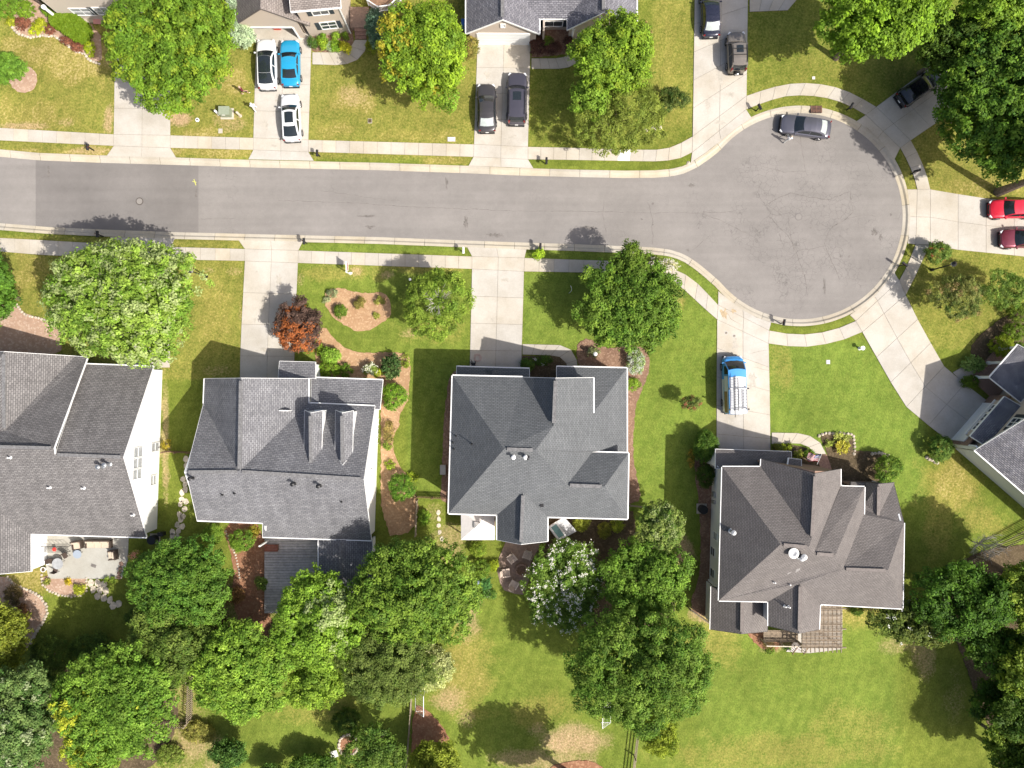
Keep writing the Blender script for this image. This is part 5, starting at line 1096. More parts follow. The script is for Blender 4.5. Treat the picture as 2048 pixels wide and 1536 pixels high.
# white rear half and tan lettering panel along the near side of the van
for sg in (-1, 1):
    MB().add([(.6, sg * 1.045, .5), (-2.6, sg * 1.02, .5), (-2.6, sg * .995, 1.1), (.6, sg * 1.005, 1.1)], [(0, 1, 2, 3)[::sg]]).build('side_panel', white, v, local=True)
    MB().add([(.9, sg * 1.012, 1.2), (-2.7, sg * 1.012, 1.2), (-2.7, sg * .9, 2.0), (.9, sg * .9, 2.0)], [(0, 1, 2, 3)[::sg]]).build('side_panel', white, v, local=True)
pan = MB().add([(-.6, 1.03, 1.16), (-2.65, 1.03, 1.16), (-2.65, .945, 1.82), (-.6, .945, 1.82)], [(0, 1, 2, 3)]).build('side_print', mat('tan_print', (.34, .24, .1), .5, col2=(.2, .13, .06), vscale=6), v, local=True)
for sg in (-.32, .32): MB().box((2.42, sg, 1.2), (.1, .3, .03), rz=-sg * .4).build('bonnet_vent', M['black_trim'], v, local=True)
rk = thing('roof_rack', 'white ladder rack clamped across the roof of the blue van', 'roof rack', v.location, rz=R(91.5)); ORG[rk.name] = Vector((0, 0, 0))
for x in (-.35, -2.35):
    MB().bar((x, -.95, 2.42), (x, .95, 2.42), .07, .06).build('crossbar', M['trim'], rk, local=True)
    for sg in (-1, 1):
        MB().bar((x, sg * .86, 2.1), (x, sg * .93, 2.42), .06, .06).build('upright', M['trim'], rk, local=True); MB().box((x, sg * .9, 2.47), (.14, .14, .1)).build('clamp', M['black_trim'], rk, local=True)
def ladder(name, label, x0, x1, y, wd, n, z, m):
    l = thing(name, label, 'ladder', v.location, 'ladders on the van roof', R(91.5)); ORG[l.name] = Vector((0, 0, 0))
    for sg in (-1, 1): MB().bar((x0, y + sg * wd / 2, z), (x1, y + sg * wd / 2, z), .045, .08).build('rail', m, l, local=True)
    for k in range(n): 
        x = x0 + (x1 - x0) * (k + .5) / n; MB().bar((x, y - wd / 2, z), (x, y + wd / 2, z), .045, .035).build('rung', m, l, local=True)
M['ladder'] = mat('dull_aluminium', (.2, .2, .21), .6)
ladder('ladder', 'long aluminium ladder on the van roof reaching towards the windscreen', .75, -2.5, .3, .42, 13, 2.5, M['ladder']); ladder('ladder', 'short aluminium ladder on the right side of the van roof', -.4, -2.4, -.5, .46, 7, 2.5, M['ladder'])
t = thing('conduit', 'thin dark pipe lying along the van roof and sticking out behind', 'pipe', v.location, rz=R(91.5)); ORG[t.name] = Vector((0, 0, 0)); MB().tube((1.0, .36, 2.58), (-3.1, .45, 2.58), .03, .03, 8).build('pipe', M['dark_metal'], t, local=True)
t = thing('conduit', 'second thin pipe lying on the van roof beside the ladders', 'pipe', v.location, rz=R(91.5)); ORG[t.name] = Vector((0, 0, 0)); MB().tube((.6, .02, 2.57), (-3.0, .1, 2.57), .02, .02, 8).build('pipe', M['grey_metal'], t, local=True)
# ------------------------------------------------------------------ trees and shrubs
def leafmat():
    m = bpy.data.materials.new('leaves'); n, l = NS(m); n.clear()
    o = n.new('ShaderNodeOutputMaterial'); ca = n.new('ShaderNodeVertexColor'); ca.layer_name = 'leaf'
    b = n.new('ShaderNodeBsdfPrincipled'); b.inputs['Roughness'].default_value = 0.6; b.inputs['Specular IOR Level'].default_value = 0.18
    t = n.new('ShaderNodeBsdfTranslucent'); mx = n.new('ShaderNodeMixShader'); mx.inputs[0].default_value = 0.27
    hs = n.new('ShaderNodeHueSaturation'); hs.inputs['Hue'].default_value = 0.488; hs.inputs['Value'].default_value = 1.5; l.new(ca.outputs[0], hs.inputs['Color'])
    l.new(ca.outputs[0], b.inputs['Base Color']); l.new(hs.outputs[0], t.inputs['Color']); l.new(b.outputs[0], mx.inputs[1]); l.new(t.outputs[0], mx.inputs[2]); l.new(mx.outputs[0], o.inputs[0])
    return m
M['leaf'] = leafmat()
NR = np.random.RandomState(11)
def leaf_mesh(name, C, Nrm, size, col, parent, rs, asp=0.6):
    """one rhombic leaf per centre C, facing Nrm"""
    n = len(C)
    a = rs.normal(size=(n, 3)); a -= Nrm * (a * Nrm).sum(1, keepdims=True); a /= np.linalg.norm(a, axis=1, keepdims=True) + 1e-9
    b = np.cross(Nrm, a); s = size[:, None]
    fold = Nrm * s * 0.12
    V_ = np.stack([C - a * s, C - b * s * asp + fold, C + a * s, C + b * s * asp + fold], 1).reshape(-1, 3)
    o = org(parent); V_ -= np.array(o)[None]
    me = bpy.data.meshes.new(name); me.vertices.add(4 * n); me.vertices.foreach_set('co', V_.astype(np.float32).ravel())
    me.loops.add(4 * n); me.loops.foreach_set('vertex_index', np.arange(4 * n, dtype=np.int32)); me.polygons.add(n); me.polygons.foreach_set('loop_start', np.arange(0, 4 * n, 4, dtype=np.int32))
    me.update(calc_edges=True)
    ca = me.color_attributes.new('leaf', 'FLOAT_COLOR', 'POINT'); cc = np.ones((n, 4, 4), np.float32); cc[:, :, :3] = np.clip(col, 0, 1)[:, None, :]; ca.data.foreach_set('color', cc.ravel())
    me.materials.append(M['leaf']); ob = bpy.data.objects.new(name, me); COL.objects.link(ob); ob.parent = parent; ORG[ob.name] = o
    return ob
def unit(v): return v / (np.linalg.norm(v, axis=-1, keepdims=True) + 1e-9)
NLEAF = [0]
def tree(name, label, px, py, rx, ry, ztop, c1, c2, zbase=None, leaf=0.2, dens=1.0, lobes=9, cl=0.55, c3=None, p3=0.0, c3pos=None, cat='tree', group=None, blossom=None, pb=0.0, trunk=True, flat=0.0, seed=None, sparse=0.0, lobr=0.44, limbs_show=False, tilt=None, bare=0, spiky=0.0, upw=0.55):
    """crown seen at photo pixel (px,py) with half-axes rx,ry (pixels); built from lobes of leaf clumps round real limbs"""
    rs = np.random.RandomState(seed if seed is not None else NR.randint(1 << 30)); rd = random.Random(int(rs.randint(1 << 30)))
    zb = ztop * 0.28 if zbase is None else zbase
    zm = zb + (ztop - zb) * 0.45; c0 = G(px, py, zm); s = (1 - zm / CAMH) / K; ax, ay, az = rx * s, ry * s, (ztop - zb) / 2; zc = (ztop + zb) / 2
    base = Vector((c0.x, c0.y, 0)); root = thing(name, label, cat, base, group); A = np.array([ax, ay, az]); ctr = np.array([c0.x, c0.y, zc])
    # lobes
    lobes = int(lobes * 1.3) if lobes >= 7 else lobes; lob = []
    for i in range(lobes):
        t = 2 * math.pi * (i + rd.uniform(-.4, .4)) / max(1, lobes - 2); el = rd.uniform(-.15, .5) if i < lobes - 2 else rd.uniform(.75, 1.2)
        d = np.array([math.cos(t) * math.cos(el), math.sin(t) * math.cos(el), math.sin(el)]); rr_ = lobr * rd.uniform(.8, 1.25); lob.append((d * (1 - rr_ * .95) * rd.uniform(.66, 1.14), rr_))
    if lobes <= 1: lob = [(np.zeros(3), 1.0)]
    elif lobes >= 7:      # smaller boughs riding on the big ones give the ragged outline
        for i in range(int(lobes * 2.2)):
            b_ = lob[rd.randrange(lobes)]; d = unit(np.array([rd.gauss(0, 1), rd.gauss(0, 1), abs(rd.gauss(0, .8))])); r2 = b_[1] * rd.uniform(.3, .5); q_ = b_[0] + d * (b_[1] * rd.uniform(.85, 1.05))
            lob.append((q_, r2))
    Lc = np.array([q[0] for q in lob]); Lr = np.array([q[1] for q in lob])
    # clump centres over the lobes' outer sides
    area = ax * ay * 4 * math.pi * 0.6 + az * (ax + ay) * 1.6
    nclump = max(10, int(area / (cl * cl * 1.3) * .86 * dens))
    cs = []; own = []
    w_ = Lr ** 2 / (Lr ** 2).sum()
    cand = rs.choice(len(Lr), nclump * 4, p=w_); dd = unit(rs.normal(size=(nclump * 4, 3))); dd[:, 2] = np.where((dd[:, 2] < -.2) & (rs.rand(len(dd)) < .8), -dd[:, 2], dd[:, 2])
    pts = Lc[cand] + dd * Lr[cand][:, None] * rs.uniform(.78, 1.1, (len(dd), 1))
    deep = np.min(np.linalg.norm(pts[:, None, :] - Lc[None], axis=2) / Lr[None], axis=1)
    keep = deep > .78
    if sparse: keep &= rs.rand(len(keep)) > sparse
    pts = pts[keep][:nclump]; dirs = dd[keep][:nclump]; lo = cand[keep][:nclump]
    pc = pts * A[None] + ctr[None]; nc_ = len(pc)
    out = unit(dirs / A[None] * A.min())
    # leaves of a clump: a tuft that is dense outside
    per = int(np.clip(48 * (cl / .55) ** 2 * (.2 / leaf) ** 1.7, 12, 130)); per = max(6, int(per))
    n = nc_ * per; NLEAF[0] += n
    off = unit(rs.normal(size=(n, 3))) * (rs.rand(n, 1) ** .45) * cl * rs.uniform(.62, 1.08, (n, 1)); off[:, 2] *= .62
    idx = np.repeat(np.arange(nc_), per); C = pc[idx] + off + out[idx] * cl * .12
    Nn = unit(out[idx] * .45 + unit(off) * .55 + np.array([0, 0, upw])[None] + rs.normal(size=(n, 3)) * .38)
    if spiky: Nn = unit(Nn + rs.normal(size=(n, 3)) * spiky)
    sz = leaf * .6 * rs.uniform(.65, 1.3, n)
    k = np.clip(rs.rand(nc_) * .8 + rs.rand(len(lob))[lo] * .5 - .15, 0, 1)[idx] + rs.normal(size=n) * .16; k = np.clip(k, 0, 1)[:, None]
    col = np.array(c1)[None] * (1 - k) + np.array(c2)[None] * k
    light = rs.rand(nc_)[idx][:, None]; col = col * (.66 + .68 * light)
    if c3 is not None:
        sel = rs.rand(nc_) < p3
        if c3pos is not None:
            wpos = np.array([((c3pos[0] - px) / rx), -((c3pos[1] - py) / ry)]); dpos = np.linalg.norm(pts[:, :2] - wpos[None], axis=1); sel = rs.rand(nc_) < np.clip(1.5 - dpos / c3pos[2], 0, 1) * p3
        f = (sel[idx] * rs.uniform(.5, 1, n))[:, None]; col = col * (1 - f) + np.array(c3)[None] * f
    col = col * rs.uniform(.75, 1.25, (n, 1)) * np.array([1.76, 1.7, 1.45])
    # leaves inside the crown close it up, so gaps look into depth and not on to the ground
    if ztop > 2.4 and not sparse:
        ni = int(nc_ * 7); li = rs.choice(min(lobes, len(lob)), ni); Ci = (Lc[li] + unit(rs.normal(size=(ni, 3))) * Lr[li][:, None] * rs.uniform(.35, .8, (ni, 1))) * A[None] + ctr[None]
        ki = rs.randint(0, n, ni); C = np.vstack([C, Ci]); Nn = np.vstack([Nn, unit(rs.normal(size=(ni, 3)) * .5 + np.array([0, 0, 1]))]); sz = np.concatenate([sz, leaf * 1.5 * rs.uniform(.7, 1.2, ni)]); col = np.vstack([col, col[ki]])
    leaf_mesh('crown', C, Nn, sz, col, root, rs)
    if blossom:
        selc = rs.choice(nc_, int(nc_ * pb)); m_ = 8; C2 = np.repeat(pc[selc] + out[selc] * cl * .55 + np.array([0, 0, .12]), m_, 0) + rs.normal(size=(len(selc) * m_, 3)) * np.array([.11, .11, .06]); N2 = unit(rs.normal(size=C2.shape) * .5 + np.array([0, 0, 1]))
        leaf_mesh('blossoms', C2, N2, rs.uniform(.035, .075, len(C2)), np.array(blossom)[None] * rs.uniform(.85, 1.1, (len(C2), 1)), root, rs, .9)
    if trunk:
        r0 = max(.035, .022 * ztop * (1 if ztop > 4 else .7)); tb = MB(); jx, jy = rd.uniform(-.2, .2) * ax * .3, rd.uniform(-.2, .2) * ay * .3
        m0 = Vector((c0.x, c0.y, -.1)); m1 = Vector((c0.x + jx * .4, c0.y + jy * .4, max(.25, zb * .9))); m2 = Vector((c0.x + jx, c0.y + jy, zb + (ztop - zb) * .62))
        tb.tube(m0, m1, r0 * 1.25, r0 * .85, 9); tb.tube(m1, m2, r0 * .85, r0 * .3, 8)
        for i in range(min(lobes, len(lob))):
            e = Vector(tuple(lob[i][0] * A * .92 + ctr)); f = rd.uniform(.0, .6); st = m1.lerp(m2, f); md = st.lerp(e, .5) + Vector((0, 0, -.06 * (e - st).length)); tb.tube(st, md, r0 * .42, r0 * .26, 6, cap=False); tb.tube(md, e, r0 * .26, r0 * .1, 6, cap=False)
        tb.build('trunk' if ztop > 2.6 else 'stem', M['bark'], root)
        if bare:
            bb = MB()
            for i in range(bare):
                t = rd.uniform(0, 6.28); e0 = Vector((c0.x + rd.uniform(-.3, .3), c0.y + rd.uniform(-.3, .3), ztop * .72)); L_ = rd.uniform(.5, 1.1); e1 = e0 + Vector((math.cos(t) * ax * .36 * L_, math.sin(t) * ay * .36 * L_, ztop * .24)); bb.tube(e0, e1, .035, .012, 5, cap=False)
                for k_ in range(3):
                    t2 = t + rd.uniform(-.8, .8); p_ = e0.lerp(e1, rd.uniform(.4, .9)); bb.tube(p_, p_ + Vector((math.cos(t2) * .5, math.sin(t2) * .5, .35)), .015, .006, 4, cap=False)
            bb.build('bare_branches', M['deadwood'], root)
    return root
# colours are leaf albedos
GRN = (.05, .105, .012); MID = (.085, .155, .018); LIT = (.14, .22, .03); YEL = (.16, .215, .022); OLV = (.1, .125, .025); DRK = (.03, .065, .012); SIL = (.21, .255, .125); BLU = (.12, .2, .155); LIME = (.17, .27, .02)
BT = 'broadleaf trees round the street'
tree('maple_tree', 'broad yellow green tree between the first drive and the white cars', 346, 98, 124, 118, 10.5, (.065, .13, .015), (.115, .19, .02), leaf=.21, c3=YEL, p3=.16, lobes=13, cl=.55, seed=1)
tree('maple_tree', 'round tree with orange and yellow leaf tips left of the grey sedan drive', 852, 112, 93, 102, 9.5, MID, (.16, .24, .02), leaf=.2, c3=(.24, .21, .025), p3=.6, c3pos=(768, 90, .7), lobes=12, cl=.52, seed=2)
tree('maple_tree', 'dark green tree in front of the porch of the house with white garage door', 1226, 114, 80, 82, 9.5, MID, (.13, .2, .02), leaf=.19, lobes=11, cl=.5, seed=3, c3=YEL, p3=.08)
tree('birch_tree', 'thin olive tree with open crown above the bright pavement slab', 1230, 238, 96, 76, 6.5, (.085, .12, .02), (.145, .175, .035), leaf=.13, lobes=12, cl=.45, sparse=.35, dens=.85, seed=4, lobr=.42)
tree('young_tree', 'small bright green tree at the left of the thin olive tree', 1180, 205, 40, 42, 6.8, MID, LIT, leaf=.17, lobes=7, cl=.45, seed=5)
tree('holly_shrub', 'glossy dark shrub at the right of the thin olive tree', 1345, 200, 31, 27, 2.6, DRK, (.09, .11, .03), zbase=.2, leaf=.12, lobes=5, cl=.3, seed=6, cat='shrub', sparse=.2)
tree('oak_tree', 'bright green tree over the lawn at the top right', 1745, 42, 122, 88, 12, MID, (.13, .22, .015), leaf=.23, lobes=14, cl=.55, seed=7)
tree('oak_tree', 'bright green treetop in the far upper right corner', 1990, 10, 80, 62, 13, MID, (.14, .22, .02), leaf=.22, lobes=10, cl=.55, seed=8)
tree('oak_tree', 'large dark tree shading the black car', 1985, 195, 110, 165, 11.5, (.03, .075, .012), (.075, .14, .015), zbase=1.3, leaf=.22, lobes=15, cl=.58, seed=9, c3=LIT, p3=.1)
tree('oak_tree', 'dark tree behind the black car under the treetop corner', 1905, 95, 70, 65, 9, DRK, (.06, .1, .012), leaf=.2, lobes=9, cl=.55, seed=10)
tree('maple_tree', 'big silvery green tree hiding the front corner of the first grey house', 254, 603, 146, 124, 11, (.075, .145, .018), (.17, .25, .045), leaf=.22, c3=SIL, p3=.34, lobes=16, cl=.55, seed=11)
tree('maple_tree', 'dark green tree cut by the left edge beside the street', -18, 588, 54, 80, 7.5, (.045, .105, .015), (.08, .16, .02), zbase=.9, leaf=.18, lobes=9, cl=.5, seed=12)
tree('japanese_maple', 'purple and orange red maple beside the pale drive', 597, 655, 47, 52, 4.4, (.045, .03, .028), (.085, .055, .048), zbase=.7, leaf=.15, lobes=9, cl=.38, c3=(.27, .09, .028), p3=.8, c3pos=(595, 690, .8), seed=13)
tree('cherry_tree', 'round light green tree with bare twigs at its middle', 878, 605, 65, 68, 6.2, (.075, .13, .018), (.14, .2, .03), leaf=.14, lobes=11, cl=.42, sparse=.25, seed=14, bare=26)
tree('oak_tree', 'dense green tree over the pavement left of the cul-de-sac', 1262, 612, 100, 100, 7.0, (.05, .105, .013), (.1, .16, .025), leaf=.18, lobes=14, cl=.5, seed=15, c3=LIT, p3=.12)
tree('oak_tree', 'narrow leafy treetop leaning over the kerb', 1256, 528, 34, 42, 6.4, (.06, .11, .013), (.1, .15, .025), leaf=.16, lobes=6, cl=.45, seed=16, sparse=.15)
tree('flowering_shrub', 'white flowering shrub on the verge behind the dense green tree', 1322, 533, 30, 15, 2.2, OLV, (.3, .3, .2), zbase=.2, leaf=.12, lobes=5, cl=.28, seed=17, cat='shrub', blossom=(.7, .66, .6), pb=.7)
tree('holly_tree', 'round glossy tree behind the right corner of the slate roofed house', 1315, 1057, 47, 54, 6.2, (.05, .1, .015), (.16, .2, .06), leaf=.15, lobes=9, cl=.4, seed=18, c3=SIL, p3=.12)
tree('crape_myrtle', 'round tree covered in white blossom beside the hot tub', 1133, 1165, 77, 92, 4.8, (.06, .12, .02), (.11, .17, .03), leaf=.16, lobes=12, cl=.42, seed=19, blossom=(.82, .8, .72), pb=.5)
tree('dogwood_tree', 'dense mid green tree right of the white blossom tree', 1287, 1164, 86, 80, 7, (.055, .115, .015), (.105, .18, .025), leaf=.17, lobes=11, cl=.45, seed=20)
tree('oak_tree', 'largest dark green tree at the lower middle of the gardens', 1278, 1328, 132, 116, 11, (.045, .1, .013), (.115, .18, .03), leaf=.15, lobes=15, cl=.5, seed=21)
tree('arborvitae', 'yellow green evergreen under the largest dark tree', 1318, 1462, 34, 50, 5, (.09, .135, .015), (.165, .205, .022), zbase=.2, leaf=.14, lobes=7, cl=.35, seed=22)
tree('oak_tree', 'big leafy tree behind the deck and sunroom', 825, 1174, 126, 114, 10.5, (.05, .105, .014), (.115, .175, .028), leaf=.18, lobes=14, cl=.5, seed=23, c3=LIT, p3=.15)
tree('elm_tree', 'olive green tree beside the pale feathery shrub', 776, 1320, 94, 88, 8.5, (.05, .085, .016), (.1, .135, .035), leaf=.14, lobes=13, cl=.45, seed=24)
tree('maple_tree', 'bright tree with a silvery patch beside the deck', 642, 1238, 86, 98, 9, (.08, .155, .018), (.15, .24, .03), leaf=.2, lobes=12, cl=.5, seed=25, c3=(.24, .29, .15), p3=.85, c3pos=(682, 1212, .45))
tree('maple_tree', 'light green tree below the silvery patched tree', 632, 1360, 58, 52, 6.5, (.08, .145, .018), (.16, .24, .03), leaf=.18, lobes=9, cl=.48, seed=26)
tree('willow_shrub', 'pale feathery cream green shrub by the first soccer goal', 862, 1337, 50, 44, 2.8, (.23, .27, .125), (.33, .36, .19), zbase=.15, leaf=.15, lobes=7, cl=.35, seed=27, cat='shrub', c3=(.14, .2, .04), p3=.75, c3pos=(862, 1345, .42), spiky=.6)
tree('dogwood_tree', 'dark tree right of the patio', 365, 1163, 98, 88, 7.6, (.04, .1, .015), (.085, .15, .022), leaf=.16, lobes=12, cl=.45, seed=28)
tree('dogwood_tree', 'dark olive tree below the tree right of the patio', 348, 1288, 88, 80, 7.4, (.045, .085, .014), (.1, .14, .03), leaf=.16, lobes=11, cl=.45, seed=29)
tree('tulip_tree', 'leafy green tree left of the picket fence corner', 240, 1398, 120, 116, 9.5, (.055, .12, .015), (.115, .195, .028), leaf=.19, lobes=14, cl=.5, seed=30, c3=(.3, .32, .03), p3=.5, c3pos=(135, 1420, .35))
tree('golden_tree', 'yellow leaved tree at the lower left', 196, 1492, 56, 46, 6.5, (.17, .22, .025), (.24, .27, .03), leaf=.17, lobes=8, cl=.42, seed=31)
tree('oak_tree', 'bluish green tree in the lower left corner', 40, 1432, 92, 112, 10, (.045, .1, .025), (.11, .16, .055), leaf=.17, lobes=13, cl=.48, seed=32, c3=(.22, .26, .17), p3=.1)
tree('cypress_tree', 'feathery yellow green evergreen cut by the left edge', 8, 1272, 55, 74, 7, (.09, .12, .018), (.16, .185, .028), zbase=.4, leaf=.17, lobes=9, cl=.42, seed=33, spiky=.5)
tree('maple_tree', 'bright green tree right of the picket fence corner', 490, 1332, 99, 92, 8.2, (.07, .14, .018), (.15, .235, .032), leaf=.19, lobes=12, cl=.5, seed=34)
tree('spruce_tree', 'small dark evergreen on the lower left lawn', 460, 1502, 36, 34, 3.6, (.03, .075, .018), (.075, .14, .03), zbase=.15, leaf=.15, lobes=7, cl=.33, seed=35, spiky=.9)
tree('beech_tree', 'dim green tree at the bottom edge beside the stone fire ring', 752, 1506, 62, 66, 6.5, (.035, .08, .012), (.09, .14, .025), leaf=.16, lobes=9, cl=.45, seed=36, sparse=.1)
tree('cypress_tree', 'feathery lime evergreen at the bottom edge right of the rail fence', 872, 1512, 50, 42, 4.5, (.11, .15, .02), (.2, .24, .035), zbase=.3, leaf=.15, lobes=7, cl=.38, seed=37, spiky=.4)
tree('laurel_shrub', 'dark shrub at the bottom edge beside the lawn chair', 625, 1530, 52, 34, 3.0, (.035, .08, .012), (.08, .14, .02), zbase=.2, leaf=.16, lobes=6, cl=.4, seed=38, cat='shrub')
tree('laurel_shrub', 'dark evergreen at the bottom edge left of the lawn chair', 545, 1548, 40, 28, 3.0, (.03, .075, .015), (.07, .12, .02), zbase=.2, leaf=.14, lobes=6, cl=.35, seed=39, cat='shrub', spiky=.7)
tree('magnolia_tree', 'dark glossy tree with scattered white flowers beside the pergola', 1835, 1243, 92, 42, 6, (.045, .075, .014), (.11, .135, .03), leaf=.18, lobes=10, cl=.45, seed=40, blossom=(.85, .85, .8), pb=.07)
for i, (x, y, a, b, z, c1, c2, lab) in enumerate(((1925, 1195, 92, 78, 9, (.028, .07, .01), (.06, .125, .013), 'dark tree at the upper edge of the shady wood'), (2035, 1185, 62, 70, 10, (.07, .12, .018), (.15, .2, .025), 'sunlit treetop at the right edge of the shady wood'), (2000, 1290, 78, 56, 7, (.028, .07, .01), (.07, .13, .014), 'dim tree in the middle of the shady wood'),
    (2030, 1330, 60, 52, 9.5, (.06, .1, .015), (.14, .19, .022), 'half lit tree at the right edge below the sunlit treetop'), (2004, 1398, 60, 50, 4, (.028, .065, .01), (.055, .105, .012), 'dark low tree at the lawn side of the shady wood'), (2040, 1420, 62, 52, 8.5, (.028, .07, .01), (.06, .1, .014), 'dark tree low on the right edge'), (2020, 1490, 62, 54, 6.5, (.035, .08, .01), (.12, .17, .022), 'tree with a few bright leaves near the lower right corner'), (2060, 1550, 60, 50, 9, (.028, .07, .01), (.07, .11, .015), 'tree in the lower right corner'))):
    tree('wood_tree', lab, x, y, a, b, z, c1, c2, leaf=.19, lobes=9, cl=.55, seed=50 + i, dens=.8)  # sun and shade of the wood are put into these leaf colours
tree('serviceberry_tree', 'thin reddish green tree beside the curved pavement lamp post', 1908, 592, 50, 44, 4.6, (.05, .09, .018), (.12, .13, .04), leaf=.12, lobes=8, cl=.36, seed=60, sparse=.35, c3=(.2, .14, .07), p3=.06)
tree('serviceberry_tree', 'thin green tree at the right edge below the lamp post', 2008, 582, 46, 36, 4.4, (.05, .1, .015), (.11, .16, .03), leaf=.12, lobes=7, cl=.36, seed=61, sparse=.35)
tree('crape_myrtle', 'small red flowered tree on the lawn beside the van', 1381, 806, 24, 16, 2.8, (.05, .09, .02), (.12, .13, .04), zbase=1.0, leaf=.11, lobes=6, cl=.26, seed=62, c3=(.22, .05, .05), p3=.25, sparse=.3)
tree('lawn_tree', 'small green tree in the round mulch ring', 16, 138, 35, 32, 3.4, (.06, .13, .018), (.1, .18, .025), zbase=.7, leaf=.15, lobes=7, cl=.36, seed=63)
# trees standing outside the picture whose shade falls into it
for i, (x, y, a, b, z) in enumerate(((2160, 320, 90, 90, 17), (2215, 150, 90, 90, 17), (2220, 1330, 90, 70, 15), (2335, 1520, 85, 70, 15), (2150, 1200, 60, 50, 14), (1145, 1622, 100, 62, 11), (870, 1600, 70, 46, 8.5), (2390, 1650, 80, 70, 15))):
    tree('wood_tree', 'tall tree just outside the picture', x, y, a, b, z, GRN, MID, leaf=.34, lobes=9, cl=.8, seed=70 + i, dens=.7, group='tall trees beyond the edge of the view')
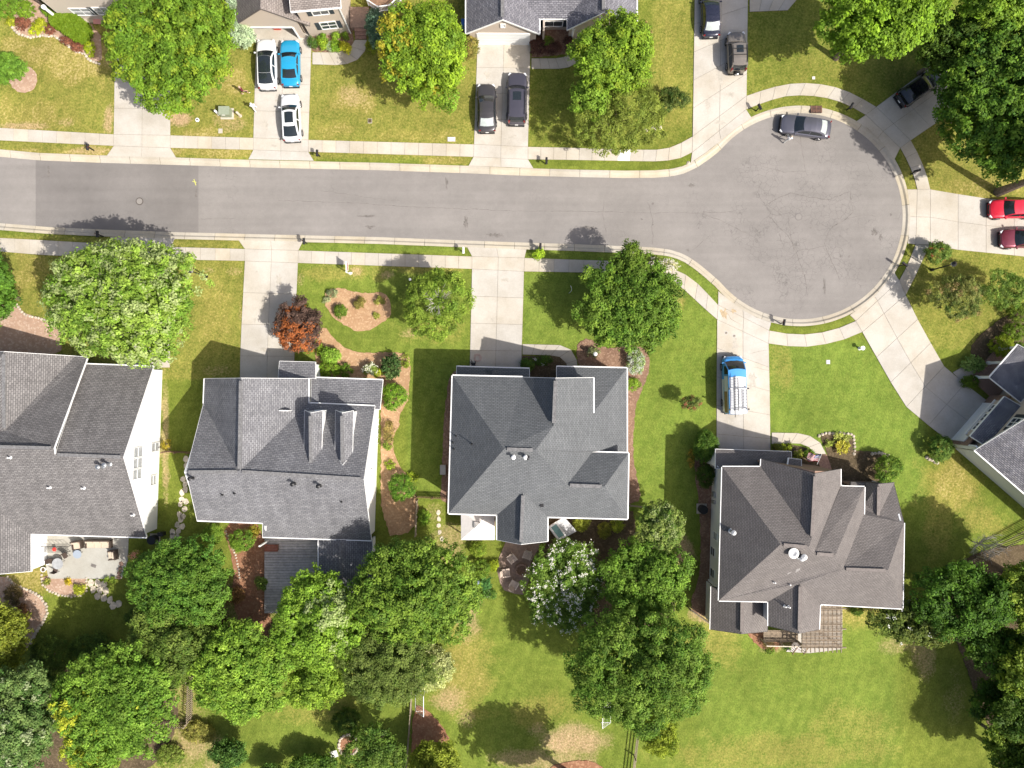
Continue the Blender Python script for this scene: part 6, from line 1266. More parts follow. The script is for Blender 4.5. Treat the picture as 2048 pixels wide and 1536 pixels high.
# shrubs: (name,label,x,y,rx,ry,height,c1,c2,extra); shaded and half lit ones have the shade in c1,c2
RED1, RED2 = (.1, .04, .03), (.17, .075, .05)
SH = [('clipped_shrub', 'large dark green clipped shrub in the top left corner', 10, 6, 33, 30, 1.7, (.06, .125, .012), (.1, .17, .02), {}), ('clipped_shrub', 'smaller green shrub beside the large corner shrub', 51, 20, 17, 15, 1.1, (.08, .15, .012), (.12, .19, .02), {}),
    ('low_shrub', 'round reddish brown shrub in the corner house bed', 46, 49, 14, 12, .8, RED1, RED2, {}), ('low_shrub', 'golden shrub between two reddish shrubs', 82, 50, 15, 14, .8, (.15, .18, .012), (.22, .24, .02), {}), ('low_shrub', 'small golden shrub at the outer tip of the corner house bed', 22, 42, 10, 11, .6, (.16, .19, .015), (.24, .26, .03), {}), ('low_shrub', 'small lime shrub below the golden one', 69, 62, 9, 7, .5, (.18, .24, .015), (.27, .31, .02), {}),
    ('low_shrub', 'small reddish shrub touching the lime hedge', 103, 60, 10, 10, .7, RED1, RED2, {}), ('low_shrub', 'long low reddish shrub under the lime hedge', 135, 82, 13, 8, .6, RED1, RED2, {}), ('low_shrub', 'reddish shrub at the lower end of the lime hedge', 157, 95, 14, 9, .6, RED1, RED2, {}), ('low_shrub', 'little lime shrub at the path end of the hedge', 181, 98, 9, 13, .6, (.17, .25, .015), (.25, .3, .02), {}),
    ('clipped_shrub', 'bright green shrub between the corner house wall and the hedge', 105, 22, 21, 10, 1.1, (.08, .17, .012), (.16, .25, .02), {}), ('juniper', 'silver blue evergreen beside the white sedan', 488, 74, 24, 27, 3.0, (.2, .27, .2), (.32, .39, .3), dict(spiky=.8, leaf=.12)), ('juniper', 'silver blue evergreen against the house wall', 474, 28, 14, 24, 3.2, (.19, .26, .2), (.3, .37, .29), dict(spiky=.8, leaf=.12)),
    ('spruce_shrub', 'dark blue green evergreen beside the brick steps', 756, 60, 22, 36, 3.6, (.07, .13, .095), (.15, .22, .17), dict(spiky=.9, leaf=.13)), ('low_shrub', 'green shrub at the foot of the blue evergreen', 743, 95, 11, 13, .9, (.1, .14, .015), (.17, .2, .02), {}), ('low_shrub', 'round green bush touching the drive of the blue coupe', 647, 89, 11, 11, .8, (.1, .18, .015), (.2, .27, .03), {}), ('low_shrub', 'silver bush in the row beside the path', 659, 93, 7, 9, .6, (.17, .22, .14), (.24, .3, .2), {}), ('low_shrub', 'green bush in the row beside the path', 671, 91, 10, 12, .8, (.08, .16, .015), (.15, .23, .02), {}), ('low_shrub', 'golden bush at the bend of the path', 690, 96, 12, 12, .8, (.2, .23, .015), (.33, .33, .03), {}),
    ('low_shrub', 'upright green bush under the lower shuttered window', 645, 77, 8, 6, .8, (.08, .16, .015), (.15, .23, .03), {}), ('low_shrub', 'small upright bush right of the shuttered window', 672, 73, 8, 6, .8, (.08, .16, .015), (.15, .23, .03), {}), ('low_shrub', 'tiny bush by the downpipe', 691, 73, 5, 6, .6, (.08, .16, .015), (.15, .23, .03), {}), ('low_shrub', 'dark bush by the garage corner', 625, 84, 8, 12, 1.0, (.03, .07, .012), (.07, .11, .02), {}),
    ('photinia_shrub', 'round reddish green shrub left of the white garage door', 943, 98, 15, 26, 1.8, (.1, .12, .025), (.22, .18, .06), dict(leaf=.1)), ('maroon_hedge', 'dark maroon bush at the left end of the front bed', 1074, 93, 17, 20, 1.2, (.04, .02, .02), (.085, .045, .035), {}), ('maroon_hedge', 'dark maroon bush in the middle of the front bed', 1105, 98, 18, 14, 1.0, (.045, .025, .02), (.1, .05, .04), {}), ('maroon_hedge', 'dark maroon bush by the porch column', 1136, 90, 12, 14, 1.1, (.045, .025, .02), (.1, .05, .04), {}), ('low_shrub', 'green bush growing among the maroon ones', 1095, 85, 14, 10, .9, (.04, .09, .012), (.1, .14, .02), {}),
    ('low_shrub', 'small green plant by the porch floor', 1173, 90, 6, 8, .6, (.05, .11, .015), (.1, .16, .02), {}), ('olive_shrub', 'olive bush at the right side of the grey gabled house', 1292, 70, 10, 26, 1.3, (.13, .13, .04), (.24, .2, .08), {}),
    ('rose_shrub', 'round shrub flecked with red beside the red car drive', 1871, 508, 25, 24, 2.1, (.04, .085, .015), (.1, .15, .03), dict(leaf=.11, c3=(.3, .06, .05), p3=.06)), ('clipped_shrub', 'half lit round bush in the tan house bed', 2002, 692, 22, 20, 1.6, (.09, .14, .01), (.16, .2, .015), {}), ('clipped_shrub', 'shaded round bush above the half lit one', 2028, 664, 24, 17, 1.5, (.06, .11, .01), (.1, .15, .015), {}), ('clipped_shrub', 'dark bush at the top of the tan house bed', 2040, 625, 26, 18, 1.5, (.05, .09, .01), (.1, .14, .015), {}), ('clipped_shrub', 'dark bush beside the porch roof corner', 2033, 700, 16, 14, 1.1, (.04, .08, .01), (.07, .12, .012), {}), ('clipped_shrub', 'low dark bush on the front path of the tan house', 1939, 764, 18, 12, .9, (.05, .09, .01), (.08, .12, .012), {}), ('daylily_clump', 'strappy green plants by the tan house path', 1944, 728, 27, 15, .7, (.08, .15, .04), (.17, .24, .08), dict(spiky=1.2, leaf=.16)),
    ('holly_shrub', 'round green shrub beside the white garage door of the tan house', 1877, 898, 28, 28, 2.0, (.035, .085, .013), (.1, .15, .03), {}), ('holly_shrub', 'round green shrub in front of the brown roofed house', 1772, 938, 33, 28, 2.2, (.04, .095, .013), (.12, .18, .025), {}), ('holly_shrub', 'dark bush beside the drive of the brown roofed house', 1409, 892, 28, 32, 2.6, (.03, .075, .012), (.075, .13, .018), {}), ('holly_shrub', 'low dark bush along the white wall of the brown roofed house', 1410, 950, 18, 24, 1.6, (.025, .055, .01), (.05, .085, .014), {}),
    ('low_shrub', 'dark green bush at the front steps under the flag', 1618, 910, 10, 10, .9, (.05, .11, .013), (.1, .17, .02), {}), ('low_shrub', 'olive bush beside the garage roof end', 1595, 909, 11, 8, .8, (.12, .15, .02), (.2, .22, .04), {}), ('low_shrub', 'bright bush below the front path of the brown roofed house', 1573, 894, 9, 6, .6, (.13, .19, .015), (.22, .27, .02), {}), ('low_shrub', 'dark bush at the drive corner of the brown roofed house', 1555, 895, 9, 8, .7, (.06, .09, .015), (.12, .13, .02), {}),
    ('daylily_clump', 'yellow green strappy plants in the stone edged bed', 1684, 893, 15, 12, .7, (.24, .26, .04), (.4, .38, .08), dict(spiky=1.0, leaf=.16)), ('daylily_clump', 'pale leafy plants at the back of the stone edged bed', 1676, 873, 9, 6, .5, (.22, .28, .07), (.34, .38, .12), dict(spiky=.8)), ('daylily_clump', 'small pale plant at the corner of the stone edged bed', 1692, 876, 7, 7, .5, (.22, .28, .07), (.34, .38, .12), dict(spiky=.8)), ('daylily_clump', 'small plant at the left of the stone edged bed', 1658, 887, 6, 6, .4, (.2, .26, .06), (.3, .34, .1), dict(spiky=.8)),
    ('holly_shrub', 'round bright shrub beside the porch of the dormer house', 786, 791, 27, 26, 1.9, (.06, .13, .013), (.14, .23, .025), {}), ('holly_shrub', 'round shrub at the rear corner bed of the dormer house', 799, 977, 31, 27, 2.0, (.045, .11, .013), (.11, .19, .025), {}), ('boxwood', 'square clipped hedge beside the dormer house entry', 659, 741, 20, 20, 1.3, (.07, .14, .012), (.13, .2, .02), {}), ('boxwood', 'shaded low hedge right of the square clipped hedge', 691, 741, 14, 12, .9, (.05, .11, .012), (.09, .15, .016), {}), ('hydrangea', 'leafy green shrub below the red maple', 660, 712, 20, 18, 1.4, (.08, .16, .016), (.16, .25, .04), dict(leaf=.17)),
    ('hydrangea', 'cream flowering shrub in the pine straw bed', 742, 738, 12, 13, 1.1, (.1, .16, .03), (.2, .26, .06), dict(blossom=(.75, .75, .6), pb=.7)), ('yucca_shrub', 'dark strappy shrub in the pine straw bed', 783, 735, 20, 26, 1.7, (.03, .07, .02), (.09, .14, .05), dict(spiky=1.2, leaf=.2)), ('low_shrub', 'lime bush between the cream and the dark shrub', 757, 746, 9, 8, .9, (.16, .22, .015), (.24, .29, .03), {}), ('fern_clump', 'small lime fern at the bed corner by the dark lawn', 812, 722, 6, 12, .5, (.13, .19, .02), (.2, .26, .04), dict(spiky=.9)), ('low_shrub', 'small green shrub at the left end of the pine straw bed', 640, 700, 7, 9, .7, (.1, .18, .015), (.18, .25, .03), {}),
    ('low_shrub', 'dark green bush in the heart shaped bed', 681, 623, 12, 14, .9, (.04, .09, .012), (.1, .16, .02), {}), ('low_shrub', 'brownish bush in the middle of the heart shaped bed', 720, 607, 11, 11, .8, (.09, .09, .025), (.16, .14, .04), {}), ('low_shrub', 'small olive bush at the right of the heart shaped bed', 759, 601, 8, 8, .6, (.1, .12, .025), (.17, .18, .04), {}), ('low_shrub', 'grey leaved plant at the top left of the heart shaped bed', 665, 586, 9, 7, .5, (.13, .16, .09), (.2, .24, .14), dict(sparse=.3)), ('low_shrub', 'grey leaved plant at the left of the heart shaped bed', 654, 601, 7, 6, .4, (.13, .16, .09), (.22, .25, .15), dict(sparse=.3)), ('low_shrub', 'tiny sprig at the lower right of the heart shaped bed', 752, 631, 5, 4, .3, (.12, .15, .03), (.2, .22, .05), dict(sparse=.3)),
    ('rose_shrub', 'leggy reddish bush along the white wall of the dormer house', 778, 863, 9, 20, .9, (.1, .11, .03), (.2, .16, .06), dict(sparse=.3)), ('low_shrub', 'green bush along the white wall of the dormer house', 776, 888, 8, 10, .7, (.07, .13, .015), (.13, .18, .03), {}), ('low_shrub', 'lime bush near the rear of the white wall', 780, 929, 9, 7, .6, (.12, .18, .015), (.2, .26, .03), {}), ('low_shrub', 'small lime plant at the lawn tip behind the white wall', 824, 955, 9, 9, .5, (.13, .19, .015), (.21, .27, .03), dict(spiky=.7)),
    ('low_shrub', 'green bush by the stepping stones and fence', 848, 1035, 14, 14, 1.0, (.06, .13, .013), (.13, .2, .025), {}), ('clipped_shrub', 'round bush below the white gazebo', 957, 1098, 15, 14, 1.1, (.07, .13, .013), (.16, .21, .03), {}), ('clipped_shrub', 'round bush below the first gazebo bush', 962, 1137, 17, 17, 1.2, (.05, .11, .013), (.12, .18, .025), {}), ('clipped_shrub', 'small lime bush by the fire pit paving', 988, 1131, 9, 11, .8, (.15, .21, .015), (.24, .29, .03), {}), ('low_shrub', 'dark blue green plant beside the planter pot', 972, 1165, 14, 12, .8, (.03, .1, .03), (.08, .17, .05), {}), ('low_shrub', 'dark plant spilling from the round pot', 978, 1188, 12, 11, .7, (.03, .085, .015), (.08, .15, .03), {}),
    ('low_shrub', 'olive bush behind the hot tub', 1163, 1047, 17, 15, 1.2, (.12, .15, .02), (.22, .25, .04), {}), ('low_shrub', 'brown green bush beside the olive bush', 1207, 1060, 14, 16, 1.1, (.09, .1, .02), (.16, .17, .03), {}), ('low_shrub', 'lime bush under the eave behind the slate roofed house', 1234, 1051, 12, 13, 1.0, (.14, .19, .02), (.24, .28, .04), {}), ('low_shrub', 'dark shrub under the front window of the slate roofed house', 1055, 730, 14, 14, 1.0, (.03, .075, .012), (.07, .11, .02), {}), ('low_shrub', 'dark bush with white flowers by the curved front path', 1088, 722, 18, 10, .8, (.03, .07, .012), (.06, .1, .016), dict(blossom=(.6, .6, .6), pb=.08)), ('hydrangea', 'silvery leaved shrub at the front corner bed', 1270, 722, 18, 30, 1.2, (.13, .19, .08), (.24, .3, .16), dict(c3=(.3, .32, .36), p3=.35)), ('low_shrub', 'bright bush below the silvery shrub', 1267, 770, 12, 12, .8, (.09, .17, .015), (.16, .24, .03), {}), ('low_shrub', 'grey green bush beside the round lamp globe', 1186, 705, 13, 9, .7, (.12, .14, .07), (.2, .22, .12), dict(sparse=.2)),
    ('azalea', 'light green bush on the verge beside a mailbox', 1076, 508, 11, 12, .9, (.13, .22, .015), (.24, .34, .03), dict(leaf=.13)), ('rose_shrub', 'pink flecked bush beside the patio', 275, 1117, 17, 17, 1.0, (.12, .17, .02), (.22, .26, .04), dict(c3=(.5, .25, .22), p3=.25)), ('daylily_clump', 'yellow green plants in the half round bed', 160, 1178, 13, 10, .6, (.2, .25, .02), (.34, .37, .05), dict(spiky=.8)), ('low_shrub', 'tiny yellow flowers in the half round bed', 137, 1163, 5, 5, .3, (.25, .22, .02), (.36, .3, .03), {}), ('low_shrub', 'little green plant at the left of the half round bed', 94, 1161, 6, 6, .35, (.12, .15, .03), (.2, .2, .04), {}), ('low_shrub', 'green plant at the edge of the patio', 220, 1160, 9, 6, .5, (.08, .15, .02), (.15, .2, .03), {}), ('rosemary_shrub', 'dark spiky shrub in the curved rear bed', 30, 1190, 18, 22, 1.2, (.06, .055, .03), (.13, .1, .05), dict(spiky=.8)), ('barberry', 'brown red shrub in the curved rear bed', 45, 1225, 15, 18, .9, (.1, .06, .03), (.18, .1, .05), dict(sparse=.2)),
    ('holly_shrub', 'bush at the rear corner by the stepping stones', 425, 1070, 22, 22, 1.5, (.06, .12, .015), (.12, .18, .025), {}), ('holly_shrub', 'green shrub beside the deck', 487, 1082, 24, 26, 1.7, (.055, .115, .014), (.12, .19, .025), {}), ('barberry', 'rust coloured shrub below the deck shrubs', 470, 1190, 20, 18, 1.0, (.12, .07, .03), (.2, .12, .05), dict(sparse=.2)), ('low_shrub', 'green grassy bush at the corner of the deck', 524, 1165, 13, 15, .7, (.09, .15, .03), (.17, .23, .06), dict(spiky=.7)), ('yellow_shrub', 'yellow tinted shrub at the rear wall of the dormer house', 508, 1062, 9, 12, .9, (.16, .15, .02), (.24, .2, .03), {}), ('yellow_shrub', 'yellow shrub by the white gable wall', 333, 888, 6, 9, .8, (.2, .18, .02), (.26, .22, .03), {}),
    ('low_shrub', 'small bush at the pergola landing', 1572, 1272, 9, 7, .7, (.05, .1, .015), (.1, .16, .03), {}), ('low_shrub', 'brown bush below the rear porch', 1535, 1285, 11, 10, .8, (.09, .07, .03), (.16, .12, .05), {}), ('low_shrub', 'green bush below the rear porch', 1541, 1300, 7, 7, .5, (.07, .13, .015), (.13, .19, .03), {}), ('low_shrub', 'dark bush at the foot of the rear stair railing', 1574, 1292, 8, 8, .6, (.03, .07, .012), (.06, .11, .02), {}), ('low_shrub', 'low green shrub right of the pergola', 1712, 1222, 14, 8, .7, (.04, .085, .012), (.09, .14, .02), {}),
    ('orange_lily', 'orange flowers at the side of the brown roofed house', 1382, 918, 5, 16, .6, (.1, .12, .02), (.3, .2, .04), dict(sparse=.4)), ('viburnum', 'dark spreading shrub between the oak and the lawn chair', 690, 1440, 30, 24, 1.6, (.03, .065, .012), (.07, .11, .016), dict(sparse=.3)), ('low_shrub', 'rust and green undergrowth below the picket fence', 398, 1462, 36, 22, 1.0, (.12, .13, .03), (.2, .19, .05), dict(sparse=.3)), ('low_shrub', 'green undergrowth at the end of the picket fence', 340, 1510, 30, 22, 1.0, (.07, .12, .02), (.15, .19, .04), dict(sparse=.3)), ('viburnum', 'dark undergrowth between the patio tree and the olive tree', 285, 1232, 34, 26, 2.2, (.035, .07, .014), (.075, .12, .022), {}), ('viburnum', 'dim undergrowth above the leafy garden tree', 190, 1290, 50, 30, 2.3, (.035, .07, .014), (.08, .125, .022), {}), ('viburnum', 'green undergrowth at the foot of the bluish tree', 95, 1368, 44, 34, 2.2, (.045, .09, .018), (.1, .15, .03), {}), ('viburnum', 'rusty green undergrowth by the fence corner', 425, 1248, 34, 30, 1.9, (.07, .06, .025), (.13, .11, .035), {}), ('viburnum', 'dark undergrowth between the bright trees below the deck', 570, 1290, 30, 36, 2.2, (.035, .08, .014), (.08, .14, .022), {}), ('viburnum', 'shaded undergrowth left of the big leafy tree', 712, 1278, 34, 36, 2.2, (.03, .065, .013), (.07, .11, .02), {}), ('viburnum', 'dark undergrowth left of the leafy garden tree', 105, 1310, 46, 40, 2.2, (.04, .075, .014), (.09, .13, .025), dict(sparse=.25))]
for i, (nm, lab, x, y, a, b, z, c1, c2, ex) in enumerate(SH):
    e = dict(leaf=.11, cl=.26, lobes=5 if a > 9 else 1, zbase=.03, seed=200 + i, cat='shrub', lobr=.62, dens=1.1); e.update(ex)
    if nm == 'clipped_shrub' or nm == 'boxwood': e.update(lobes=1, leaf=.09, cl=.2, lobr=1)
    tree(nm, lab, x, y, a, b, z, c1, c2, **e)
# the long lime hedge, clipped flat
hd = thing('hedge', 'long lime green clipped hedge before the corner house', 'hedge', G(145, 62))
rs = np.random.RandomState(5); hp = [V(*p) for p in ((112, 36), (128, 26), (160, 38), (184, 56), (187, 72), (175, 92), (160, 88), (136, 72), (116, 58))]
bb = np.array([[p.x, p.y] for p in hp]); C = rs.uniform(bb.min(0), bb.max(0), (26000, 2)); ok = inside(hp, C[:, 0], C[:, 1]); C = C[ok][:9000]; h_ = np.full(len(C), 1.25) + rs.normal(size=len(C)) * .05
side = rs.rand(len(C)) < .3; ed = np.array([[p.x, p.y] for p in pline(hp + [hp[0]], .1)]); pick = ed[rs.randint(len(ed), size=len(C))] + rs.normal(size=(len(C), 2)) * .05; C[side] = pick[side]; h_[side] = rs.uniform(.05, 1.25, side.sum())
kk = rs.rand(len(C), 1); leaf_mesh('foliage', np.column_stack([C, h_]), unit(rs.normal(size=(len(C), 3)) * .4 + np.array([0, 0, 1])), rs.uniform(.08, .14, len(C)), np.array([.12, .21, .012]) * (1 - kk) + np.array([.19, .28, .02]) * kk, hd, rs)
mb = MB(); mb.prism([(p.x, p.y) for p in shrink(hp, .12)], 0, 1.15); mb.build('branches', mat('hedge_inside', (.05, .08, .015), .95, var=.4), hd)
# bare silver tree on the right lawn
bt = thing('bare_tree', 'bare silver twigged tree beside the right picket fence', 'tree', G(1945, 1083)); rd = random.Random(4); mb = MB(); o = G(1945, 1083)
tw = MB(); tr = MB(); tr.tube(o, o + Vector((0.1, 0, 1.2)), .07, .05, 7); tr.build('trunk', M['deadwood'], bt)
for i in range(15):
    t = rd.uniform(0, 6.28); a = o + Vector((.05, 0, rd.uniform(.7, 1.2))); b = a + Vector((math.cos(t) * rd.uniform(.7, 1.6), math.sin(t) * rd.uniform(.6, 1.3), rd.uniform(.8, 1.6))); tw.tube(a, b, .035, .014, 5, cap=False)
    for j in range(6):
        p = a.lerp(b, rd.uniform(.35, 1)); t2 = t + rd.uniform(-1.1, 1.1); q = p + Vector((math.cos(t2) * rd.uniform(.3, .8), math.sin(t2) * rd.uniform(.3, .8), rd.uniform(.15, .5))); tw.tube(p, q, .016, .006, 4, cap=False)
        for l in range(2): t3 = t2 + rd.uniform(-.9, .9); r_ = p.lerp(q, rd.uniform(.4, .9)); tw.tube(r_, r_ + Vector((math.cos(t3) * .3, math.sin(t3) * .3, .1)), .009, .005, 4, cap=False)
tw.build('bare_branches', M['deadwood'], bt)
# ------------------------------------------------------------------ street furniture and garden things
Z3 = Vector((0, 0, 1))
# mailboxes: one built, the rest copied
def mailbox(name, label, body, post):
    t = thing(name, label, 'mailbox', (0, 0, 0), 'mailboxes along the kerb'); 
    MB().box((0, 0, .5), (.1, .1, 1.0)).build('post', post, t, local=True); MB().bar((-.25, 0, .92), (.3, 0, .92), .07, .07).build('arm', post, t, local=True)
    b = MB(); n = 8; vs = []
    for x in (-.3, .3):
        vs += [Vector((x, -.11, 1.0)), Vector((x, .11, 1.0))] + [Vector((x, .11 * math.cos(math.pi * i / n), 1.12 + .11 * math.sin(math.pi * i / n))) for i in range(n + 1)]
    k = n + 3; b.add(vs, [(i, (i + 1) % k, k + (i + 1) % k, k + i) for i in range(k)] + [tuple(range(k)), tuple(range(2 * k - 1, k - 1, -1))]); bx = b.build('box', body, t, local=True)
    MB().box((.31, 0, 1.11), (.02, .2, .2)).build('door', body, t, local=True); MB().box((.05, .13, 1.2), (.05, .02, .16)).build('flag', M['tail'], t, local=True); return t
MBX = [(640, 313, -90, 'black mailbox on the verge below the white sunroof car'), (1092, 328, -90, 'black mailbox on the verge below the maroon hedge drive'), (188, 301, -90, 'black mailbox on the dry verge by the dark asphalt'), (1512, 222, -65, 'black mailbox where the long driveway meets the cul-de-sac'), (1693, 220, -120, 'black mailbox in shade beside the storm drain'), (1822, 348, 195, 'black mailbox on the verge above the red car drive'), (614, 487, 90, 'black mailbox at the corner of the pale drive by the red maple'), (1080, 497, 90, 'black mailbox behind the light green bush on the verge'), (1560, 647, 80, 'black mailbox at the top of the sandy driveway'), (1798, 532, 145, 'black mailbox on the verge beside the lamp post shadow'), (207, 473, 90, 'black mailbox half hidden by the big silvery tree')]
m0 = None
for x, y, a, lab in MBX:
    p = V(x, y, 0)
    if m0 is None: m0 = mailbox('mailbox', lab, M['black_trim'], M['dark_metal']); m0.location = p; m0.rotation_euler = (0, 0, R(a))
    else: copy_tree(m0, p, R(a), lab)
wm = mailbox('mailbox', 'white mailbox beside the empty pale driveway', M['trim'], M['trim']); wm.location = V(928, 505, 0); wm.rotation_euler = (0, 0, R(90))
# street lamps
def lamp(loc, rz, label):
    t = thing('street_lamp', label, 'lamp post', (0, 0, 0), 'black lamp posts')
    MB().lathe((0, 0, 0), [(.16, 0), (.14, .3), (.07, .4), (.05, 3.0), (.05, 3.3)], 10).build('post', M['dark_metal'], t, local=True)
    hd = MB().lathe((0, 0, 3.3), [(.1, 0), (.2, .1), (.24, .35), (.26, .38), (.08, .52), (.02, .6)], 8).build('head', M['dark_metal'], t, local=True)
    MB().lathe((0, 0, 3.42), [(.215, 0), (.252, .2)], 8).build('glass', M['blind'], hd, local=True)
    t.location = loc; return t
l0 = lamp(V(413, 553), 0, 'black lamp post beside the big silvery tree'); copy_tree(l0, V(1863, 540), 0, 'black lamp post beside the red flecked shrub')
# utility box and bollards
t = thing('utility_box', 'grey green transformer box between two bollards on the lawn', 'utility box', V(455, 228, 0))
o = V(455, 228); MB().box(o + Z3 * .05, (1.3, 1.1, .1)).build('pad', M['slab'], t); MB().box(o + Z3 * .5, (1.0, .78, .8)).build('cabinet', mat('green_cabinet', (.25, .29, .21), .5, var=.1), t); MB().box(o + Z3 * .92, (1.06, .84, .06)).build('lid', mat('green_lid', (.28, .32, .24), .5, var=.1), t); MB().box(o + Vector((-.1, -.405, .75)), (.3, .03, .12)).build('notice', M['plate'], t)
for x, y, m, lab in ((438, 229, 'trim', 'white bollard left of the transformer box'), (481, 232, 'palestone', 'cream bollard right of the transformer box')):
    t = thing('bollard', lab, 'bollard', V(x, y)); MB().lathe(V(x, y), [(.12, -.1), (.12, .95), (.1, 1.02), (.04, 1.06)], 14).build('post', M[m], t); MB().lathe(V(x, y), [(.16, -.05), (.16, .03)], 14).build('collar', M['slab'], t)
# lids and pads set in the lawns
def pad(name, label, x, y, wd, dp, m, z=.03, rz=0, cat='cover'):
    t = thing(name, label, cat, V(x, y)); f = MB(); f.box(V(x, y, z / 2 - .03), (wd, dp, z + .06), rz); f.build('frame', M['slab'], t); MB().box(V(x, y, z + .008), (wd * .82, dp * .78, .02), rz).build('lid', m, t)
pad('utility_pad', 'white rectangular pad in the lawn near the grey sedan', 903, 279, .8, .45, M['newslab'], .08); pad('meter_cover', 'dark meter cover in the lawn right of the white sunroof car', 740, 242, .42, .46, M['darkmulch']); pad('meter_cover', 'small square concrete cover below the transformer box', 441, 262, .42, .46, M['slab']); pad('meter_cover', 'small pale cover above the storm drain', 1627, 156, .3, .3, M['newslab']); pad('meter_cover', 'grey square cover in the bright green front lawn', 1656, 724, .4, .42, M['grey_metal'])
for x, y, lab in ((1452, 666, 'left of two round water covers in the sandy drive'), (1468, 672, 'right of two round water covers in the sandy drive')):
    t = thing('water_cover', lab, 'cover', V(x, y, ZS)); MB().lathe(V(x, y, ZS - .01), [(.16, 0), (.16, .02), (.12, .02)], 16).build('rim', M['grey_metal'], t); MB().lathe(V(x, y, ZS - .01), [(.12, 0), (.12, .024)], 16).build('lid', M['joint'], t)
t = thing('drain_cap', 'round white cap with dark hole in the dry lawn', 'cap', V(395, 240)); MB().lathe(V(395, 240), [(.2, -.05), (.2, .07), (.1, .09)], 18).build('ring', M['trim'], t); MB().lathe(V(395, 240), [(.09, 0), (.09, .096)], 12).build('hole', M['black_trim'], t)
t = thing('storm_drain', 'rusty barred storm drain grate in the kerb behind the steel grey sedan', 'storm drain', V(1632, 219)); o = V(1632, 219, .06)
rust = mat('rusty_iron', (.16, .085, .06), .85, var=.3, vscale=6); MB().box(o - Z3 * .04, (1.05, .72, .1)).build('pit', M['black_trim'], t)
for k in range(5): MB().box(o + Vector((0, -.28 + .14 * k, .03)), (1.05, .075, .05)).build('bar', rust, t)
for s in (-.52, 0, .52): MB().box(o + Vector((s, 0, .033)), (.07, .72, .05)).build('bar', rust, t)
# yard sign
t = thing('yard_sign', 'white sign post with a hanging red and white panel on the front lawn', 'sign', V(701, 549)); o = V(701, 549)
MB().box(o + Z3 * .95, (.1, .1, 1.9)).build('post', M['trim'], t); MB().bar(o + Vector((0, -.1, 1.75)), o + Vector((-.05, 1.0, 1.75)), .08, .1).build('arm', M['trim'], t)
pn = MB().box(o + Vector((-.02, .55, 1.3)), (.04, .72, .7)).build('panel', M['trim'], t); MB().box(o + Vector((.005, .55, 1.42)), (.02, .68, .3)).build('print', mat('sign_red', (.3, .03, .05), .5), pn)
MB().box(o + Vector((.05, .12, .1)), (.3, .2, .06)).build('foot', M['trim'], t)
# small garden things
def globe(label, x, y, hgt, r, name='garden_light', cat='garden light'):
    t = thing(name, label, cat, V(x, y)); MB().lathe(V(x, y), [(.05, 0), (.03, .05), (.03, hgt)], 8).build('stem', M['dark_metal'], t); MB().lathe(V(x, y, hgt), [(r * .4, 0), (r * .9, r * .4), (r, r), (r * .8, r * 1.6), (r * .3, r * 1.95)], 14).build('globe', M['trim'], t)
globe('white globe light beside the round sparse tree', 822, 561, .6, .14); globe('white globe light by the curved front path', 1187, 709, 1.3, .22)
t = thing('bird_bath', 'white bird bath at the corner of the bright green lawn', 'bird bath', V(1719, 697)); MB().lathe(V(1719, 697), [(.18, 0), (.1, .1), (.07, .6)], 12).build('pedestal', M['trim'], t); MB().lathe(V(1719, 697, .6), [(.06, 0), (.2, .1), (.22, .13), (.18, .12), (.05, .08)], 16).build('bowl', M['trim'], t)
t = thing('garden_hook', 'thin white curved garden pole in the shade of the dense tree', 'garden pole', V(1138, 586)); mb = MB(); p = V(1138, 586); q = p
for k in range(9):
    a = k / 8; n_ = V(1138, 586) + Vector((.15 * math.sin(a * 3), .5 * a * a, 1.7 * math.sin(a * 1.7))); mb.tube(q, n_, .025, .025, 6); q = n_
mb.build('pole', M['trim'], t)
def rock(label, x, y, r, m='palestone', name='rock', h=.6):
    t = bpy.data.objects.new(name, rock_mesh(r, h, m, random.Random(x * 7 + y))); COL.objects.link(t); t.location = V(x, y, 0); tag(t, label, 'rock')
def rock_mesh(r, h, m, rd):
    bm = bmesh.new(); bmesh.ops.create_icosphere(bm, subdivisions=2, radius=r)
    for v in bm.verts: v.co *= rd.uniform(.82, 1.12); v.co.z = max(-.05, v.co.z * h)
    me = bpy.data.meshes.new('rock'); bm.to_mesh(me); bm.free(); me.materials.append(M[m]); return me
rock('pale rock at the left end of the lawn ornaments', 1293, 260, .22); rock('grey rock between two pale rocks on the lawn', 1307, 258, .34, 'slab'); rock('pale rock at the right end of the lawn ornaments', 1320, 255, .2); rock('brownish rock on the verge tip by the long driveway', 1377, 326, .2, 'stone')
t = thing('recycling_bin', 'blue wheeled bin beside the grey gabled house', 'bin', V(930, 55)); MB().box(V(930, 55, .5), (.55, .6, 1.0)).build('body', mat('blue_bin', (.03, .12, .42), .5), t); MB().box(V(930, 55, 1.04), (.6, .66, .07)).build('lid', mat('blue_bin_lid', (.04, .16, .5), .5), t)
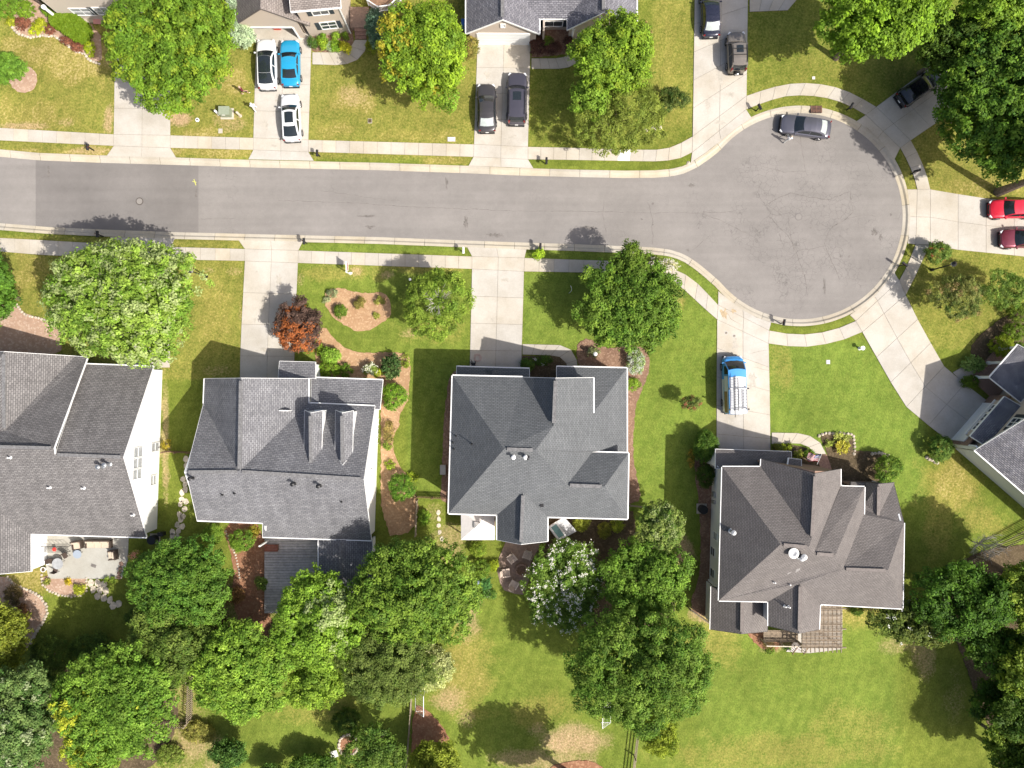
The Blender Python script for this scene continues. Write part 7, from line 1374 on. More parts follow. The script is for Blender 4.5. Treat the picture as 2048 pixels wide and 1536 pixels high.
# fences
def pickets(label, a, b, hgt=1.3, m='brown_wood', gap=.19, pw=.09, group=None):
    t = thing('picket_fence', label, 'fence', a, group); d = (b - a); L = d.length; d.normalize(); q = Vector((-d.y, d.x, 0))
    n = int(L / 2.4) + 1
    for i in range(n + 1): p = a + d * (L * i / n); MB().box(p + Z3 * (hgt / 2), (.1, .1, hgt + .1)).build('post', M[m], t)
    for z in (.3, hgt - .25): MB().bar(a + q * .05 + Z3 * z, b + q * .05 + Z3 * z, .04, .09).build('rail', M[m], t)
    me = MB().box(Vector((0, 0, hgt / 2)), (pw, .02, hgt)).add([(-pw / 2, -.01, hgt), (pw / 2, -.01, hgt), (pw / 2, .01, hgt), (-pw / 2, .01, hgt), (0, -.01, hgt + .07), (0, .01, hgt + .07)], [(0, 1, 4), (3, 5, 2), (0, 4, 5, 3), (1, 2, 5, 4)]).mesh('picket', M[m])
    k = int(L / gap); o = org(t)
    for i in range(k):
        ob = bpy.data.objects.new('picket', me); COL.objects.link(ob); ob.parent = t; ob.location = a + d * (gap * (i + .5)) + q * .09 - o; ob.rotation_euler = (0, 0, math.atan2(d.y, d.x) + random.uniform(-.04, .04)); ORG[ob.name] = o
    return t
pickets('brown picket fence running down between the garden trees', V(388, 1270), V(383, 1437), 1.45, 'wood', gap=.22); pickets('short brown picket fence turning the corner below the trees', V(380, 1442), V(318, 1441), 1.45, 'wood', gap=.22)
pickets('brown picket fence at the right below the bare silver tree', V(2075, 1043), V(1912, 1135), 1.5, 'wood', gap=.24); pickets('small brown picket fence behind the round bed corner shrub', V(834, 993), V(898, 996), 1.15, gap=.17); pickets('brown picket fence between the two grey houses', V(334, 903), V(384, 905), 1.2, gap=.19)
def rails(label, pts, hgt=1.15, m='wood'):
    t = thing('rail_fence', label, 'fence', pts[0]); P_ = [pts[0]]
    for a, b in zip(pts, pts[1:]):
        n = max(1, round((b - a).length / 2.3))
        for i in range(n): P_.append(a.lerp(b, (i + 1) / n))
    for p in P_: MB().box(p + Z3 * (hgt / 2), (.11, .11, hgt + .15)).build('post', M[m], t)
    for a, b in zip(P_, P_[1:]):
        for z in (.3, .7, hgt - .05): MB().bar(a + Z3 * z, b + Z3 * z, .05, .11).build('rail', M[m], t)
rails('three rail fence beside the stepping stones', [V(836, 999), V(833, 1068)]); rails('long rail fence running off the bottom edge by the soccer goal', [V(828, 1330), V(823, 1420), V(812, 1560)]); rails('rail fence below the yellow green evergreen', [V(1285, 1425), V(1274, 1460), V(1262, 1560)]); rails('short rail fence at the back corner of the slate roofed house', [V(1259, 1009), V(1292, 1013)], 1.0); rails('short rail fence at the rear corner of the brown roofed house', [V(1376, 1214), V(1416, 1243)], 1.0)
# soccer goals
def goal():
    t = thing('soccer_goal', 'white tube soccer goal beside the rail fence', 'soccer goal', (0, 0, 0), 'backyard soccer goals'); w2, d, hh = 1.0, .95, 1.25
    for s in (-1, 1):
        MB().tube((0, s * w2, 0), (0, s * w2, hh), .035, n=8).build('post', M['white_pvc'], t, local=True); MB().tube((0, s * w2, .03), (-d, s * w2, .03), .03, n=8).build('side_bar', M['white_pvc'], t, local=True); MB().tube((0, s * w2, hh), (-d, s * w2, .05), .025, n=8).build('brace', M['white_pvc'], t, local=True)
    MB().tube((0, -w2, hh), (0, w2, hh), .035, n=8).build('crossbar', M['white_pvc'], t, local=True); MB().tube((-d, -w2, .03), (-d, w2, .03), .03, n=8).build('ground_bar', M['white_pvc'], t, local=True)
    nt_ = MB()
    for k in range(9): y = -w2 + 2 * w2 * (k + .5) / 9; nt_.bar((0, y, hh), (-d, y, .04), .008)
    for k in range(6): f = (k + .5) / 6; nt_.bar((-d * f, -w2, hh * (1 - f)), (-d * f, w2, hh * (1 - f)), .008)
    n_ = nt_.build('net', M['white_pvc'], t, local=True); n_['kind'] = 'stuff'; return t
g0 = goal(); g0.location = V(850, 1402); copy_tree(g0, V(1202, 1425), math.pi, 'white tube soccer goal under the largest dark tree')
# gazebo
t = thing('gazebo', 'white fabric gazebo tucked behind the slate roofed house', 'gazebo', V(955, 1044)); cs = [G(922, 1014, 2.25), G(989, 1014, 2.25), G(989, 1080, 2.25), G(922, 1080, 2.25)]; ap = sum(cs, Vector((0, 0, 0))) / 4 + Z3 * .95
fab = mat('white_canvas', (.8, .765, .745), .8, var=.04); mb = MB(); mb.add(cs + [ap] + [c - Z3 * .22 for c in cs], [(i, 4, (i + 1) % 4)[::1] for i in range(4)] + [(i, (i + 1) % 4, 5 + (i + 1) % 4, 5 + i) for i in range(4)]); mb.build('canopy', fab, t)
c2 = [ap.lerp(c, .2) + Z3 * .14 for c in cs]; MB().add(c2 + [ap + Z3 * .25], [(i, 4, (i + 1) % 4) for i in range(4)]).build('top_vent', fab, t)
for c in cs: q = c.lerp(ap, .05); MB().box(Vector((q.x, q.y, 1.1)), (.09, .09, 2.2)).build('post', M['brown_wood'], t)
MB().prism([(c.x, c.y) for c in cs], -.05, .06).build('floor', M['pinkmulch'], t)
# hot tub
t = thing('hot_tub', 'hot tub with half its grey cover folded over turquoise water', 'hot tub', V(1124, 1057)); A_, B_, C_, D_ = (G(*p, .9) for p in ((1096, 1054), (1128, 1033), (1153, 1062), (1117, 1082))); m1, m2 = A_.lerp(B_, .54), D_.lerp(C_, .5)
MB().prism([(p.x, p.y) for p in shrink([A_, B_, C_, D_], .06)], 0, .7).build('cabinet', M['brown_wood'], t)
rim = MB(); R_ = [A_, m1, m2, D_]; I_ = shrink(R_, .2)
rim.add([p for p in R_] + [p for p in I_] + [p - Z3 * .12 for p in R_] + [p - Z3 * .25 for p in I_], [(i, (i + 1) % 4, 4 + (i + 1) % 4, 4 + i) for i in range(4)] + [(i, 8 + i, 8 + (i + 1) % 4, (i + 1) % 4) for i in range(4)] + [(4 + i, 4 + (i + 1) % 4, 12 + (i + 1) % 4, 12 + i) for i in range(4)]); rim.build('rim', M['trim'], t)
MB().add([p - Z3 * .1 for p in I_], [(0, 1, 2, 3)]).build('water', mat('tub_water', (.2, .36, .36), .1, var=.25, vscale=3), t)
MB().prism([(p.x, p.y) for p in [m1, B_, C_, m2]], .84, 1.0).build('cover', mat('grey_vinyl_cover', (.5, .51, .53), .5, var=.12, vscale=3), t)
# fire pit terrace
tp = [V(*p) for p in ((1015, 1075), (998, 1115), (994, 1140), (1000, 1165), (1008, 1180), (1028, 1187), (1046, 1189), (1058, 1160), (1062, 1124), (1076, 1099), (1085, 1075))]
mb = MB(); mb.prism([(p.x, p.y) for p in tp], -.05, .055); struct('terrace', mb, mat('brown_pavers', (.27, .195, .155), .9, var=.2, vscale=5, bump=.6, bscale=7), 'brown paved terrace round the fire pit', 'terrace')
c = V(1043, 1139, .055); mb = thing('fire_pit', 'round brown stone fire pit in the middle of the terrace', 'fire pit', c)
for k in range(16):
    a = 2 * math.pi * k / 16
    for lv in (0, 1): MB().box(c + Vector((math.cos(a + lv * .2) * .56, math.sin(a + lv * .2) * .56, .09 + .17 * lv)), (.22, .2, .16), a + lv * .2 + math.pi / 2).build('stone', M['brick'], mb)
MB().lathe(c, [(.46, 0), (.46, .12)], 20).build('ash', M['mulch'], mb)
chm = mat('faded_teak', (.62, .51, .43), .8, var=.15, rnd=.08)
def adirondack():
    t = thing('garden_chair', 'x', 'chair', (0, 0, 0), 'wooden chairs round the fire pit')
    for k in range(5): MB().box((.28 - .13 * k, 0, .4 - .035 * k), (.115, .55, .025), axes=None).build('seat_slat', chm, t, local=True)
    for k in range(5): MB().bar((-.32, -.22 + .11 * k, .28), (-.62, -.24 + .12 * k, .98 + .05 * (2 - abs(k - 2))), .1, .025).build('back_slat', chm, t, local=True)
    for s in (-1, 1):
        MB().box((-.03, s * .36, .58), (.75, .13, .03)).build('armrest', chm, t, local=True); MB().box((.28, s * .33, .29), (.08, .05, .58)).build('leg', chm, t, local=True); MB().bar((.3, s * .29, .36), (-.6, s * .29, .06), .04, .1).build('leg', chm, t, local=True)
    return t
c0 = None
for x, y, lab in ((1025, 1116, 'wooden chair at the upper left of the fire pit'), (1054, 1109, 'wooden chair at the upper right of the fire pit'), (1013, 1143, 'wooden chair at the left of the fire pit by the lime bush'), (1028, 1166, 'wooden chair in the sun below the fire pit')):
    p = V(x, y, .055); d = V(1043, 1139, .055) - p; a = math.atan2(d.y, d.x)
    if c0 is None: c0 = adirondack(); c0['label'] = lab; c0.location = p; c0.rotation_euler = (0, 0, a)
    else: copy_tree(c0, p, a, lab)
t = thing('gazing_ball', 'pale blue glazed ball among the terrace plants', 'garden ball', V(957, 1163)); MB().lathe(V(957, 1163), [(.12, 0), (.1, .25)], 10).build('stand', M['stone'], t); MB().lathe(V(957, 1163, .25), [(.08, 0), (.2, .1), (.25, .25), (.2, .4), (.06, .5)], 16).build('ball', mat('blue_glaze', (.3, .36, .46), .15), t)
t = thing('planter_pot', 'round grey plant pot at the edge of the terrace', 'plant pot', V(975, 1184)); MB().lathe(V(975, 1184), [(.2, 0), (.34, .5), (.37, .55), (.31, .55), (.3, .48)], 18).build('pot', M['slab'], t); MB().lathe(V(975, 1184), [(.3, .3), (.3, .49)], 14).build('soil', M['darkmulch'], t)
# edging stones and stepping stones
def edging(label, pts, step=.3, r=.15, m='palestone', closed=False):
    P_ = pline([V(*p) for p in pts], step); t = thing('bed_edging', label, 'stone edging', P_[0]); rd = random.Random(len(label)); o = org(t)
    ms = [rock_mesh(r, .7, m, random.Random(k)) for k in range(4)]
    for p in P_:
        ob = bpy.data.objects.new('stone', rd.choice(ms)); COL.objects.link(ob); ob.parent = t; ob.location = p - o + Vector((rd.uniform(-.03, .03), rd.uniform(-.03, .03), .05)); ob.rotation_euler = (0, 0, rd.uniform(0, 6)); ob.scale = (rd.uniform(.85, 1.15), rd.uniform(.8, 1.1), 1)
edging('stone edging round the half round flower bed', [(84, 1150), (85, 1168), (97, 1181), (117, 1189), (142, 1193), (162, 1190), (173, 1182), (174, 1156)], .32, .14); edging('pebble edging round the curved rear bed', [(16, 1154), (32, 1172), (58, 1180), (80, 1192), (93, 1210), (95, 1225), (88, 1242), (74, 1262), (62, 1285)], .34, .17)
edging('pale stone edging of the corner house bed', [(26, 56), (31, 62), (42, 70), (61, 76), (85, 71), (110, 73), (122, 80), (134, 90), (152, 103), (171, 108), (176, 117), (184, 123), (199, 128)], .3, .16); edging('stone edging of the planted bed by the flag', [(1638, 872), (1650, 866), (1680, 867), (1706, 869), (1709, 890), (1708, 908)], .36, .17)
edging('row of tan stones behind the round green shrub', [(1744, 908), (1756, 906), (1768, 908), (1777, 912), (1778, 924)], .32, .19); edging('line of small white stones by the deck shrubs', [(452, 1062), (458, 1078), (466, 1096), (472, 1112), (477, 1135), (480, 1155)], .28, .11); edging('short row of stones by the garage side shrub', [(1853, 915), (1864, 921), (1874, 926)], .3, .18)
edging('stone rim of the ring fire pit at the bottom edge', [(697 + 19 * math.cos(a), 1490 + 21 * math.sin(a)) for a in np.linspace(.3, 5.6, 20)], .32, .18); edging('brown stones along the patio edge', [(243, 1128), (241, 1137), (239, 1146), (238, 1154)], .42, .24, 'brick'); edging('border stones at the front bed of the first grey house', [(34, 608), (45, 626), (58, 632), (75, 636), (95, 642)], .32, .14)
mb = MB(); mb.lathe(V(697, 1490), [(.85, 0), (.85, .05)], 20); struct('flower_bed', mb, M['redmulch'], 'rust coloured mulch inside the stone ring', 'flower bed')
def steps(label, pts, r=.24):
    t = thing('stepping_stones', label, 'stepping stones', V(*pts[0])); o = org(t); rd = random.Random(9)
    for x, y in pts:
        c = V(x, y); n = 7; a0 = rd.uniform(0, 6); q = [c + Vector((math.cos(a0 + 6.283 * i / n) * r * rd.uniform(.75, 1.25), math.sin(a0 + 6.283 * i / n) * r * 1.25 * rd.uniform(.75, 1.2), 0)) for i in range(n)]
        mb = MB(); mb.prism([(p.x, p.y) for p in q], -.03, .05); mb.build('stone', M['stone'], t)
steps('flagstone path curving between the two grey houses', [(372, 918), (373, 932), (367, 958), (370, 968), (371, 980), (364, 986), (364, 998), (372, 1003), (361, 1008), (369, 1018), (359, 1029), (366, 1033), (361, 1040), (355, 1050), (364, 1053), (357, 1062), (346, 1064), (345, 1073), (355, 1074), (341, 1083), (351, 1085), (345, 1095), (331, 1101), (326, 1115)], .27); steps('round stepping stones beside the rail fence', [(877, 1025), (878, 1038), (878, 1051), (879, 1064), (884, 1078)], .21)
steps('flagstones leading from the patio into the garden', [(182, 1166), (196, 1166), (209, 1168), (186, 1178), (200, 1180), (212, 1182), (196, 1192), (208, 1196), (220, 1200), (226, 1211), (238, 1208)], .33)
# patio of the first grey house
pt_ = [V(*p) for p in ((88, 1058), (258, 1062), (256, 1120), (244, 1157), (98, 1157), (92, 1128), (88, 1128))]; mb = MB(); mb.prism([(p.x, p.y) for p in pt_], -.05, .07); struct('terrace', mb, concrete('patio_concrete', (.45, .44, .4), .02), 'pale concrete patio behind the first grey house', 'terrace')
cush = mat('beige_cushion', (.55, .46, .36), .9, var=.06); wick = mat('dark_wicker', (.07, .05, .04), .8)
def sofa(label, x, y, wd, rz, n, name='patio_sofa', cat='sofa'):
    t = thing(name, label, cat, V(x, y, .07), rz=rz); ORG[t.name] = Vector((0, 0, 0)); MB().box((0, 0, .18), (wd, .8, .3)).build('base', wick, t, local=True); MB().box((0, .36, .48), (wd, .12, .6)).build('backrest', wick, t, local=True)
    for s in (-1, 1): MB().box((s * (wd / 2 - .06), 0, .42), (.12, .8, .3)).build('armrest', wick, t, local=True)
    for k in range(n): w_ = (wd - .26) / n; x_ = -wd / 2 + .13 + w_ * (k + .5); MB().box((x_, -.05, .4), (w_ - .03, .62, .14)).build('cushion', cush, t, local=True); MB().box((x_, .24, .62), (w_ - .05, .14, .34)).build('back_cushion', cush, t, local=True)
sofa('long beige cushioned sofa under the eave on the patio', 202, 1086, 2.5, 0, 3); sofa('beige cushioned armchair at the right of the patio', 230, 1108, .95, -1.45, 1, 'patio_armchair', 'armchair'); sofa('round backed beige chair at the left end of the sofa', 160, 1088, .95, .15, 1, 'patio_armchair', 'armchair')
def rtable(label, x, y, r, m, h=.62):
    t = thing('patio_table', label, 'table', V(x, y, .07)); MB().lathe(V(x, y, .07 + h), [(r, 0), (r, .03)], 24).build('tabletop', m, t)
    for k in range(4): a = k * math.pi / 2 + .4; MB().tube(V(x, y, .07) + Vector((math.cos(a) * r * .7, math.sin(a) * r * .7, 0)), V(x, y, .07) + Vector((math.cos(a) * r * .6, math.sin(a) * r * .6, h)), .02, n=6).build('leg', M['dark_metal'], t)
rtable('round pale glass table in front of the sofa', 161, 1106, .42, mat('pale_table_glass', (.33, .38, .45), .25), .45); rtable('round grey table at the left of the patio', 124, 1124, .55, M['blind'])
def pchair(label, x, y, rz):
    t = thing('patio_chair', label, 'chair', V(x, y, .07), 'dark metal chairs at the grey table', rz); ORG[t.name] = Vector((0, 0, 0)); MB().box((0, 0, .42), (.48, .48, .04)).build('seat', wick, t, local=True); MB().box((0, .24, .7), (.46, .04, .5)).build('backrest', wick, t, local=True)
    for a in (-1, 1):
        for b in (-1, 1): MB().box((a * .21, b * .21, .2), (.035, .035, .42)).build('leg', M['dark_metal'], t, local=True)
pchair('dark chair above the round grey table', 136, 1109, .6); pchair('dark chair below the round grey table', 117, 1137, 2.9); pchair('dark chair at the left of the round grey table', 108, 1120, 1.5)
t = thing('garden_bench', 'black metal bench frame with a red cushion beside the white wall', 'bench', V(118, 1097, .07)); o = V(118, 1097, .07)
for k in range(6): MB().bar(o + Vector((-1.25, -.25 + .1 * k, .45)), o + Vector((1.25, -.25 + .1 * k, .45)), .03, .03).build('slat', M['dark_metal'], t)
for k in range(7): MB().bar(o + Vector((-1.2 + .4 * k, .3, .45)), o + Vector((-1.2 + .4 * k, .42, .95)), .03, .03).build('back_slat', M['dark_metal'], t)
MB().bar(o + Vector((-1.25, .42, .95)), o + Vector((1.25, .42, .95)), .04, .04).build('top_rail', M['dark_metal'], t)
for a in (-1.2, 1.2):
    for b in (-.25, .3): MB().box(o + Vector((a, b, .22)), (.04, .04, .45)).build('leg', M['dark_metal'], t)
t = thing('cushion', 'small red cushion lying on the black bench', 'cushion', V(116, 1096, .53)); MB().lathe(V(116, 1096, .53), [(.15, 0), (.21, .06), (.15, .12), (.02, .13)], 12).build('cover', mat('red_fabric', (.6, .04, .03), .8), t)
t = thing('doormat', 'small dark mat lying in the middle of the patio', 'doormat', V(188, 1131, .07)); MB().box(V(188, 1131, .085), (.52, .3, .03), -.35).build('mat', M['asphalt_dark'], t); MB().box(V(188, 1131, .088), (.44, .22, .03), -.35).build('inlay', M['stain'], t)
for x, y, lab in ((101, 1122, 'white plant pot beside the round grey table'), (92, 1137, 'white pot at the lower left of the patio')):
    t = thing('planter_pot', lab, 'plant pot', V(x, y, .05)); MB().lathe(V(x, y, .05), [(.15, 0), (.24, .38), (.26, .42), (.2, .42), (.19, .36)], 16).build('pot', M['trim'], t); MB().lathe(V(x, y, .05), [(.19, .2), (.19, .37)], 12).build('soil', M['darkmulch'], t)
def aircon(label, x, y):
    t = thing('air_conditioner', label, 'air conditioner', V(x, y)); MB().box(V(x, y, .05), (1.0, 1.0, .1)).build('pad', M['slab'], t); MB().lathe(V(x, y, .1), [(.42, 0), (.44, .75), (.4, .8), (.34, .8)], 24).build('casing', M['dark_metal'], t)
    MB().lathe(V(x, y, .1), [(.34, .6), (.34, .74)], 20).build('fan_guard', M['joint'], t); mb = MB()
    for k in range(3): a = k * 2.094; mb.bar(V(x, y, .87), V(x, y, .87) + Vector((math.cos(a) * .34, math.sin(a) * .34, 0)), .14, .02)
    mb.build('fan', M['grey_metal'], t)
aircon('black round air conditioner at the rear corner of the white gable wall', 311, 1077); aircon('dark round air conditioner beside the brown roofed house', 1403, 1017)
t = thing('cable_box', 'black cable box on the corner beside the air conditioner', 'utility box', V(327, 1066)); MB().box(V(327, 1066, .35), (.5, .35, .7)).build('cabinet', M['dark_metal'], t); MB().box(V(327, 1066, .71), (.54, .39, .04)).build('lid', M['black_trim'], t)
t = thing('bench', 'red brown slatted bench at the corner of the deck', 'bench', V(548, 1093, .45)); o = V(548, 1092, .45)
for k in range(4): MB().box(o + Vector((0, -.27 + .18 * k, .42)), (1.35, .15, .05)).build('slat', mat('mahogany', (.25, .085, .05), .6, var=.2) if k == 0 else bpy.data.materials['mahogany'], t)
for a in (-.6, .6): MB().box(o + Vector((a, 0, .2)), (.08, .6, .4)).build('leg', M['brown_wood'], t)
# lawn chair at the bottom
t = thing('lawn_chair', 'white webbed lawn chair beside the stone fire ring', 'chair', V(672, 1504), rz=.35); ORG[t.name] = Vector((0, 0, 0))
for k in range(6): MB().box((0, -.27 + .11 * k, .42), (.55, .08, .02)).build('strap', M['trim'], t, local=True)
for k in range(5): MB().bar((-.25 + .125 * k, .32, .42), (-.25 + .125 * k, .55, .95), .08, .02).build('back_strap', M['trim'], t, local=True)
for s in (-1, 1): MB().tube((s * .3, -.32, 0), (s * .3, -.3, .62), .02, n=6).build('leg', M['grey_metal'], t, local=True); MB().tube((s * .3, .3, 0), (s * .3, .56, 1.0), .02, n=6).build('leg', M['grey_metal'], t, local=True); MB().tube((s * .3, -.3, .62), (s * .3, .42, .64), .025, n=6).build('armrest', M['trim'], t, local=True)
# pergola behind the brown roofed house
M['reed'] = mat('brown_pergola_wood', (.2, .155, .11), .9, var=.3, vscale=4, rnd=.3)
t = thing('pergola', 'weathered timber pergola roofed with thin slats', 'pergola', V(1640, 1255)); zt = 2.5; pg = lambda x, y, z: G(x, y, z)
for x, y in ((1608, 1216), (1680, 1216), (1608, 1294), (1680, 1294)): q = pg(x, y, zt); MB().box(Vector((q.x, q.y, zt / 2)), (.14, .14, zt)).build('post', M['wood'], t)
for y in (1217, 1258, 1295): MB().bar(pg(1600, y, zt), pg(1692, y, zt), .08, .18).build('beam', M['wood'], t)
for k in range(10): x = 1604 + k * 8.7; MB().bar(pg(x, 1209, zt + .16), pg(x, 1305, zt + .16), .06, .14).build('rafter', M['wood'], t)
for k in range(42): y = 1213 + k * 2.0; x0 = 1603 + random.uniform(-1.5, 1.5); mb = MB(); mb.bar(pg(x0, y, zt + .26), pg(1684 + random.uniform(-1.5, 1.5), y + random.uniform(-.7, .7), zt + .26), .072, .03); mb.build('slat', M['reed'], t)
ld = MB(); ld.prism([tuple(V(*p).xy) for p in ((1600, 1205), (1684, 1210), (1684, 1298), (1618, 1306), (1572, 1303), (1578, 1294), (1598, 1262))], -.05, .06); struct('terrace', ld, M['drive'], 'concrete landing under the pergola', 'terrace')
# rear steps and railing
t = thing('porch_deck', 'small raised back deck with dark balusters and a pale top rail', 'deck', V(1552, 1268)); 
for k in range(7): y = 1255 + k * 3.4; MB().bar(V(1520, y, 1.0), V(1588, y, 1.0), .155, .04).build('plank', M['reed'], t)
for x in (1521, 1552, 1587): MB().box(V(x, 1277, 1.0), (.1, .1, 2.0)).build('post', M['wood'], t)
MB().bar(V(1519, 1277.5, 1.98), V(1589, 1279, 1.98), .09, .05).build('top_rail', M['palestone'], t)
for k in range(24): MB().box(V(1522 + k * 2.7, 1277.6, 1.5), (.04, .04, .9)).build('baluster', M['brown_wood'], t)
for k in range(5): a = V(1581 - k * .6, 1281 + k * 4.2, .9 - .18 * k); MB().box(a + Vector((.45, 0, 0)), (1.1, .26, .05)).build('stair_tread', M['grey_wood'], t)
for s in (0, 1.1): a, b = V(1580, 1280, 1.9), V(1577, 1301, 1.0); MB().bar(a + Vector((s, 0, 0)), b + Vector((s, 0, 0)), .07, .07).build('handrail', M['brown_wood'], t); [MB().box(a.lerp(b, (k + .5) / 5) + Vector((s, 0, -.42)), (.04, .04, .8)).build('baluster', M['brown_wood'], t) for k in range(5)]
# brick walk and flag at the brown roofed house
mb = MB(); mb.prism([tuple(V(*p).xy) for p in ((1630, 909), (1653, 909), (1664, 942), (1664, 962), (1605, 962), (1605, 936), (1640, 934))], -.05, .09); struct('path', mb, bpy.data.materials['step_brick'], 'red brown brick path to the front door below the flag', 'path')
t = thing('flag', 'striped flag with a blue star field hanging from a slanted white pole', 'flag', V(1630, 935)); f0, f1 = G(1634, 929, 2.0), G(1643, 909, 2.75); d = f1 - f0; MB().tube(f0, f1 + d * .06, .022, n=8).build('pole', M['trim'], t)
FR, FW, FB = mat('flag_red', (.45, .03, .05), .8), mat('flag_white', (.75, .74, .74), .8), mat('flag_blue', (.03, .045, .2), .8)
NU, NV = 16, 13; fb_ = MB(); vs = []
for i in range(NU + 1):
    for j in range(NV + 1):
        u, v_ = i / NU, j / NV; p = f0.lerp(f1, .25 + .72 * v_); vs.append(p + Vector((-1.0 * u + .05 * math.sin(u * 9), .08 * math.sin(u * 7 + v_ * 2) + .1 * u, -.5 * u + .06 * math.sin(u * 8 + v_ * 3))))
for i in range(NU):
    for j in range(NV):
        mi = 2 if (i < 7 and j >= 6) else (0 if j % 2 == 0 else 1); fb_.f.append([i * (NV + 1) + j, (i + 1) * (NV + 1) + j, (i + 1) * (NV + 1) + j + 1, i * (NV + 1) + j + 1]); fb_.m.append(mi)
fb_.v = [tuple(v_) for v_ in vs]; cl = fb_.build('cloth', [FR, FW, FB], t); st = MB()
for i in range(6):
    for j in range(5): p = Vector(vs[(i + 1) * (NV + 1) + 7 + j]) + Z3 * .012; st.box(p, (.035, .035, .006))
s_ = st.build('stars', FW, cl); s_['kind'] = 'stuff'
# hose by the drive of the slate roofed house
t = thing('garden_hose', 'coiled pinkish hose on the drive by the slate roofed house', 'hose', V(955, 716, ZS)); mb = MB()
for k in range(36): a, b = k * .42, (k + 1) * .42; mb.tube(V(955, 716, ZS + .02) + Vector((math.cos(a) * (.22 + k * .006), math.sin(a) * (.22 + k * .006), 0)), V(955, 716, ZS + .02) + Vector((math.cos(b) * (.22 + k * .006), math.sin(b) * (.22 + k * .006), 0)), .015, n=5)
mb.build('coil', mat('pink_hose', (.55, .28, .25), .5), t)
t = thing('hand_truck', 'dark wheeled cart leaning at the garage of the slate roofed house', 'cart', V(945, 725, ZS)); o = V(945, 725, ZS); MB().bar(o + Vector((-.1, .25, 1.1)), o + Vector((.1, -.1, .1)), .05, .05).build('handle', M['dark_metal'], t); MB().box(o + Vector((.1, -.2, .1)), (.4, .3, .04)).build('plate', M['dark_metal'], t); [MB().tube(o + Vector((s - .03, -.02, .14)), o + Vector((s + .03, -.02, .14)), .13, n=14).build('wheel', M['tyre'], t) for s in (-.12, .3)]
t = thing('storage_crate', 'pale crate against the shaded side of the slate roofed house', 'crate', V(887, 938)); MB().box(V(887, 938, .35), (.5, .9, .7)).build('body', M['pinkmulch'], t); MB().box(V(887, 938, .72), (.55, .95, .05)).build('lid', M['slab'], t)
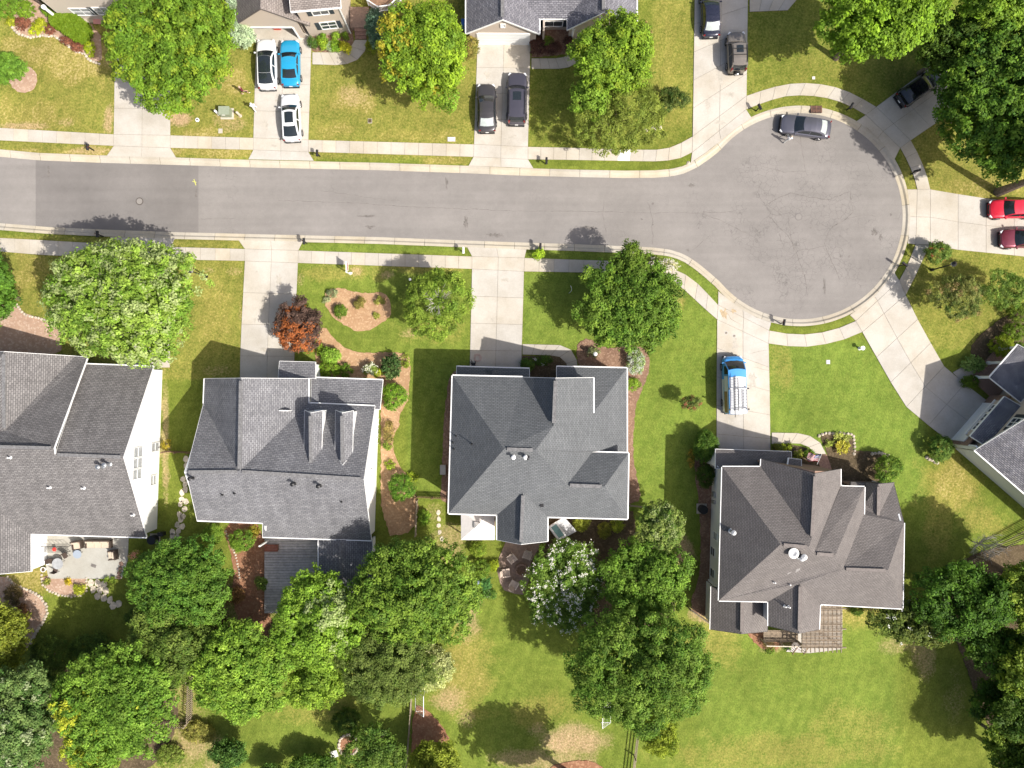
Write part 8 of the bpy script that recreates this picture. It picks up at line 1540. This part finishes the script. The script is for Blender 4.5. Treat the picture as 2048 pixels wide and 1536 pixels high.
# ------------------------------------------------------------------ people
def person(label, px, py, head, shirt, legs, shoes, hair, stride=.3, arm=(.25, -.2), z=0.0, shorts=False):
    root = thing('person', label, 'person', V(px, py, z), rz=R(head)); ORG[root.name] = Vector((0, 0, 0))
    J = []; E = []; Rr = []
    def j(p, r, par=None):
        J.append(p); Rr.append(r if isinstance(r, tuple) else (r, r))
        if par is not None: E.append((par, len(J) - 1))
        return len(J) - 1
    pel = j((0, 0, .95), (.15, .12)); ab = j((0, 0, 1.1), (.145, .105), pel); ch = j((0.01, 0, 1.3), (.17, .115), ab); nk = j((0, 0, 1.47), .055, ch); hd = j((.02, 0, 1.58), (.075, .09), nk); tp = j((.015, 0, 1.7), (.07, .085), hd)
    for s, st in ((-1, stride), (1, -stride * .8)):
        hp = j((0, s * .1, .9), .095, pel); kn = j((st * .5 + .03, s * .11, .5), .06, hp); an = j((st * .8 - .02, s * .11, .09), .04, kn); ft = j((st * .8 + .14, s * .12, .04), (.045, .035), an)
    for s, ar in ((-1, arm[0]), (1, arm[1])):
        sh = j((0, s * .2, 1.4), .06, ch); el = j((ar * .3 - .03, s * .26, 1.13), .042, sh); wr = j((ar + .05, s * .27, .9), .03, el); pm = j((ar + .08, s * .27, .82), (.03, .018), wr)
        for k, ln in enumerate((.07, .085, .08, .06)):
            k0 = j((ar + .095 + .012 * (k - 1.5), s * .27, .79 - .0), .0095, pm); k1 = j((ar + .1 + .02 * (k - 1.5), s * .262, .79 - ln * .55), .009, k0); j((ar + .092 + .022 * (k - 1.5), s * .25, .79 - ln), .008, k1)
        t0 = j((ar + .115, s * .25, .84), .011, pm); j((ar + .14, s * .235, .79), .009, t0)
    me = bpy.data.meshes.new('body'); me.from_pydata(J, E, []); ob = bpy.data.objects.new('body', me); COL.objects.link(ob)
    md = ob.modifiers.new('s', 'SKIN'); md.use_smooth_shade = True; sk = me.skin_vertices[0].data
    for i, r in enumerate(Rr): sk[i].radius = r
    sk[0].use_root = True
    sb = ob.modifiers.new('u', 'SUBSURF'); sb.levels = 1; sb.render_levels = 1
    dg = bpy.context.evaluated_depsgraph_get(); m2 = bpy.data.meshes.new_from_object(ob.evaluated_get(dg)); ob.modifiers.clear(); ob.data = m2; m2.name = 'body'
    skin = mat('skin', (.5, .3, .22), .6); m2.materials.clear()
    for m_ in (skin, shirt, legs, shoes): m2.materials.append(m_)
    for p in m2.polygons:
        c = p.center; mi = 0
        if c.z < .085: mi = 3
        elif c.z < .98 and abs(c.y) < .21 and not (shorts and c.z < .45): mi = 2
        elif .98 <= c.z < 1.46 and (abs(c.y) < .22 or c.z > 1.17): mi = 1
        p.material_index = mi
    ob.parent = root
    hb = MB(); hb.lathe((0, 0, 1.63), [(.095, 0), (.1, .05), (.085, .1), (.045, .14), (.01, .15)], 14); hb.build('hair', hair, root, local=True)
    f = MB(); f.box((.105, 0, 1.6), (.035, .025, .045)); [f.box((.098, s * .032, 1.635), (.012, .022, .012)) for s in (-1, 1)]; f.box((.097, 0, 1.555), (.012, .045, .01)); fc = f.build('face', skin, root, local=True); fc['kind'] = 'stuff'
    for s in (-1, 1): MB().box((0, s * .085, 1.61), (.04, .02, .06)).build('ear', skin, root, local=True)
    return root
wsh = mat('white_shirt', (.82, .82, .82), .9); dk = mat('dark_hair', (.03, .022, .018), .8)
person('person in a white shirt and pale trousers beside the steel grey sedan', 1571, 284, 70, wsh, mat('pale_trousers', (.6, .6, .58), .9), M['trim'], mat('fair_hair', (.5, .42, .33), .8), .25, (.3, .1), ZROAD + .006)
person('person in white clothes at the edge of the white cars drive', 514, 221, 110, wsh, mat('white_trousers', (.75, .75, .73), .9), M['trim'], mat('white_cap', (.8, .8, .78), .9), .3, (.1, .2), ZS)
person('person in a dark red shirt walking on the lawn towards the drive', 491, 188, 30, mat('dark_red_shirt', (.14, .02, .035), .9), mat('black_shorts', (.012, .012, .014), .9), M['trim'], mat('bald_skin', (.55, .36, .28), .6), .45, (.35, -.25), .02, True)
